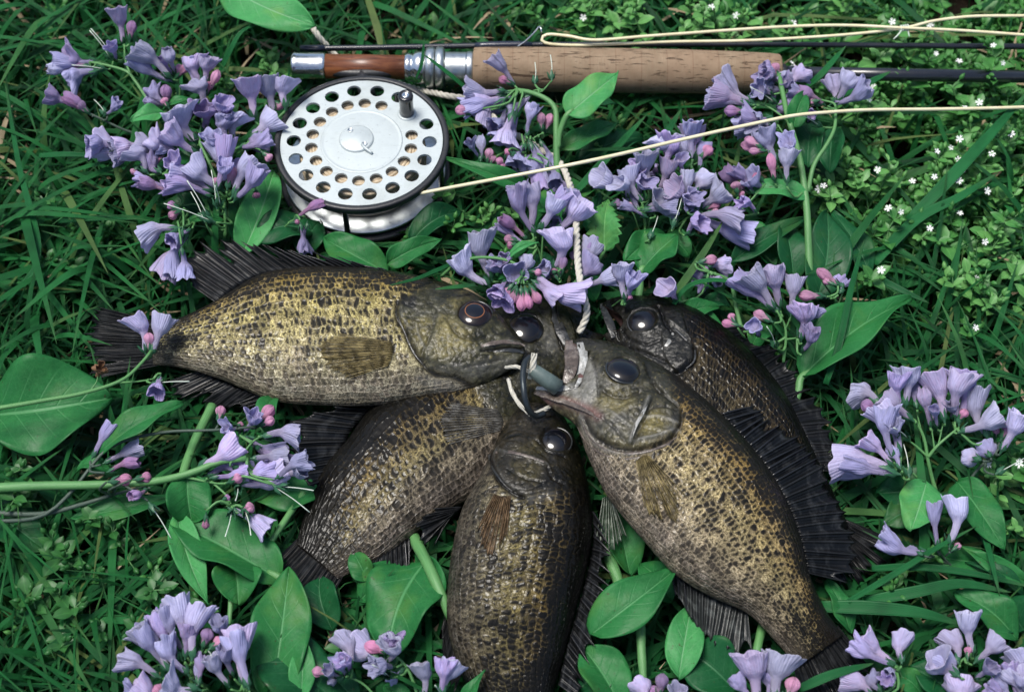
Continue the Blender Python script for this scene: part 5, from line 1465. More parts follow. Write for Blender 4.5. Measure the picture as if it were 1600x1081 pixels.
sprig('bluebell cluster beside the white cord above the fish heads',
    [([(852, 450, 0.8), (846, 405, 1.8), (838, 385, 2.4), (832, 365, 2.8)], 2.4), ([(846, 405, 1.8), (848, 372, 2.6), (850, 358, 2.9)], 1.8), ([(880, 450, 1.0), (874, 430, 1.8), (870, 420, 2.3)], 1.8), ([(880, 470, 1.0), (900, 440, 1.8), (910, 420, 2.3)], 1.8), ([(955, 480, 1.0), (968, 470, 1.8), (974, 468, 2.2)], 1.6)],
    [(829, 356, 816, 298, 44), (848, 357, 870, 312, 36), (870, 361, 908, 318, 44), (882, 340, 890, 300, 30, 'd'), (822, 373, 787, 344, 22, 'p'), (868, 418, 866, 366, 48), (906, 410, 924, 384, 34), (904, 438, 924, 412, 40, 'd'), (918, 446, 956, 432, 30), (976, 466, 974, 418, 34), (768, 432, 756, 368, 40), (762, 444, 724, 398, 44), (792, 424, 782, 408, 30, 'd'), (862, 428, 848, 424, 28, 'd'), (872, 340, 866, 350, 26, 'd')],
    [(806, 376, 788, 372, 15), (806, 382, 792, 384, 13), (876, 428, 881, 400, 16, 'p'), (870, 434, 862, 420, 14), (978, 470, 986, 460, 12), (908, 400, 890, 398, 14, 'p')],
    [lf(850, 440, 846, 395, 48, zb=0.8, zt=1.4, mat='leaf_dark', shape='round'), lf(880, 355, 852, 290, 42, zb=0.9, zt=1.2, mat='leaf'), lf(930, 470, 895, 420, 40, zb=0.7, zt=1.0, mat='leaf')],
    (), z=2.6)

sprig('nodding bluebell stem with a fan of pink buds hanging over the fish snouts',
    [([(690, 432, 1.6), (714, 412, 2.8), (742, 403, 3.4), (772, 403, 3.6), (796, 408, 3.6), (812, 418, 3.6), (816, 436, 3.4)], 3.0), ([(800, 410, 3.6), (820, 420, 3.5), (834, 430, 3.4)], 1.8)],
    [(838, 430, 908, 456, 48), (834, 440, 868, 464, 28), (816, 428, 822, 410, 26), (800, 420, 806, 426, 36, 'd'), (800, 440, 784, 470, 40, 'd'), (790, 440, 776, 456, 26, 'd')],
    [(800, 446, 787, 462, 15), (806, 449, 799, 470, 15), (814, 452, 815, 486, 17), (821, 452, 828, 482, 15), (829, 448, 844, 474, 16), (808, 452, 806, 474, 13), (830, 424, 846, 426, 12)],
    [lf(792, 405, 842, 379, 15, zb=3.6, zt=4.0, mat='leaf_pale', shape='lance', bulge=0.3), lf(780, 430, 800, 430, 34, zb=2.4, zt=2.6, mat='leaf')], (), z=3.4)

sprig('dense bluebell cluster under the fly line right of the white cord',
    [([(1008, 378, 0.8), (1008, 350, 1.6), (1005, 328, 2.2), (1003, 316, 2.5)], 2.6), ([(1045, 364, 0.8), (1058, 338, 1.8), (1066, 322, 2.4)], 2.4), ([(1045, 362, 0.8), (1075, 340, 1.8), (1092, 326, 2.4)], 2.0), ([(1010, 372, 0.8), (1016, 340, 1.8), (1020, 330, 2.2)], 1.6), ([(1062, 326, 2.2), (1078, 268, 2.8), (1082, 250, 3.0)], 1.6), ([(1000, 365, 1.0), (992, 340, 1.8), (984, 325, 2.2)], 1.4)],
    [(962, 292, 936, 276, 38), (980, 306, 964, 288, 32), (1003, 314, 986, 266, 36), (1081, 248, 1081, 202, 38), (1040, 258, 1026, 220, 40), (1056, 256, 1058, 224, 36), (1018, 292, 1012, 244, 36), (1028, 300, 1044, 254, 30), (1068, 270, 1066, 248, 24), (1010, 326, 1032, 312, 36), (1072, 302, 1052, 292, 38), (1065, 320, 1074, 274, 24), (1084, 302, 1104, 282, 36), (1092, 322, 1128, 296, 40), (1080, 318, 1086, 308, 30, 'd'), (1090, 340, 1152, 348, 44), (1012, 280, 998, 262, 34, 'd'), (1094, 262, 1102, 232, 26, 'd'), (1060, 285, 1030, 272, 30, 'd'), (1000, 300, 1012, 286, 30, 'd'), (1075, 365, 1098, 352, 34, 'd'), (1168, 300, 1134, 268, 28, 'p'), (1190, 292, 1172, 274, 36, 'd'), (1180, 330, 1158, 318, 22, 'd'), (1000, 330, 990, 306, 22, 'd')],
    [(1045, 250, 1043, 231, 17), (1095, 248, 1110, 228, 22), (1030, 276, 1024, 262, 14, 'p'), (1102, 326, 1126, 315, 18), (1106, 332, 1124, 331, 12), (1152, 300, 1148, 284, 17), (1190, 282, 1178, 270, 17), (956, 320, 970, 316, 16, 'p'), (992, 328, 978, 320, 15), (1164, 310, 1156, 300, 12)],
    [lf(1042, 372, 976, 408, 48, zb=1.0, zt=1.8, mat='leaf', shape='round', bulge=0.35), lf(1040, 366, 1078, 400, 40, zb=0.8, zt=0.9, mat='leaf', shape='round')],
    [(1052, 352, 1066, 306), (1016, 370, 1028, 338)], z=2.6)

sprig('tall forked bluebell stalk at the end of the cork grip',
    [([(1266, 460, 0.6), (1264, 400, 1.4), (1260, 320, 2.4), (1250, 250, 3.1), (1238, 206, 3.4), (1230, 180, 3.6), (1223, 145, 3.7), (1217, 116, 3.8)], 6.5),
     ([(1262, 300, 2.5), (1272, 258, 3.0), (1292, 226, 3.4), (1304, 200, 3.6), (1306, 170, 3.7)], 4.0), ([(1232, 190, 3.5), (1205, 170, 3.4), (1180, 160, 3.4)], 1.8), ([(1245, 240, 3.1), (1228, 215, 3.2), (1210, 188, 3.4)], 1.8), ([(1232, 300, 1.8), (1222, 275, 2.2), (1215, 255, 2.5)], 2.0)],
    [(1176, 160, 1132, 122, 38), (1168, 163, 1116, 148, 40), (1215, 131, 1190, 116, 32, 'd'), (1204, 146, 1186, 140, 32, 'd'), (1229, 140, 1226, 122, 24), (1228, 138, 1252, 118, 32), (1286, 163, 1250, 144, 26, 'p'), (1304, 160, 1300, 128, 28), (1310, 158, 1332, 120, 36), (1206, 186, 1164, 176, 34, 'd'), (1204, 192, 1156, 200, 40, 'd'), (1212, 252, 1196, 208, 36, 'd'), (1230, 284, 1233, 240, 30), (1240, 172, 1236, 158, 26, 'd'), (1232, 230, 1228, 218, 30, 'd'), (1206, 200, 1180, 196, 34, 'd'), (1262, 190, 1268, 180, 16, 'd')],
    [(1216, 120, 1206, 100, 20), (1162, 174, 1132, 173, 19, 'p'), (1210, 280, 1203, 240, 16), (1192, 232, 1158, 226, 18), (1190, 230, 1164, 216, 16), (1194, 236, 1170, 236, 12), (1276, 158, 1266, 160, 15)],
    [lf(1240, 200, 1260, 142, 34, zb=3.4, zt=4.0, mat='leaf', shape='ovate', bulge=0.2), lf(1262, 262, 1274, 190, 48, zb=1.8, zt=2.0, mat='leaf_dark', shape='round'), lf(1296, 270, 1302, 200, 44, zb=1.8, zt=2.0, mat='leaf_dark'), lf(1264, 308, 1166, 298, 36, zb=2.6, zt=2.4, mat='leaf_pale', bulge=0.3, shape='oval'), lf(1276, 470, 1292, 330, 74, zb=0.6, zt=1.2, mat='leaf_dark', bulge=0.3), lf(1140, 410, 1262, 340, 42, zb=0.8, zt=1.4, mat='leaf_dark', shape='lance'), lf(1240, 440, 1222, 350, 56, zb=0.5, zt=0.8, mat='leaf_dark')],
    [(1210, 160, 1172, 136), (1280, 196, 1246, 178)], z=3.4)

sprig('small bluebell sprig with two pink buds above the olive fish head',
    [([(1162, 530, 0.6), (1150, 480, 1.2), (1140, 440, 1.8), (1108, 425, 2.2)], 4.0)],
    [(1106, 416, 1132, 416, 28), (1106, 430, 1092, 432, 26, 'd'), (1106, 428, 1122, 440, 24, 'c'), (1056, 468, 1040, 450, 38), (1112, 430, 1096, 444, 22, 'd')],
    [(1094, 410, 1120, 404, 17), (1094, 414, 1106, 424, 13, 'p'), (1152, 508, 1128, 504, 14), (1148, 504, 1140, 490, 13)],
    [lf(1060, 500, 1124, 480, 34, zb=0.8, zt=1.2, mat='leaf'), lf(1070, 495, 1130, 515, 30, zb=0.8, zt=1.0, mat='leaf'), lf(1100, 470, 1140, 480, 30, zb=0.7, zt=0.9, mat='leaf_dark')], (), z=2.2)

sprig('bluebell sprig with pale upright bells above the olive fish back',
    [([(1224, 566, 1.0), (1228, 530, 1.8), (1226, 508, 2.2), (1214, 486, 2.6)], 2.6), ([(1227, 515, 2.0), (1236, 495, 2.5)], 1.8), ([(1230, 530, 1.8), (1246, 528, 2.2)], 1.8), ([(1300, 500, 1.2), (1310, 475, 1.8), (1296, 464, 2.2)], 1.4), ([(1310, 476, 1.6), (1318, 452, 2.0), (1312, 446, 2.1)], 1.4)],
    [(1208, 481, 1172, 432, 42), (1218, 478, 1206, 424, 40), (1236, 488, 1242, 438, 30), (1250, 526, 1257, 480, 38), (1255, 548, 1268, 516, 24, 'd'), (1266, 502, 1278, 490, 24, 'd'), (1186, 524, 1178, 510, 28, 'd'), (1316, 448, 1314, 436, 16, 'd')],
    [(1203, 501, 1178, 488, 18), (1284, 463, 1248, 461, 18), (1310, 446, 1277, 421, 18), (1302, 444, 1286, 438, 11), (1290, 465, 1278, 462, 11)],
    [lf(1252, 590, 1424, 466, 84, zb=1.0, zt=1.6, mat='leaf', shape='ovate', bulge=0.5, fold=0.16, petiole=([(1240, 640, 0.4), (1248, 610, 0.8)], 6)), lf(1175, 540, 1205, 508, 40, zb=0.8, zt=1.2, mat='leaf')], [(1212, 540, 1198, 510)], z=2.4)

sprig('full bluebell head at the right edge with tall pale bells',
    [([(1466, 780, 0.6), (1456, 745, 1.2), (1450, 718, 1.8), (1444, 685, 2.3), (1432, 660, 2.7), (1420, 650, 2.9)], 3.4), ([(1450, 714, 1.9), (1466, 695, 2.3), (1495, 670, 2.7)], 2.8), ([(1448, 712, 1.9), (1428, 694, 2.2), (1410, 684, 2.4)], 2.0), ([(1444, 690, 2.2), (1434, 650, 2.7), (1434, 636, 2.9)], 1.8), ([(1460, 700, 2.2), (1456, 672, 2.6)], 1.6), ([(1466, 696, 2.3), (1474, 660, 2.8)], 1.6), ([(1450, 760, 1.2), (1420, 735, 1.9), (1400, 728, 2.2)], 2.0)],
    [(1414, 632, 1416, 580, 42), (1372, 628, 1342, 620, 42), (1423, 654, 1384, 622, 38), (1404, 706, 1374, 644, 46), (1432, 634, 1428, 608, 20, 'd'), (1454, 664, 1443, 612, 26, 'c'), (1474, 653, 1456, 592, 44), (1494, 650, 1508, 588, 42), (1542, 680, 1528, 616, 40), (1504, 673, 1556, 648, 40), (1392, 724, 1354, 688, 34), (1390, 733, 1312, 726, 58), (1406, 730, 1392, 708, 26, 'd'), (1488, 652, 1486, 632, 22, 'd'), (1464, 664, 1460, 640, 18, 'd'), (1402, 680, 1398, 660, 26, 'd')],
    [(1372, 640, 1346, 630, 22, 'p'), (1498, 656, 1510, 640, 16)],
    [lf(1448, 752, 1424, 828, 66, zb=1.6, zt=1.8, mat='leaf_pale', shape='round', bulge=0.2, fold=0.06), lf(1462, 760, 1370, 770, 80, zb=0.5, zt=0.7, mat='leaf_dark'), lf(1450, 800, 1380, 820, 60, zb=0.4, zt=0.6, mat='leaf_dark')],
    [(1418, 684, 1396, 668), (1420, 740, 1412, 694)], z=2.8)

sprig('dark-stemmed bluebell sprig touching the right border beside pale bells',
    [([(1500, 775, 0.8), (1524, 738, 1.6), (1546, 716, 2.2), (1562, 700, 2.5)], 2.8)],
    [(1566, 702, 1592, 652, 40), (1530, 718, 1512, 712, 36, 'c'), (1546, 712, 1540, 700, 30, 'd')],
    [(1566, 684, 1580, 662, 22, 'p'), (1556, 682, 1557, 668, 13)],
    [lf(1496, 752, 1570, 858, 68, zb=1.2, zt=1.6, mat='leaf', shape='ovate', bulge=0.5, fold=0.12)], [(1560, 738, 1600, 716)], z=2.5, stemmat='stem_dark')

sprig('low bluebell sprig with three violet bells beside the black tail',
    [([(1492, 890, 0.4), (1474, 870, 0.9), (1468, 862, 1.2)], 2.0), ([(1480, 880, 0.6), (1450, 866, 1.1)], 1.8), ([(1478, 868, 1.0), (1490, 856, 1.4)], 1.4)],
    [(1484, 847, 1491, 784, 40), (1465, 852, 1462, 792, 24, 'd'), (1446, 864, 1384, 838, 38, 'd'), (1440, 866, 1425, 858, 14, 'd')], [(1490, 858, 1500, 850, 12)],
    [lf(1610, 912, 1500, 852, 32, zb=0.8, zt=1.2, mat='leaf', shape='lance', bulge=0.3), lf(1600, 930, 1508, 878, 26, zb=0.5, zt=0.7, mat='leaf_dark', shape='lance')], (), z=1.7, stemmat='stem_dark')

sprig('bluebell sprig with wilted bells in the bottom right corner',
    [([(1490, 1110, 0.6), (1494, 1060, 1.4), (1500, 1035, 1.8), (1518, 1020, 2.1)], 2.6), ([(1420, 1100, 0.6), (1408, 1055, 1.4), (1400, 1040, 1.8)], 2.0), ([(1590, 1110, 0.8), (1560, 1080, 1.4), (1540, 1060, 1.8)], 2.0)],
    [(1396, 1036, 1350, 1004, 40), (1409, 1032, 1412, 996, 30), (1362, 1086, 1328, 1064, 34), (1376, 1078, 1364, 1060, 28, 'd'), (1520, 1018, 1515, 962, 38), (1496, 1032, 1482, 1000, 38), (1492, 1050, 1468, 1028, 44), (1526, 1032, 1558, 1002, 36), (1500, 1105, 1500, 1072, 50), (1606, 1070, 1588, 1024, 40), (1526, 1058, 1548, 1042, 28, 'd'), (1600, 1090, 1572, 1050, 34), (1590, 1100, 1556, 1066, 30, 'd'), (1400, 1048, 1390, 1058, 24, 'd'), (1610, 1085, 1598, 1050, 30)],
    [(1512, 1026, 1513, 1010, 13)],
    [lf(1440, 1085, 1390, 1050, 40, zb=0.8, zt=1.0, mat='leaf'), lf(1500, 1090, 1420, 1040, 70, zb=0.7, zt=1.2, mat='leaf_dark'), lf(1590, 1000, 1490, 925, 60, zb=0.6, zt=1.0, mat='leaf'), lf(1600, 985, 1555, 940, 70, zb=0.3, zt=0.4, mat='leaf_dark')], (), z=2.2)

sprig('two tall bluebells with a pink bud below the brassy fish tail',
    [([(1200, 1130, 0.8), (1200, 1105, 1.4), (1198, 1096, 1.8)], 2.4)],
    [(1182, 1096, 1172, 1028, 56), (1212, 1094, 1224, 1030, 54), (1178, 1096, 1150, 1060, 30, 'd'), (1196, 1094, 1194, 1050, 40, 'd')], [(1232, 1090, 1242, 1058, 26)], (), (), z=2.4)

sprig('small bluebell sprig peeping in at the bottom edge near centre right',
    [([(1030, 1110, 0.6), (1028, 1090, 1.2)], 2.0)],
    [(1010, 1100, 1000, 1072, 34), (1048, 1100, 1058, 1078, 30)], [(1030, 1085, 1036, 1052, 22, 'p'), (1040, 1090, 1012, 1074, 18, 'p')], (), (), z=1.8)

sprig('long green bluebell stem from the left edge bearing a fan of open bells',
    [([(-30, 763, 1.6), (60, 759, 1.9), (160, 757, 2.3), (240, 752, 2.5), (300, 738, 2.7), (340, 722, 2.8), (385, 716, 2.9)], 8.0), ([(290, 745, 2.5), (340, 755, 2.5), (366, 752, 2.6)], 2.4), ([(330, 752, 2.4), (355, 775, 2.4), (362, 792, 2.4)], 2.0), ([(375, 715, 2.8), (395, 690, 2.9), (412, 680, 2.9)], 2.0)],
    [(314, 728, 366, 692, 46), (325, 742, 378, 726, 34, 'd'), (414, 681, 462, 684, 38), (388, 684, 436, 702, 28, 'd'), (372, 753, 432, 732, 46), (440, 738, 470, 728, 34), (396, 716, 442, 714, 30), (362, 796, 412, 826, 38), (400, 698, 420, 712, 26, 'd'), (366, 730, 390, 736, 28, 'd')],
    [(360, 752, 378, 744, 18), (380, 798, 396, 790, 19), (322, 806, 321, 826, 13), (350, 780, 358, 776, 12, 'p')],
    [lf(292, 742, 300, 818, 74, zb=2.3, zt=1.2, mat='leaf', shape='round', bulge=0.2)],
    [(432, 762, 484, 800), (362, 800, 352, 838), (384, 800, 392, 836), (372, 762, 368, 782), (440, 760, 490, 766)], z=2.6)

sprig('brown-stemmed bluebell twig crossing above the green stem on the left',
    [([(-30, 815, 1.2), (60, 808, 1.4), (110, 770, 1.8), (170, 700, 2.4), (250, 676, 2.7), (330, 672, 2.8), (396, 667, 2.8)], 3.4), ([(-30, 800, 1.0), (60, 803, 1.2), (120, 790, 1.4), (175, 773, 1.5)], 5.0)],
    [(146, 712, 174, 668, 28, 'd'), (166, 722, 214, 700, 30), (172, 736, 212, 724, 24, 'p'), (382, 674, 396, 648, 28, 'd'), (370, 668, 352, 664, 22, 'd'), (228, 765, 206, 774, 20, 'p')],
    [(342, 656, 346, 634, 17), (404, 660, 426, 634, 22), (408, 664, 428, 654, 17), (175, 752, 206, 748, 20), (214, 748, 236, 744, 18), (372, 666, 378, 662, 11)],
    [lf(152, 708, 286, 630, 52, zb=2.2, zt=2.8, mat='leaf', shape='oval', bulge=0.4, fold=0.2), lf(120, 735, 172, 735, 34, zb=1.4, zt=1.6, mat='leaf'), lf(420, 680, 430, 620, 36, zb=1.8, zt=1.4, mat='leaf')], [(236, 790, 268, 842)], z=2.6, stemmat='stem_dark')

BL = sprig('bluebell sprig over the huge oval leaf, its two bells against the fish tail',
    [([(-30, 642, 3.4), (60, 627, 3.6), (130, 614, 3.5), (190, 594, 3.3), (222, 566, 3.1), (236, 548, 3.1)], 4.0), ([(180, 598, 2.7), (215, 596, 2.7), (240, 592, 2.6)], 1.8), ([(140, 612, 2.5), (150, 598, 2.6), (153, 588, 2.7)], 1.4)],
    [(226, 548, 206, 500, 36), (238, 550, 254, 500, 36), (250, 590, 245, 612, 28, 'd')], [(234, 545, 232, 520, 17), (238, 544, 240, 524, 12)],
    [lf(-25, 648, 176, 622, 160, zb=0.9, zt=1.2, mat='leaf', bulge=0.5, fold=0.05, shape='oval')], [(244, 598, 296, 596)], z=2.9)
v_, f_, u_ = flower_mesh(91, 0.7, 3.0)
mdry = make_mesh('dried_corolla', v_, f_, M['dried_flower'], u_)
inst('dried_corolla', mdry, axis_matrix(P(152, 588, 2.6), P(157, 574, 3.3), 0.42, 0.36, 0.8, 1.0), BL)

sprig('big upright bluebell cluster in the bottom left corner area',
    [([(300, 1120, 0.6), (298, 1070, 1.6), (300, 1040, 2.1), (312, 1020, 2.4), (326, 1012, 2.5)], 2.8), ([(380, 1110, 0.8), (376, 1080, 1.4), (380, 1066, 1.8)], 2.4), ([(296, 1080, 1.4), (270, 1050, 2.0), (262, 1045, 2.1)], 2.0)],
    [(294, 1014, 276, 940, 42), (301, 1024, 316, 954, 46), (276, 1030, 250, 964, 38), (262, 1044, 218, 990, 40), (246, 1056, 194, 1034, 36), (306, 1075, 264, 1058, 48), (262, 1100, 216, 1070, 44), (381, 1064, 374, 988, 52), (350, 1000, 341, 972, 28, 'd'), (356, 1068, 334, 1028, 32), (364, 1052, 354, 1014, 28, 'd'), (310, 1066, 312, 1030, 22, 'd'), (292, 1050, 262, 1000, 36, 'd'), (290, 1024, 296, 980, 34, 'd')],
    [(330, 1012, 348, 998, 22), (318, 1008, 327, 982, 22, 'p'), (256, 1090, 240, 1072, 24)],
    [lf(424, 1100, 452, 886, 96, zb=0.8, zt=1.6, mat='leaf', bulge=0.4, fold=0.12, shape='oval'), lf(500, 1110, 408, 1000, 110, zb=0.5, zt=1.0, mat='leaf_dark', bulge=0.5), lf(470, 1100, 474, 985, 40, zb=0.9, zt=1.5, mat='leaf_pale', shape='lance')],
    [(270, 1042, 250, 1002), (324, 1016, 330, 1024)], z=2.6)

sprig('bluebell sprig drooping left at the bottom edge beside the dark hanging fish',
    [([(660, 1110, 0.8), (644, 1060, 1.6), (630, 1035, 2.0), (610, 1020, 2.2)], 3.0), ([(600, 1105, 0.7), (570, 1070, 1.3), (540, 1056, 1.6), (512, 1052, 1.7)], 2.2)],
    [(548, 1038, 536, 1000, 38), (588, 1026, 558, 1008, 44), (606, 1032, 606, 1004, 34), (612, 1042, 584, 1042, 32, 'd'), (662, 1088, 654, 1042, 34), (690, 1082, 708, 1040, 42), (546, 1046, 534, 1032, 26, 'd'), (528, 1056, 514, 1046, 22, 'd'), (630, 1045, 612, 1056, 22, 'd')],
    [(606, 1018, 570, 1006, 22), (512, 1052, 488, 1047, 18)],
    [lf(560, 1100, 470, 1030, 60, zb=0.3, zt=0.5, mat='leaf_dark'), lf(720, 1115, 758, 1046, 26, zb=1.4, zt=2.4, mat='leaf', shape='lance'), lf(640, 1110, 600, 1070, 40, zb=0.3, zt=0.5, mat='leaf'), lf(740, 1100, 800, 1068, 30, zb=0.6, zt=0.8, mat='leaf')],
    [(608, 1056, 582, 1038), (690, 1090, 680, 1070)], z=2.0)

# ------------------------------------------------------------------ single leaves and stems
def lone_leaf(label, *leaves, name='bluebell_leaf', cat='leaf'):
    b = leaves[0]
    t = thing(name, label, cat, P(b['bx'], b['by'], b.get('zb', 0.8)), 'broad leaves around the fish')
    for l in leaves:
        l = dict(l); l.setdefault('name', 'blade'); add_leaf(t, **l)
    return t
lone_leaf('bright pale leaf hanging in from the top border left of centre', lf(340, -30, 492, 40, 78, zb=3.2, zt=3.4, mat='leaf_pale', bulge=0.3, fold=0.05, shape='oval'))
lone_leaf('broad grey-green leaf lying below the reel', lf(606, 425, 506, 372, 62, zb=0.8, zt=0.9, mat='leaf', bulge=0.3, shape='oval'))
lone_leaf('pointed light leaf right of the lower reel edge', lf(605, 412, 690, 374, 40, zb=1.2, zt=1.5, mat='leaf', bulge=0.25, shape='ovate'))
lone_leaf('dark leaf tucked under the lower right of the reel', lf(640, 380, 720, 330, 50, zb=0.4, zt=0.6, mat='leaf_dark'))
lone_leaf('toothed nettle leaf standing right of the white cord', lf(944, 392, 950, 312, 56, zb=1.8, zt=2.6, mat='nettle', shape='nettle', bulge=0.2, fold=0.08, petiole=([(934, 412, 1.2), (940, 400, 1.6)], 3)), name='nettle_leaf')
lone_leaf('second toothed leaf behind the bright nettle leaf', lf(925, 370, 938, 300, 44, zb=0.8, zt=1.4, mat='leaf_dark', shape='nettle', bulge=0.2), name='nettle_leaf')
lone_leaf('broad leaf on a thick pale stalk beside the nettle leaf', lf(1000, 425, 1058, 368, 62, zb=1.6, zt=2.2, mat='leaf', shape='round', bulge=0.3, petiole=([(996, 475, 0.9), (1000, 450, 1.2)], 6)))
lone_leaf('wide leaf under the mottled tail, veins facing up', lf(440, 905, 262, 812, 100, zb=0.9, zt=1.1, mat='leaf', bulge=0.35, shape='oval', petiole=([(420, 960, 0.4), (436, 925, 0.6)], 6)))
lone_leaf('leaf on a pale stalk above the corner bluebell cluster', lf(364, 880, 372, 946, 76, zb=1.0, zt=0.9, mat='leaf', bulge=0.2))
lone_leaf('twisted pale leaf base left of the stalked leaf', lf(276, 800, 326, 946, 52, zb=1.4, zt=1.0, mat='leaf_pale', bulge=0.3, fold=0.25, shape='lance'))
lone_leaf('round leaf behind the lavender fan on the left', lf(500, 770, 395, 780, 70, zb=0.8, zt=0.8, mat='leaf'))
lone_leaf('large puckered wet leaf between the mottled fish and the hanging fish', lf(668, 872, 604, 1022, 128, zb=0.7, zt=0.9, mat='leaf', bulge=0.6, fold=-0.05, shape='oval'))
lone_leaf('small round leaf below the mottled fish belly', lf(575, 908, 552, 862, 40, zb=0.6, zt=0.9, mat='leaf'))
lone_leaf('pointed leaf between the hanging fish and the brassy fish', lf(922, 992, 1060, 884, 80, zb=1.8, zt=2.4, mat='leaf', bulge=0.35, shape='ovate'))
lone_leaf('bright veined leaf at the bottom edge right of the hanging fish', lf(968, 1100, 910, 1010, 82, zb=0.9, zt=1.2, mat='leaf', bulge=0.3))
lone_leaf('narrow pale leaf beside the grey anal fin', lf(1060, 1060, 1082, 935, 62, zb=1.0, zt=1.0, mat='leaf_pale', bulge=0.3, shape='lance'))
lone_leaf('half-hidden leaf under the brassy fish belly', lf(1050, 940, 1000, 880, 50, zb=0.5, zt=0.6, mat='leaf'))
lone_leaf('round dark leaf under the two tall bluebells', lf(1150, 1080, 1060, 1010, 90, zb=0.3, zt=0.4, mat='leaf_dark'))
lone_leaf('leaf behind the clear pelvic fin of the brassy fish', lf(985, 900, 965, 800, 60, zb=0.3, zt=0.6, mat='leaf'))
lone_leaf('dark pointed leaf by the brassy tail root', lf(1330, 990, 1290, 905, 40, zb=0.4, zt=0.8, mat='leaf'))
lone_leaf('broad shaded leaf beneath the bells right of the cork end', lf(1360, 430, 1300, 330, 50, zb=0.3, zt=0.5, mat='leaf_dark'))
lone_leaf('shaded leaf at the far left edge under the green stem', lf(-20, 800, 70, 860, 80, zb=0.0, zt=0.0, mat='leaf_dark'))
lone_leaf('long leaf lying along the left under the brown twig', lf(110, 810, 300, 770, 40, zb=0.8, zt=0.9, mat='leaf', shape='lance', bulge=0.2))
lone_leaf('dark leaf below the cork grip right of the tall stalk', lf(900, 255, 1005, 215, 60, zb=0.2, zt=0.4, mat='leaf_dark'))
lone_leaf('curled leaf edge between pink buds and the golden fish belly', lf(410, 650, 440, 700, 30, zb=1.0, zt=0.9, mat='leaf_dark'))

lone_leaf('leaf filling the gap between the reel foot and the pale upright leaf', lf(470, 400, 500, 345, 50, zb=0.2, zt=0.3, mat='leaf_dark'))
lone_leaf('broad leaf low between the mottled tail and the bottom sprig', lf(520, 985, 500, 900, 64, zb=0.2, zt=0.3, mat='leaf_dark'))
lone_leaf('leaf under the anal fin of the mottled fish', lf(560, 940, 640, 880, 56, zb=0.1, zt=0.2, mat='leaf'))
lone_leaf('shadowed leaf right of the hanging fish tail', lf(890, 1090, 960, 1040, 70, zb=0.2, zt=0.3, mat='leaf_dark'))
lone_leaf('long leaf behind the violet bells at right', lf(1560, 880, 1420, 860, 44, zb=0.2, zt=0.3, mat='leaf', shape='lance'))
lone_leaf('leaf lying under the white cord below the tall stalk', lf(840, 330, 930, 300, 54, zb=0.2, zt=0.3, mat='leaf'))
lone_leaf('leaf spread below the forked stalk left side', lf(1210, 420, 1130, 350, 60, zb=0.1, zt=0.2, mat='leaf'))
lone_leaf('dark leaf under the largest bluebell cluster', lf(330, 290, 240, 250, 70, zb=0.2, zt=0.3, mat='leaf_dark'))

def lone_stem(label, pts, r):
    v_, f_, u_ = tube(spline([P(*p) for p in pts], 20), [r * k_ * cmpx(P(*pts[0])) for k_ in (1.0, 0.9, 0.94, 0.84, 0.88, 0.74, 0.7)], 12)
    o = part('bluebell_shoot', v_, f_, M['stem'], None, u_, origin=P(*pts[0]))
    return tag(o, label, 'shoot', 'thick pale stems')
lone_stem('thick pale stem from the golden fish belly down to the green stem', [(332, 634, 0.8), (304, 690, 1.2), (284, 748, 1.6), (280, 790, 1.4)], 8)
lone_stem('pale stalk slanting below the lavender fan by the mottled fish', [(474, 770, 1.0), (450, 806, 1.2), (424, 846, 1.3)], 6)
lone_stem('broad pale stem beside the puckered wet leaf', [(636, 815, 0.0), (652, 850, 0.7), (670, 885, 1.3), (690, 930, 1.4), (704, 965, 1.0)], 10)
lone_stem('upright pale stalk at bottom between the pointed leaf and the anal fin', [(1001, 960, 1.6), (1002, 1010, 1.5), (1006, 1070, 1.2)], 8)
lone_stem('stalk crossing under the pointed leaf by the hanging fish fin', [(942, 850, 0.9), (965, 905, 1.0), (978, 960, 1.0)], 10)
lone_stem('short pale stalk by the brassy tail fin', [(1196, 960, 0.8), (1186, 1000, 1.0), (1178, 1040, 1.0)], 8)
lone_stem('pale stalk under the stalked leaf at lower left', [(366, 878, 1.1), (362, 925, 1.0), (358, 975, 0.8)], 5)
# ------------------------------------------------------------------ ground
g = G("soil")
o_ = g.obj()
n1 = g.noise(o_, 40.0, 6.0, 0.7)
n2 = g.noise(o_, 320.0, 5.0, 0.7)
c = g.ramp(n1, [(0.3, (0.008, 0.006, 0.004)), (0.55, (0.020, 0.014, 0.009)), (0.75, (0.045, 0.030, 0.020))])
c = g.mix(g.map(n2, 0.6, 0.72, 0.0, 0.7), c, (0.13, 0.09, 0.055))
M['soil'] = g.P(Base_Color=c, Roughness=0.9, Specular_IOR_Level=0.15, Normal=g.bump(g.math('ADD', n1, n2), 0.004, 0.9))
ZG = -4.2
n = 90
xs = np.linspace(-1, 1, n); gx, gy = np.meshgrid(np.sign(xs) * np.abs(xs) ** 2.2 * 900, np.sign(xs) * np.abs(xs) ** 2.2 * 900, indexing='ij')
gz = ZG + 0.5 * np.sin(gx * 0.11 + 1) * np.cos(gy * 0.13) + RNG.normal(0, 0.12, gx.shape)
V = np.stack([gx, gy, gz], -1).reshape(-1, 3)
o = part('ground', V, grid_f(n, n), M['soil'], None)
tag(o, 'dark brown soil showing between the grass', None, None, 'structure')
del o['label']

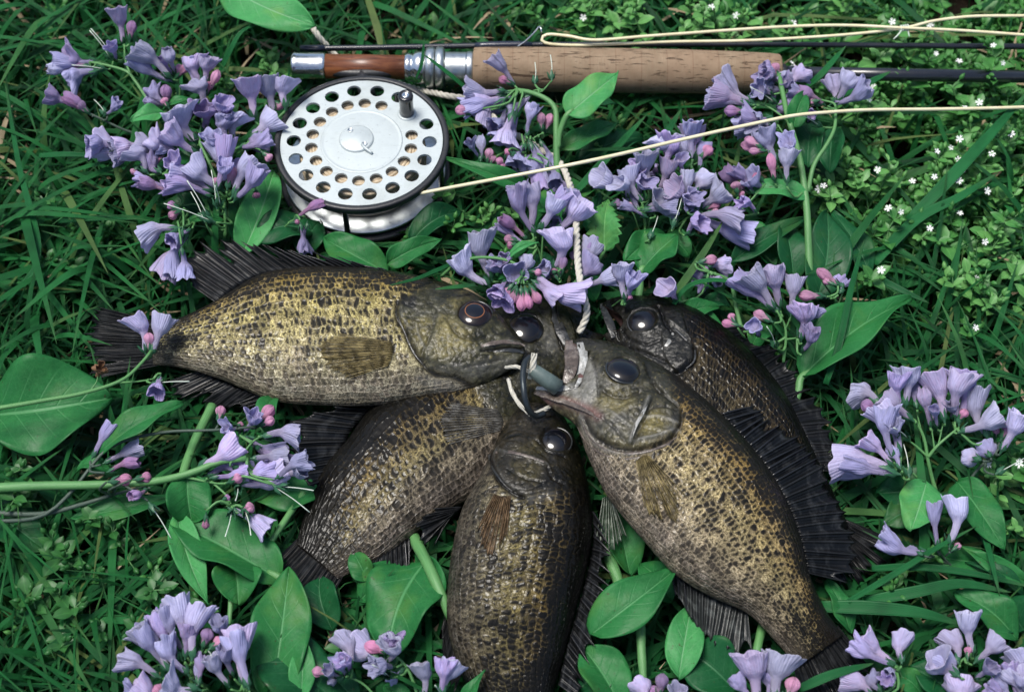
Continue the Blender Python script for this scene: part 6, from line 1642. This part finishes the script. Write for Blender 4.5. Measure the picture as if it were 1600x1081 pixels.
# ------------------------------------------------------------------ grass
def m_grass(name, a, b, tipc):
    g = G(name)
    u, v = g.uv()
    rn = g.attr("rnd")
    c = g.mix(rn, a, b)
    c = g.mix(g.map(rn, 0.90, 0.97, 0.0, 0.75), c, (0.15, 0.165, 0.055))
    c = g.mix(g.map(v, 0.80, 1.0, 0.0, 0.35), c, tipc)
    st = g.math('SINE', g.math('MULTIPLY', u, 26.0))
    n = g.noise(g.obj(), 60.0, 3.0)
    c = g.mix(g.map(st, -0.2, 0.9, 0.0, 0.22), c, tuple(x * 1.5 for x in b))
    c = g.mix(g.map(n, 0.4, 0.75, 0.0, 0.6), c, tuple(x * 0.4 for x in a))
    g.P(Base_Color=c, Roughness=0.42, Specular_IOR_Level=0.22, Normal=g.bump(st, 0.0002, 0.5))
    return g.translucent(g.mix(0.5, c, (0.09, 0.30, 0.05)), 0.25)
M['grass'] = m_grass("grass_green", (0.0035, 0.034, 0.011), (0.021, 0.155, 0.040), (0.12, 0.20, 0.08))
M['blade'] = m_grass("grass_blade_green", (0.012, 0.110, 0.033), (0.018, 0.145, 0.042), (0.16, 0.24, 0.10))

def press(V):
    """grass lies under the things: push points below whatever covers them"""
    shp = V.shape
    q = V.reshape(-1, 3)
    for poly, zf in KEEP:
        lo, hi = poly.min(0), poly.max(0)
        m = (q[:, 0] > lo[0]) & (q[:, 0] < hi[0]) & (q[:, 1] > lo[1]) & (q[:, 1] < hi[1]) & (q[:, 2] > zf - 0.3)
        idx = np.nonzero(m)[0]
        if not len(idx): continue
        ins = in_poly(poly, q[idx, 0], q[idx, 1])
        ii = idx[ins]
        q[ii, 2] = np.minimum(q[ii, 2], zf - 0.15 - 0.25 * RNG.random(len(ii)))
    return q.reshape(shp)

def blades(base, length, width, heading, lean, curl, rnd, seg=8, cap=1.45, clear=False):
    """strips with a folded midrib; arrays per blade"""
    n = len(base)
    V = np.zeros((n, seg + 1, 3, 3)); UV = np.zeros((n, seg + 1, 3, 2))
    d = np.stack([np.cos(heading), np.sin(heading), np.zeros(n)], 1)
    lat = np.stack([-np.sin(heading), np.cos(heading), np.zeros(n)], 1)
    p = base.copy()
    ang = lean.copy()
    for i in range(seg + 1):
        t = i / seg
        w = width * (0.55 + 0.45 * min(1, t * 4)) * (1 - t ** 2.2) ** 0.8 + 0.012
        nor = d * -np.sin(ang)[:, None] * -1
        tang = d * np.sin(ang)[:, None] + np.array([0, 0, 1.0]) * np.cos(ang)[:, None]
        nrm = np.cross(lat, tang)
        V[:, i, 0] = p - lat * (w / 2)[:, None] + nrm * (w * 0.16)[:, None]
        V[:, i, 1] = p
        V[:, i, 2] = p + lat * (w / 2)[:, None] + nrm * (w * 0.16)[:, None]
        UV[:, i, 0] = (-1, t); UV[:, i, 1] = (0, t); UV[:, i, 2] = (1, t)
        p = p + tang * (length / seg)[:, None]
        ang = ang + curl / seg
        low = p[:, 2] < ZG + 0.6
        p[low, 2] = ZG + 0.6
    z = V[..., 2]
    V[..., 2] = np.where(z > -1.2, -1.2 + cap * np.tanh((z + 1.2) / cap), z)
    if clear:                                   # tall blades only where nothing lies
        q = V[:, :, 1].reshape(-1, 3)
        bad = np.zeros(len(q), bool)
        for poly, zf in KEEP:
            c0 = poly.mean(0)
            bad |= in_poly(c0 + (poly - c0) * 1.12, q[:, 0], q[:, 1])
        ok = ~bad.reshape(n, -1).any(1)
        V, UV, rnd, n = V[ok], UV[ok], rnd[ok], int(ok.sum())
    V = press(V)
    per = (seg + 1) * 3
    f = np.array(grid_f(seg + 1, 3))
    F = (f[None] + (np.arange(n) * per)[:, None, None]).reshape(-1, 4)
    return V.reshape(-1, 3), F, UV.reshape(-1, 2), np.repeat(rnd, per)

def field(n, dens, zlo=ZG, margin=6):
    """n plan points over the ground in view, thinned by dens(px, py)"""
    out = []
    while len(out) < n:
        px, py = RNG.uniform(-90, 1690, 4000), RNG.uniform(-110, 1200, 4000)
        keep = RNG.random(4000) < dens(px, py)
        for a, b in zip(px[keep], py[keep]): out.append(P(a, b, zlo))
    return np.array(out[:n])

def chick_zone(px, py):
    z = np.maximum(smoothstep(1150, 1330, px) * (1 - smoothstep(420, 560, py)), (1 - smoothstep(0, 70, np.abs(py - 20))) * smoothstep(700, 900, px))
    return z

n = 4200
pts = field(n, lambda x, y: 0.95 - 0.72 * chick_zone(x, y))
bl = blades(pts, RNG.uniform(4.5, 11, n), 0.10 + 0.42 * RNG.random(n) ** 1.6, RNG.uniform(0, 2 * np.pi, n), RNG.uniform(0.05, 0.65, n), RNG.uniform(0.1, 1.4, n), RNG.random(n) ** 1.5)
o = part('grass', bl[0], bl[1], M['grass'], None, bl[2], dict(rnd=bl[3]))
tag(o, 'dense dark green lawn grass under everything', 'grass', None, 'stuff')
n = 1500
pts = field(n, lambda x, y: 0.95 - 0.8 * chick_zone(x, y))
bl = blades(pts, RNG.uniform(8, 17, n), 0.14 + 0.45 * RNG.random(n) ** 1.4, RNG.normal(0.2, 1.5, n), RNG.uniform(0.3, 0.9, n), RNG.uniform(0.8, 1.7, n), RNG.random(n))
o = part('long_grass', bl[0], bl[1], M['grass'], None, bl[2], dict(rnd=bl[3]))
tag(o, 'longer lying grass blades arching between the flowers', 'grass', None, 'stuff')
n = 900
pts = field(n, lambda x, y: 0.95 - 0.6 * chick_zone(x, y) - 0.5 * smoothstep(300, 500, x) * (1 - smoothstep(1250, 1400, x)))
bl = blades(pts, RNG.uniform(6, 13, n), 0.10 + 0.38 * RNG.random(n) ** 1.5, RNG.uniform(0, 6.28, n), RNG.uniform(0.15, 0.7, n), RNG.uniform(0.3, 1.6, n), 0.3 + 0.7 * RNG.random(n), 8, 3.0, True)
o = part('tall_grass', bl[0], bl[1], M['grass'], None, bl[2], dict(rnd=bl[3]))
tag(o, 'taller grass blades standing up in the open lawn', 'grass', None, 'stuff')
n = 3600
ring = []
while len(ring) < n:
    px, py = RNG.uniform(-620, 2220, 4000), RNG.uniform(-520, 1560, 4000)
    out_ = (px < -60) | (px > 1660) | (py < -80) | (py > 1170)
    ring += [P(a, b, ZG) for a, b in zip(px[out_], py[out_])]
pts = np.array(ring[:n])
bl = blades(pts, RNG.uniform(5, 12, n), 0.14 + 0.42 * RNG.random(n) ** 1.6, RNG.uniform(0, 6.28, n), RNG.uniform(0.05, 0.7, n), RNG.uniform(0.3, 1.8, n), RNG.random(n) ** 1.5, 6)
o = part('outer_grass', bl[0], bl[1], M['grass'], None, bl[2], dict(rnd=bl[3]))
tag(o, 'lawn grass going on beyond the edges of the picture', 'grass', None, 'stuff')
n = 240
pts = field(n, lambda x, y: 0.02 + 0.95 * (1 - smoothstep(200, 420, x)) * (1 - smoothstep(480, 640, y)) + 0.6 * (1 - smoothstep(40, 130, y)) * (1 - smoothstep(600, 900, x)))
bl = blades(pts, RNG.uniform(10, 18, n), 0.2 + 0.4 * RNG.random(n) ** 1.3, RNG.uniform(0, 6.28, n), RNG.uniform(0.2, 0.7, n), RNG.uniform(0.4, 1.5, n), 0.5 + 0.5 * RNG.random(n), 10, 3.2, True)
o = part('tall_blades', bl[0], bl[1], M['grass'], None, bl[2], dict(rnd=bl[3]))
tag(o, 'long lawn blades at upper left round the bluebells', 'grass', None, 'stuff')
n = 650
pts = field(n, lambda x, y: 0.9 + 0 * x); pts[:, 2] += RNG.uniform(0.4, 3.6, n)
bl = blades(pts, RNG.uniform(1.5, 6, n), RNG.uniform(0.12, 0.35, n), RNG.uniform(0, 6.28, n), RNG.uniform(0.9, 1.6, n), RNG.uniform(-0.4, 0.6, n), RNG.random(n), 5)
o = part('dry_litter', bl[0], bl[1], M['dry'], None, bl[2], dict(rnd=bl[3]))
tag(o, 'bits of dry straw lying in the grass', 'straw', None, 'stuff')

def big_blade(label, pts, w, mat='blade', taper=True):
    pts3 = spline([P(*p) for p in pts], 22)
    T = np.gradient(pts3, axis=0); T /= np.linalg.norm(T, axis=1)[:, None]
    lat = np.cross(T, np.array([0, 0, 1.0])); lat /= np.linalg.norm(lat, axis=1)[:, None] + 1e-9
    nor = np.cross(lat, T)
    t = np.linspace(0, 1, 22)
    wc = w * cmpx(pts3[10]) * (0.75 + 0.25 * np.minimum(1, t * 4)) * ((1 - t ** 3) ** 0.8 if taper else 1) + 0.015
    s_ = np.linspace(-1, 1, 5)
    V = pts3[:, None] + lat[:, None] * (s_[None] * wc[:, None] / 2)[..., None] + nor[:, None] * (np.abs(s_)[None] * wc[:, None] * 0.14)[..., None]
    UV = np.stack(np.broadcast_arrays(s_[None], t[:, None]), -1)
    o = part('grass_blade', V.reshape(-1, 3), grid_f(22, 5), M[mat], None, UV.reshape(-1, 2), dict(rnd=np.full(110, random.random())), origin=pts3[0])
    sm = o.modifiers.new("thickness", 'SOLIDIFY'); sm.thickness = 0.0002; sm.offset = 0
    return tag(o, label, 'grass blade', 'single grass blades')
big_blade('broad grass blade slanting up to the right border through the chickweed', [(1420, 345, 0.5), (1470, 295, 1.2), (1530, 230, 1.8), (1610, 140, 2.2)], 20)
big_blade('wide dark grass blade below the slanting one at upper right', [(1365, 412, 0.3), (1430, 345, 0.9), (1500, 308, 1.4), (1560, 270, 1.6)], 18)
big_blade('straw-tipped blade right of the tall forked stalk', [(1350, 424, 0.6), (1400, 450, 1.0), (1452, 474, 1.0)], 14)
big_blade('flat broad blade right of the brassy tail', [(1280, 948, 0.9), (1360, 950, 1.3), (1440, 958, 1.4), (1510, 978, 1.2)], 24)
big_blade('broad blade curving across the lower right above the wilted bells', [(1350, 940, 0.8), (1430, 925, 1.4), (1500, 912, 1.6), (1580, 925, 1.4)], 20)
big_blade('thin diagonal blade crossing under the three violet bells', [(1325, 940, 1.2), (1400, 895, 1.6), (1470, 852, 2.0), (1525, 822, 2.0)], 10)
big_blade('straight blade from the black tail to the right border', [(1362, 888, 0.9), (1440, 886, 1.3), (1530, 898, 1.4), (1615, 918, 1.4)], 13)
big_blade('upright blade right of the round pale leaf', [(1530, 810, 0.8), (1545, 860, 1.6), (1556, 905, 1.8), (1562, 930, 1.7)], 10)
big_blade('light pointed blade over the brassy tail fin at bottom', [(1248, 1076, 1.6), (1300, 1054, 2.0), (1365, 1036, 2.2)], 16)
big_blade('blade leaning beside the small sprig above the olive fish', [(1046, 470, 1.2), (1076, 430, 2.0), (1106, 385, 2.5), (1130, 345, 2.6)], 12)
big_blade('arching blade over the olive fish back', [(1046, 486, 1.6), (1072, 450, 2.3), (1110, 438, 2.6), (1150, 444, 2.6), (1196, 470, 2.0)], 8)
big_blade('curled blade in the grass above the left bluebells', [(338, 128, 1.0), (356, 88, 2.2), (378, 50, 3.0), (412, 36, 2.8)], 9)
big_blade('thin bright blade lying over the golden fish shoulder', [(708, 412, 2.6), (680, 424, 3.4), (650, 436, 4.0), (608, 446, 4.1)], 8)
big_blade('short blade on the golden fish head', [(744, 446, 3.0), (720, 448, 4.0), (680, 452, 4.2)], 9)
big_blade('thin blade standing before the reel seat rings', [(650, 124, 2.0), (659, 100, 2.8), (663, 60, 3.4)], 5)
big_blade('blade crossing the silver locking nuts', [(742, 152, 1.6), (706, 120, 2.8), (660, 84, 3.6)], 8)
big_blade('blade slanting over the dark rod blank at the cork end', [(1255, 142, 1.6), (1282, 118, 2.6), (1322, 72, 3.0)], 11)
big_blade('pointed blade over the dark blank right of the pale bells', [(1312, 152, 1.8), (1350, 134, 2.6), (1392, 112, 2.8)], 13)
big_blade('long blade beside the big leaf bottom right of the olive fish', [(1290, 600, 1.4), (1310, 540, 2.2), (1330, 450, 2.6), (1350, 375, 2.4)], 11)
big_blade('broad blade in the dark grass left of the upper bluebells', [(10, 470, 0.4), (60, 400, 1.2), (30, 260, 1.5), (8, 130, 1.8)], 10)
big_blade('flat blade pointing right at the left edge below the pale bells', [(60, 244, 1.0), (110, 242, 1.6), (170, 246, 1.6)], 11)
big_blade('flat blade further down the left edge', [(92, 346, 1.0), (150, 342, 1.5), (220, 342, 1.4)], 11)
big_blade('blade curving along the reel toward the drooping sprig', [(770, 230, 1.0), (800, 255, 1.8), (826, 278, 1.8)], 12)
big_blade('blade fan under the tall stalk below the cork', [(900, 300, 0.8), (960, 235, 1.4), (1010, 180, 1.8)], 14)
big_blade('second blade of the fan below the cork', [(1000, 280, 0.6), (1035, 220, 1.2), (1065, 170, 1.6)], 15)

# ------------------------------------------------------------------ chickweed
def m_chick(name, a, b):
    g = G(name)
    u, v = g.uv()
    n = g.noise(g.obj(), 140.0, 3.0)
    c = g.mix(g.map(n, 0.3, 0.7), a, b)
    mid = g.map(g.math('ABSOLUTE', u), 0.0, 0.12, 0.45, 0.0)
    c = g.mix(mid, c, tuple(min(1, x * 1.7) for x in b))
    g.P(Base_Color=c, Roughness=0.42, Specular_IOR_Level=0.35)
    return g.translucent(g.mix(0.5, c, (0.16, 0.42, 0.06)), 0.28)
M['chick'] = m_chick("chickweed_green", (0.036, 0.160, 0.036), (0.090, 0.280, 0.066))
M['chick_pale'] = m_chick("chickweed_pale", (0.080, 0.250, 0.066), (0.150, 0.370, 0.100))
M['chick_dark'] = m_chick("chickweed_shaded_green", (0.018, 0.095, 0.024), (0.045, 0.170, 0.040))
M['chick_stem'] = m_stem("chickweed_stem", (0.085, 0.230, 0.075), (0.150, 0.300, 0.110))
M['white'] = m_plain("chickweed_white", (0.80, 0.82, 0.78), 0.5, 0, 0.15)

def small_leaf(base, d, up, L, W):
    d = d / np.linalg.norm(d); lat = np.cross(d, up); lat /= np.linalg.norm(lat) + 1e-9; nn = np.cross(lat, d)
    V, UV = [], []
    for t, w, h in ((0, 0.10, 0), (0.22, 0.72, 0.05), (0.5, 1.0, 0.09), (0.78, 0.66, 0.06), (1.0, 0.03, -0.04)):
        for s_ in (-1, 0, 1):
            V.append(base + d * L * t + lat * s_ * W / 2 * w + nn * (h * L + abs(s_) * 0.10 * W)); UV.append((s_, t))
    return np.array(V), grid_f(5, 3), np.array(UV)

def chick_sprig(root, height, rnd, fol, stem, nodes=6, size=1.0, budlist=None):
    """adds leaves to fol, stems to stem; returns tip points"""
    p = np.array(root, float)
    d = np.array([rnd.uniform(-0.7, 0.7), rnd.uniform(-0.7, 0.7), 1.0]); d /= np.linalg.norm(d)
    pts = [p.copy()]; a = rnd.uniform(0, 3.14)
    for k in range(nodes):
        d = d + np.array([rnd.uniform(-0.35, 0.35), rnd.uniform(-0.35, 0.35), 0.05]); d /= np.linalg.norm(d)
        p = p + d * height / nodes
        pts.append(p.copy())
        if k >= 1:
            a += 1.57 + rnd.uniform(-0.3, 0.3)
            L = size * rnd.uniform(0.5, 0.95) * (1.0 if k < nodes - 1 else 0.75)
            for sg in (0, math.pi):
                hd = np.array([math.cos(a + sg), math.sin(a + sg), rnd.uniform(0.05, 0.7)])
                fol.add(*small_leaf(p, hd, np.array([0, 0, 1.0]), L, L * rnd.uniform(0.5, 0.68)))
    stem.add(*tube(spline(pts, nodes * 2 + 1), [0.055, 0.045], 5, caps=False))
    for k in range(rnd.randint(2, 4)):                   # calyx buds at the tip
        hd = np.array([rnd.uniform(-1, 1), rnd.uniform(-1, 1), rnd.uniform(0.2, 1.2)])
        hd /= np.linalg.norm(hd)
        q = p + hd * rnd.uniform(0.25, 0.6)
        stem.add(*tube(np.array([p, q]), 0.03, 4, caps=False))
        pr = np.array([q, q + hd * 0.12, q + hd * 0.26, q + hd * 0.42])
        fol.add(*tube(pr, [0.05, 0.13, 0.12, 0.02], 6))
    return p, d

def star_mesh():
    mb = MB()
    for k in range(10):
        a = (k // 2) * 2 * np.pi / 5 + (0.2 if k % 2 else -0.2)
        d = np.array([math.cos(a), math.sin(a), 0.28])
        V, F, UV = small_leaf(d * 0.06, d, np.array([0, 0, 1.0]), 0.40, 0.12)
        mb.add(V, F, UV)
    v_, f_, u_ = lathe((0, 0, 0), (0, 0, 1), [(0, 0.08), (0.06, 0.08), (0.1, 0.03)], 8)
    mb.add(v_, f_, u_)
    return mb
mb = star_mesh()
STAR = make_mesh('flower', mb.V(), mb.f, M['white'], mb.UV(), smooth=False)

rnd = random.Random(11)
# carpet nobody could count
fol, st = MB(), MB()
cz_pts = field(760, lambda x, y: 0.03 + 0.95 * chick_zone(x, y), ZG)
for q in cz_pts:
    chick_sprig(q, rnd.uniform(2.2, 4.6), rnd, fol, st, rnd.randint(4, 6), rnd.uniform(1.0, 1.7))
V = press(fol.V()); 
o = part('chickweed_carpet', V, fol.f, M['chick'], None, fol.UV())
tag(o, 'low carpet of chickweed leaves at upper right and along the top', 'chickweed', None, 'stuff')
o = part('chickweed_stalks', press(st.V()), st.f, M['chick_stem'], None, st.UV())
tag(o, 'thin pale stalks of the chickweed carpet', 'chickweed', None, 'stuff')

# plants one can pick out (photo pixel of the tip, z)
SPOTS = [
 (1478, 70, 'at the top right under the fly line knot'), (1455, 62, 'just left of the rod tip near the top right'), (1284, 100, 'above the dark blank at the cork end'), (1366, 120, 'touching the dark blank from below'), (1270, 124, 'beside the pale bell near the cork end'), (1332, 150, 'right of the two bells on the forked stalk'),
 (1440, 96, 'leaning over the dark blank'), (1490, 130, 'below the dark blank toward the right'), (1570, 110, 'by the blank at the right border'), (1345, 168, 'under the fly line right of the forked stalk'), (1320, 232, 'with pale buds right of the forked stalk'), (1375, 260, 'in the middle of the right chickweed patch'),
 (1325, 284, 'with one star right of the forked stalk'), (1400, 275, 'right of the star flower'), (1375, 310, 'low in the chickweed patch'), (1418, 316, 'near the slanting broad blade'), (1470, 318, 'beside the slanting broad blade'), (1475, 258, 'left of the slanting blade tip'), (1500, 268, 'crossing the slanting blade'), (1530, 278, 'right of the slanting blade'),
 (1552, 200, 'high against the right border'), (1568, 224, 'in the upper right border patch'), (1566, 252, 'with two stars near the right border'), (1588, 215, 'at the very right border'), (1552, 294, 'below the border stars'), (1590, 390, 'at the right border mid height'), (1520, 340, 'in the right patch below the blade'), (1556, 370, 'with a star in the right patch'), (1386, 374, 'with a star under the forked stalk leaf'), (1490, 400, 'among dark leaves at right'), (1540, 440, 'low in the right border patch'), (1420, 405, 'near the straw-tipped blade'), (1580, 470, 'at right above the pale bells'), (1510, 430, 'between the broad blade and the bell head'),
 (940, 32, 'behind the rod above the cork grip'), (1040, 30, 'behind the rod right of the cork middle'), (884, 8, 'with stars at the top border'), (890, 22, 'with a star above the cork'), (1195, 16, 'at the top border above the doubled line'), (1140, 22, 'at the top above the line loop'), (1330, 14, 'at the top border right'), (1085, 26, 'with a white star behind the rod'), (1000, 12, 'at the top border centre'), (1430, 20, 'at the top right corner patch'),
 (470, 90, 'left of the silver butt cap'), (362, 142, 'with green buds left of the reel'), (945, 238, 'with a tiny star under the fly line'), (720, 330, 'right of the reel below the fly line'), (660, 372, 'with buds between the reel and the bells'), (770, 318, 'under the left pale bell of the centre cluster'),
 (70, 870, 'at the lower left edge'), (150, 880, 'in the lower left grass'), (190, 960, 'beside the corner bluebell cluster'), (120, 975, 'at the lower left corner'), (60, 960, 'by the left border near the bottom'), (185, 850, 'with a long pale bud stalk at lower left'), (240, 905, 'just above the corner bluebell cluster'), (30, 740, 'at the left border under the green stem'), (155, 820, 'with round leaves under the green stem'), (1440, 895, 'under the straight blade at lower right'), (1570, 770, 'by the bell head at the right border'), (1590, 745, 'right of the pale round leaf'),
 (60, 330, 'in the dark grass at far left'), (110, 420, 'left of the golden fish tail'), (150, 365, 'below the pale bells at far left'), (520, 1000, 'left of the drooping bottom sprig')]
stars = {0, 1, 2, 4, 5, 7, 9, 12, 13, 14, 16, 17, 18, 19, 20, 21, 22, 23, 26, 27, 28, 30, 36, 37, 38, 41, 43, 46, 60, 61, 32, 8}
for k, (px, py, where) in enumerate(SPOTS):
    zt = rnd.uniform(0.6, 1.8)
    tip = P(px, py, zt)
    hgt = rnd.uniform(2.2, 3.4)
    root = tip - np.array([rnd.uniform(-0.8, 0.8), rnd.uniform(-0.8, 0.8), hgt])
    nst = rnd.randint(2, 3)
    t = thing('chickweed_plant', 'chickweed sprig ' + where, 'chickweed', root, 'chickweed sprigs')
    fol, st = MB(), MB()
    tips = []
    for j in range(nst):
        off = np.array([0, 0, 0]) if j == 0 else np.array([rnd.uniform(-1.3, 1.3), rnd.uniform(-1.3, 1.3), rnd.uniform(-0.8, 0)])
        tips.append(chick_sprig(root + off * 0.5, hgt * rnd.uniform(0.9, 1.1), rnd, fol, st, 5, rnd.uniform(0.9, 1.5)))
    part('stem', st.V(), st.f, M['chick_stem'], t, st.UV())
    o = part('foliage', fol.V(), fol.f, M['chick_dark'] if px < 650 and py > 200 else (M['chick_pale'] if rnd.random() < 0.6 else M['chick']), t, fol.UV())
    o['kind'] = 'stuff'
    if k in stars:
        for j in range(rnd.randint(1, 2)):
            tp_, d_ = tips[j % len(tips)]
            q = tp_ + np.array([rnd.uniform(-0.5, 0.5), rnd.uniform(-0.5, 0.5), 0.45])
            dirv = np.array([rnd.uniform(-0.5, 0.5), rnd.uniform(-0.9, 0.2), 1.0])
            sc_ = rnd.uniform(0.36, 0.56)
            inst('flower', STAR, axis_matrix(q, q + dirv, sc_, sc_, sc_, rnd.uniform(0, 6)), t)
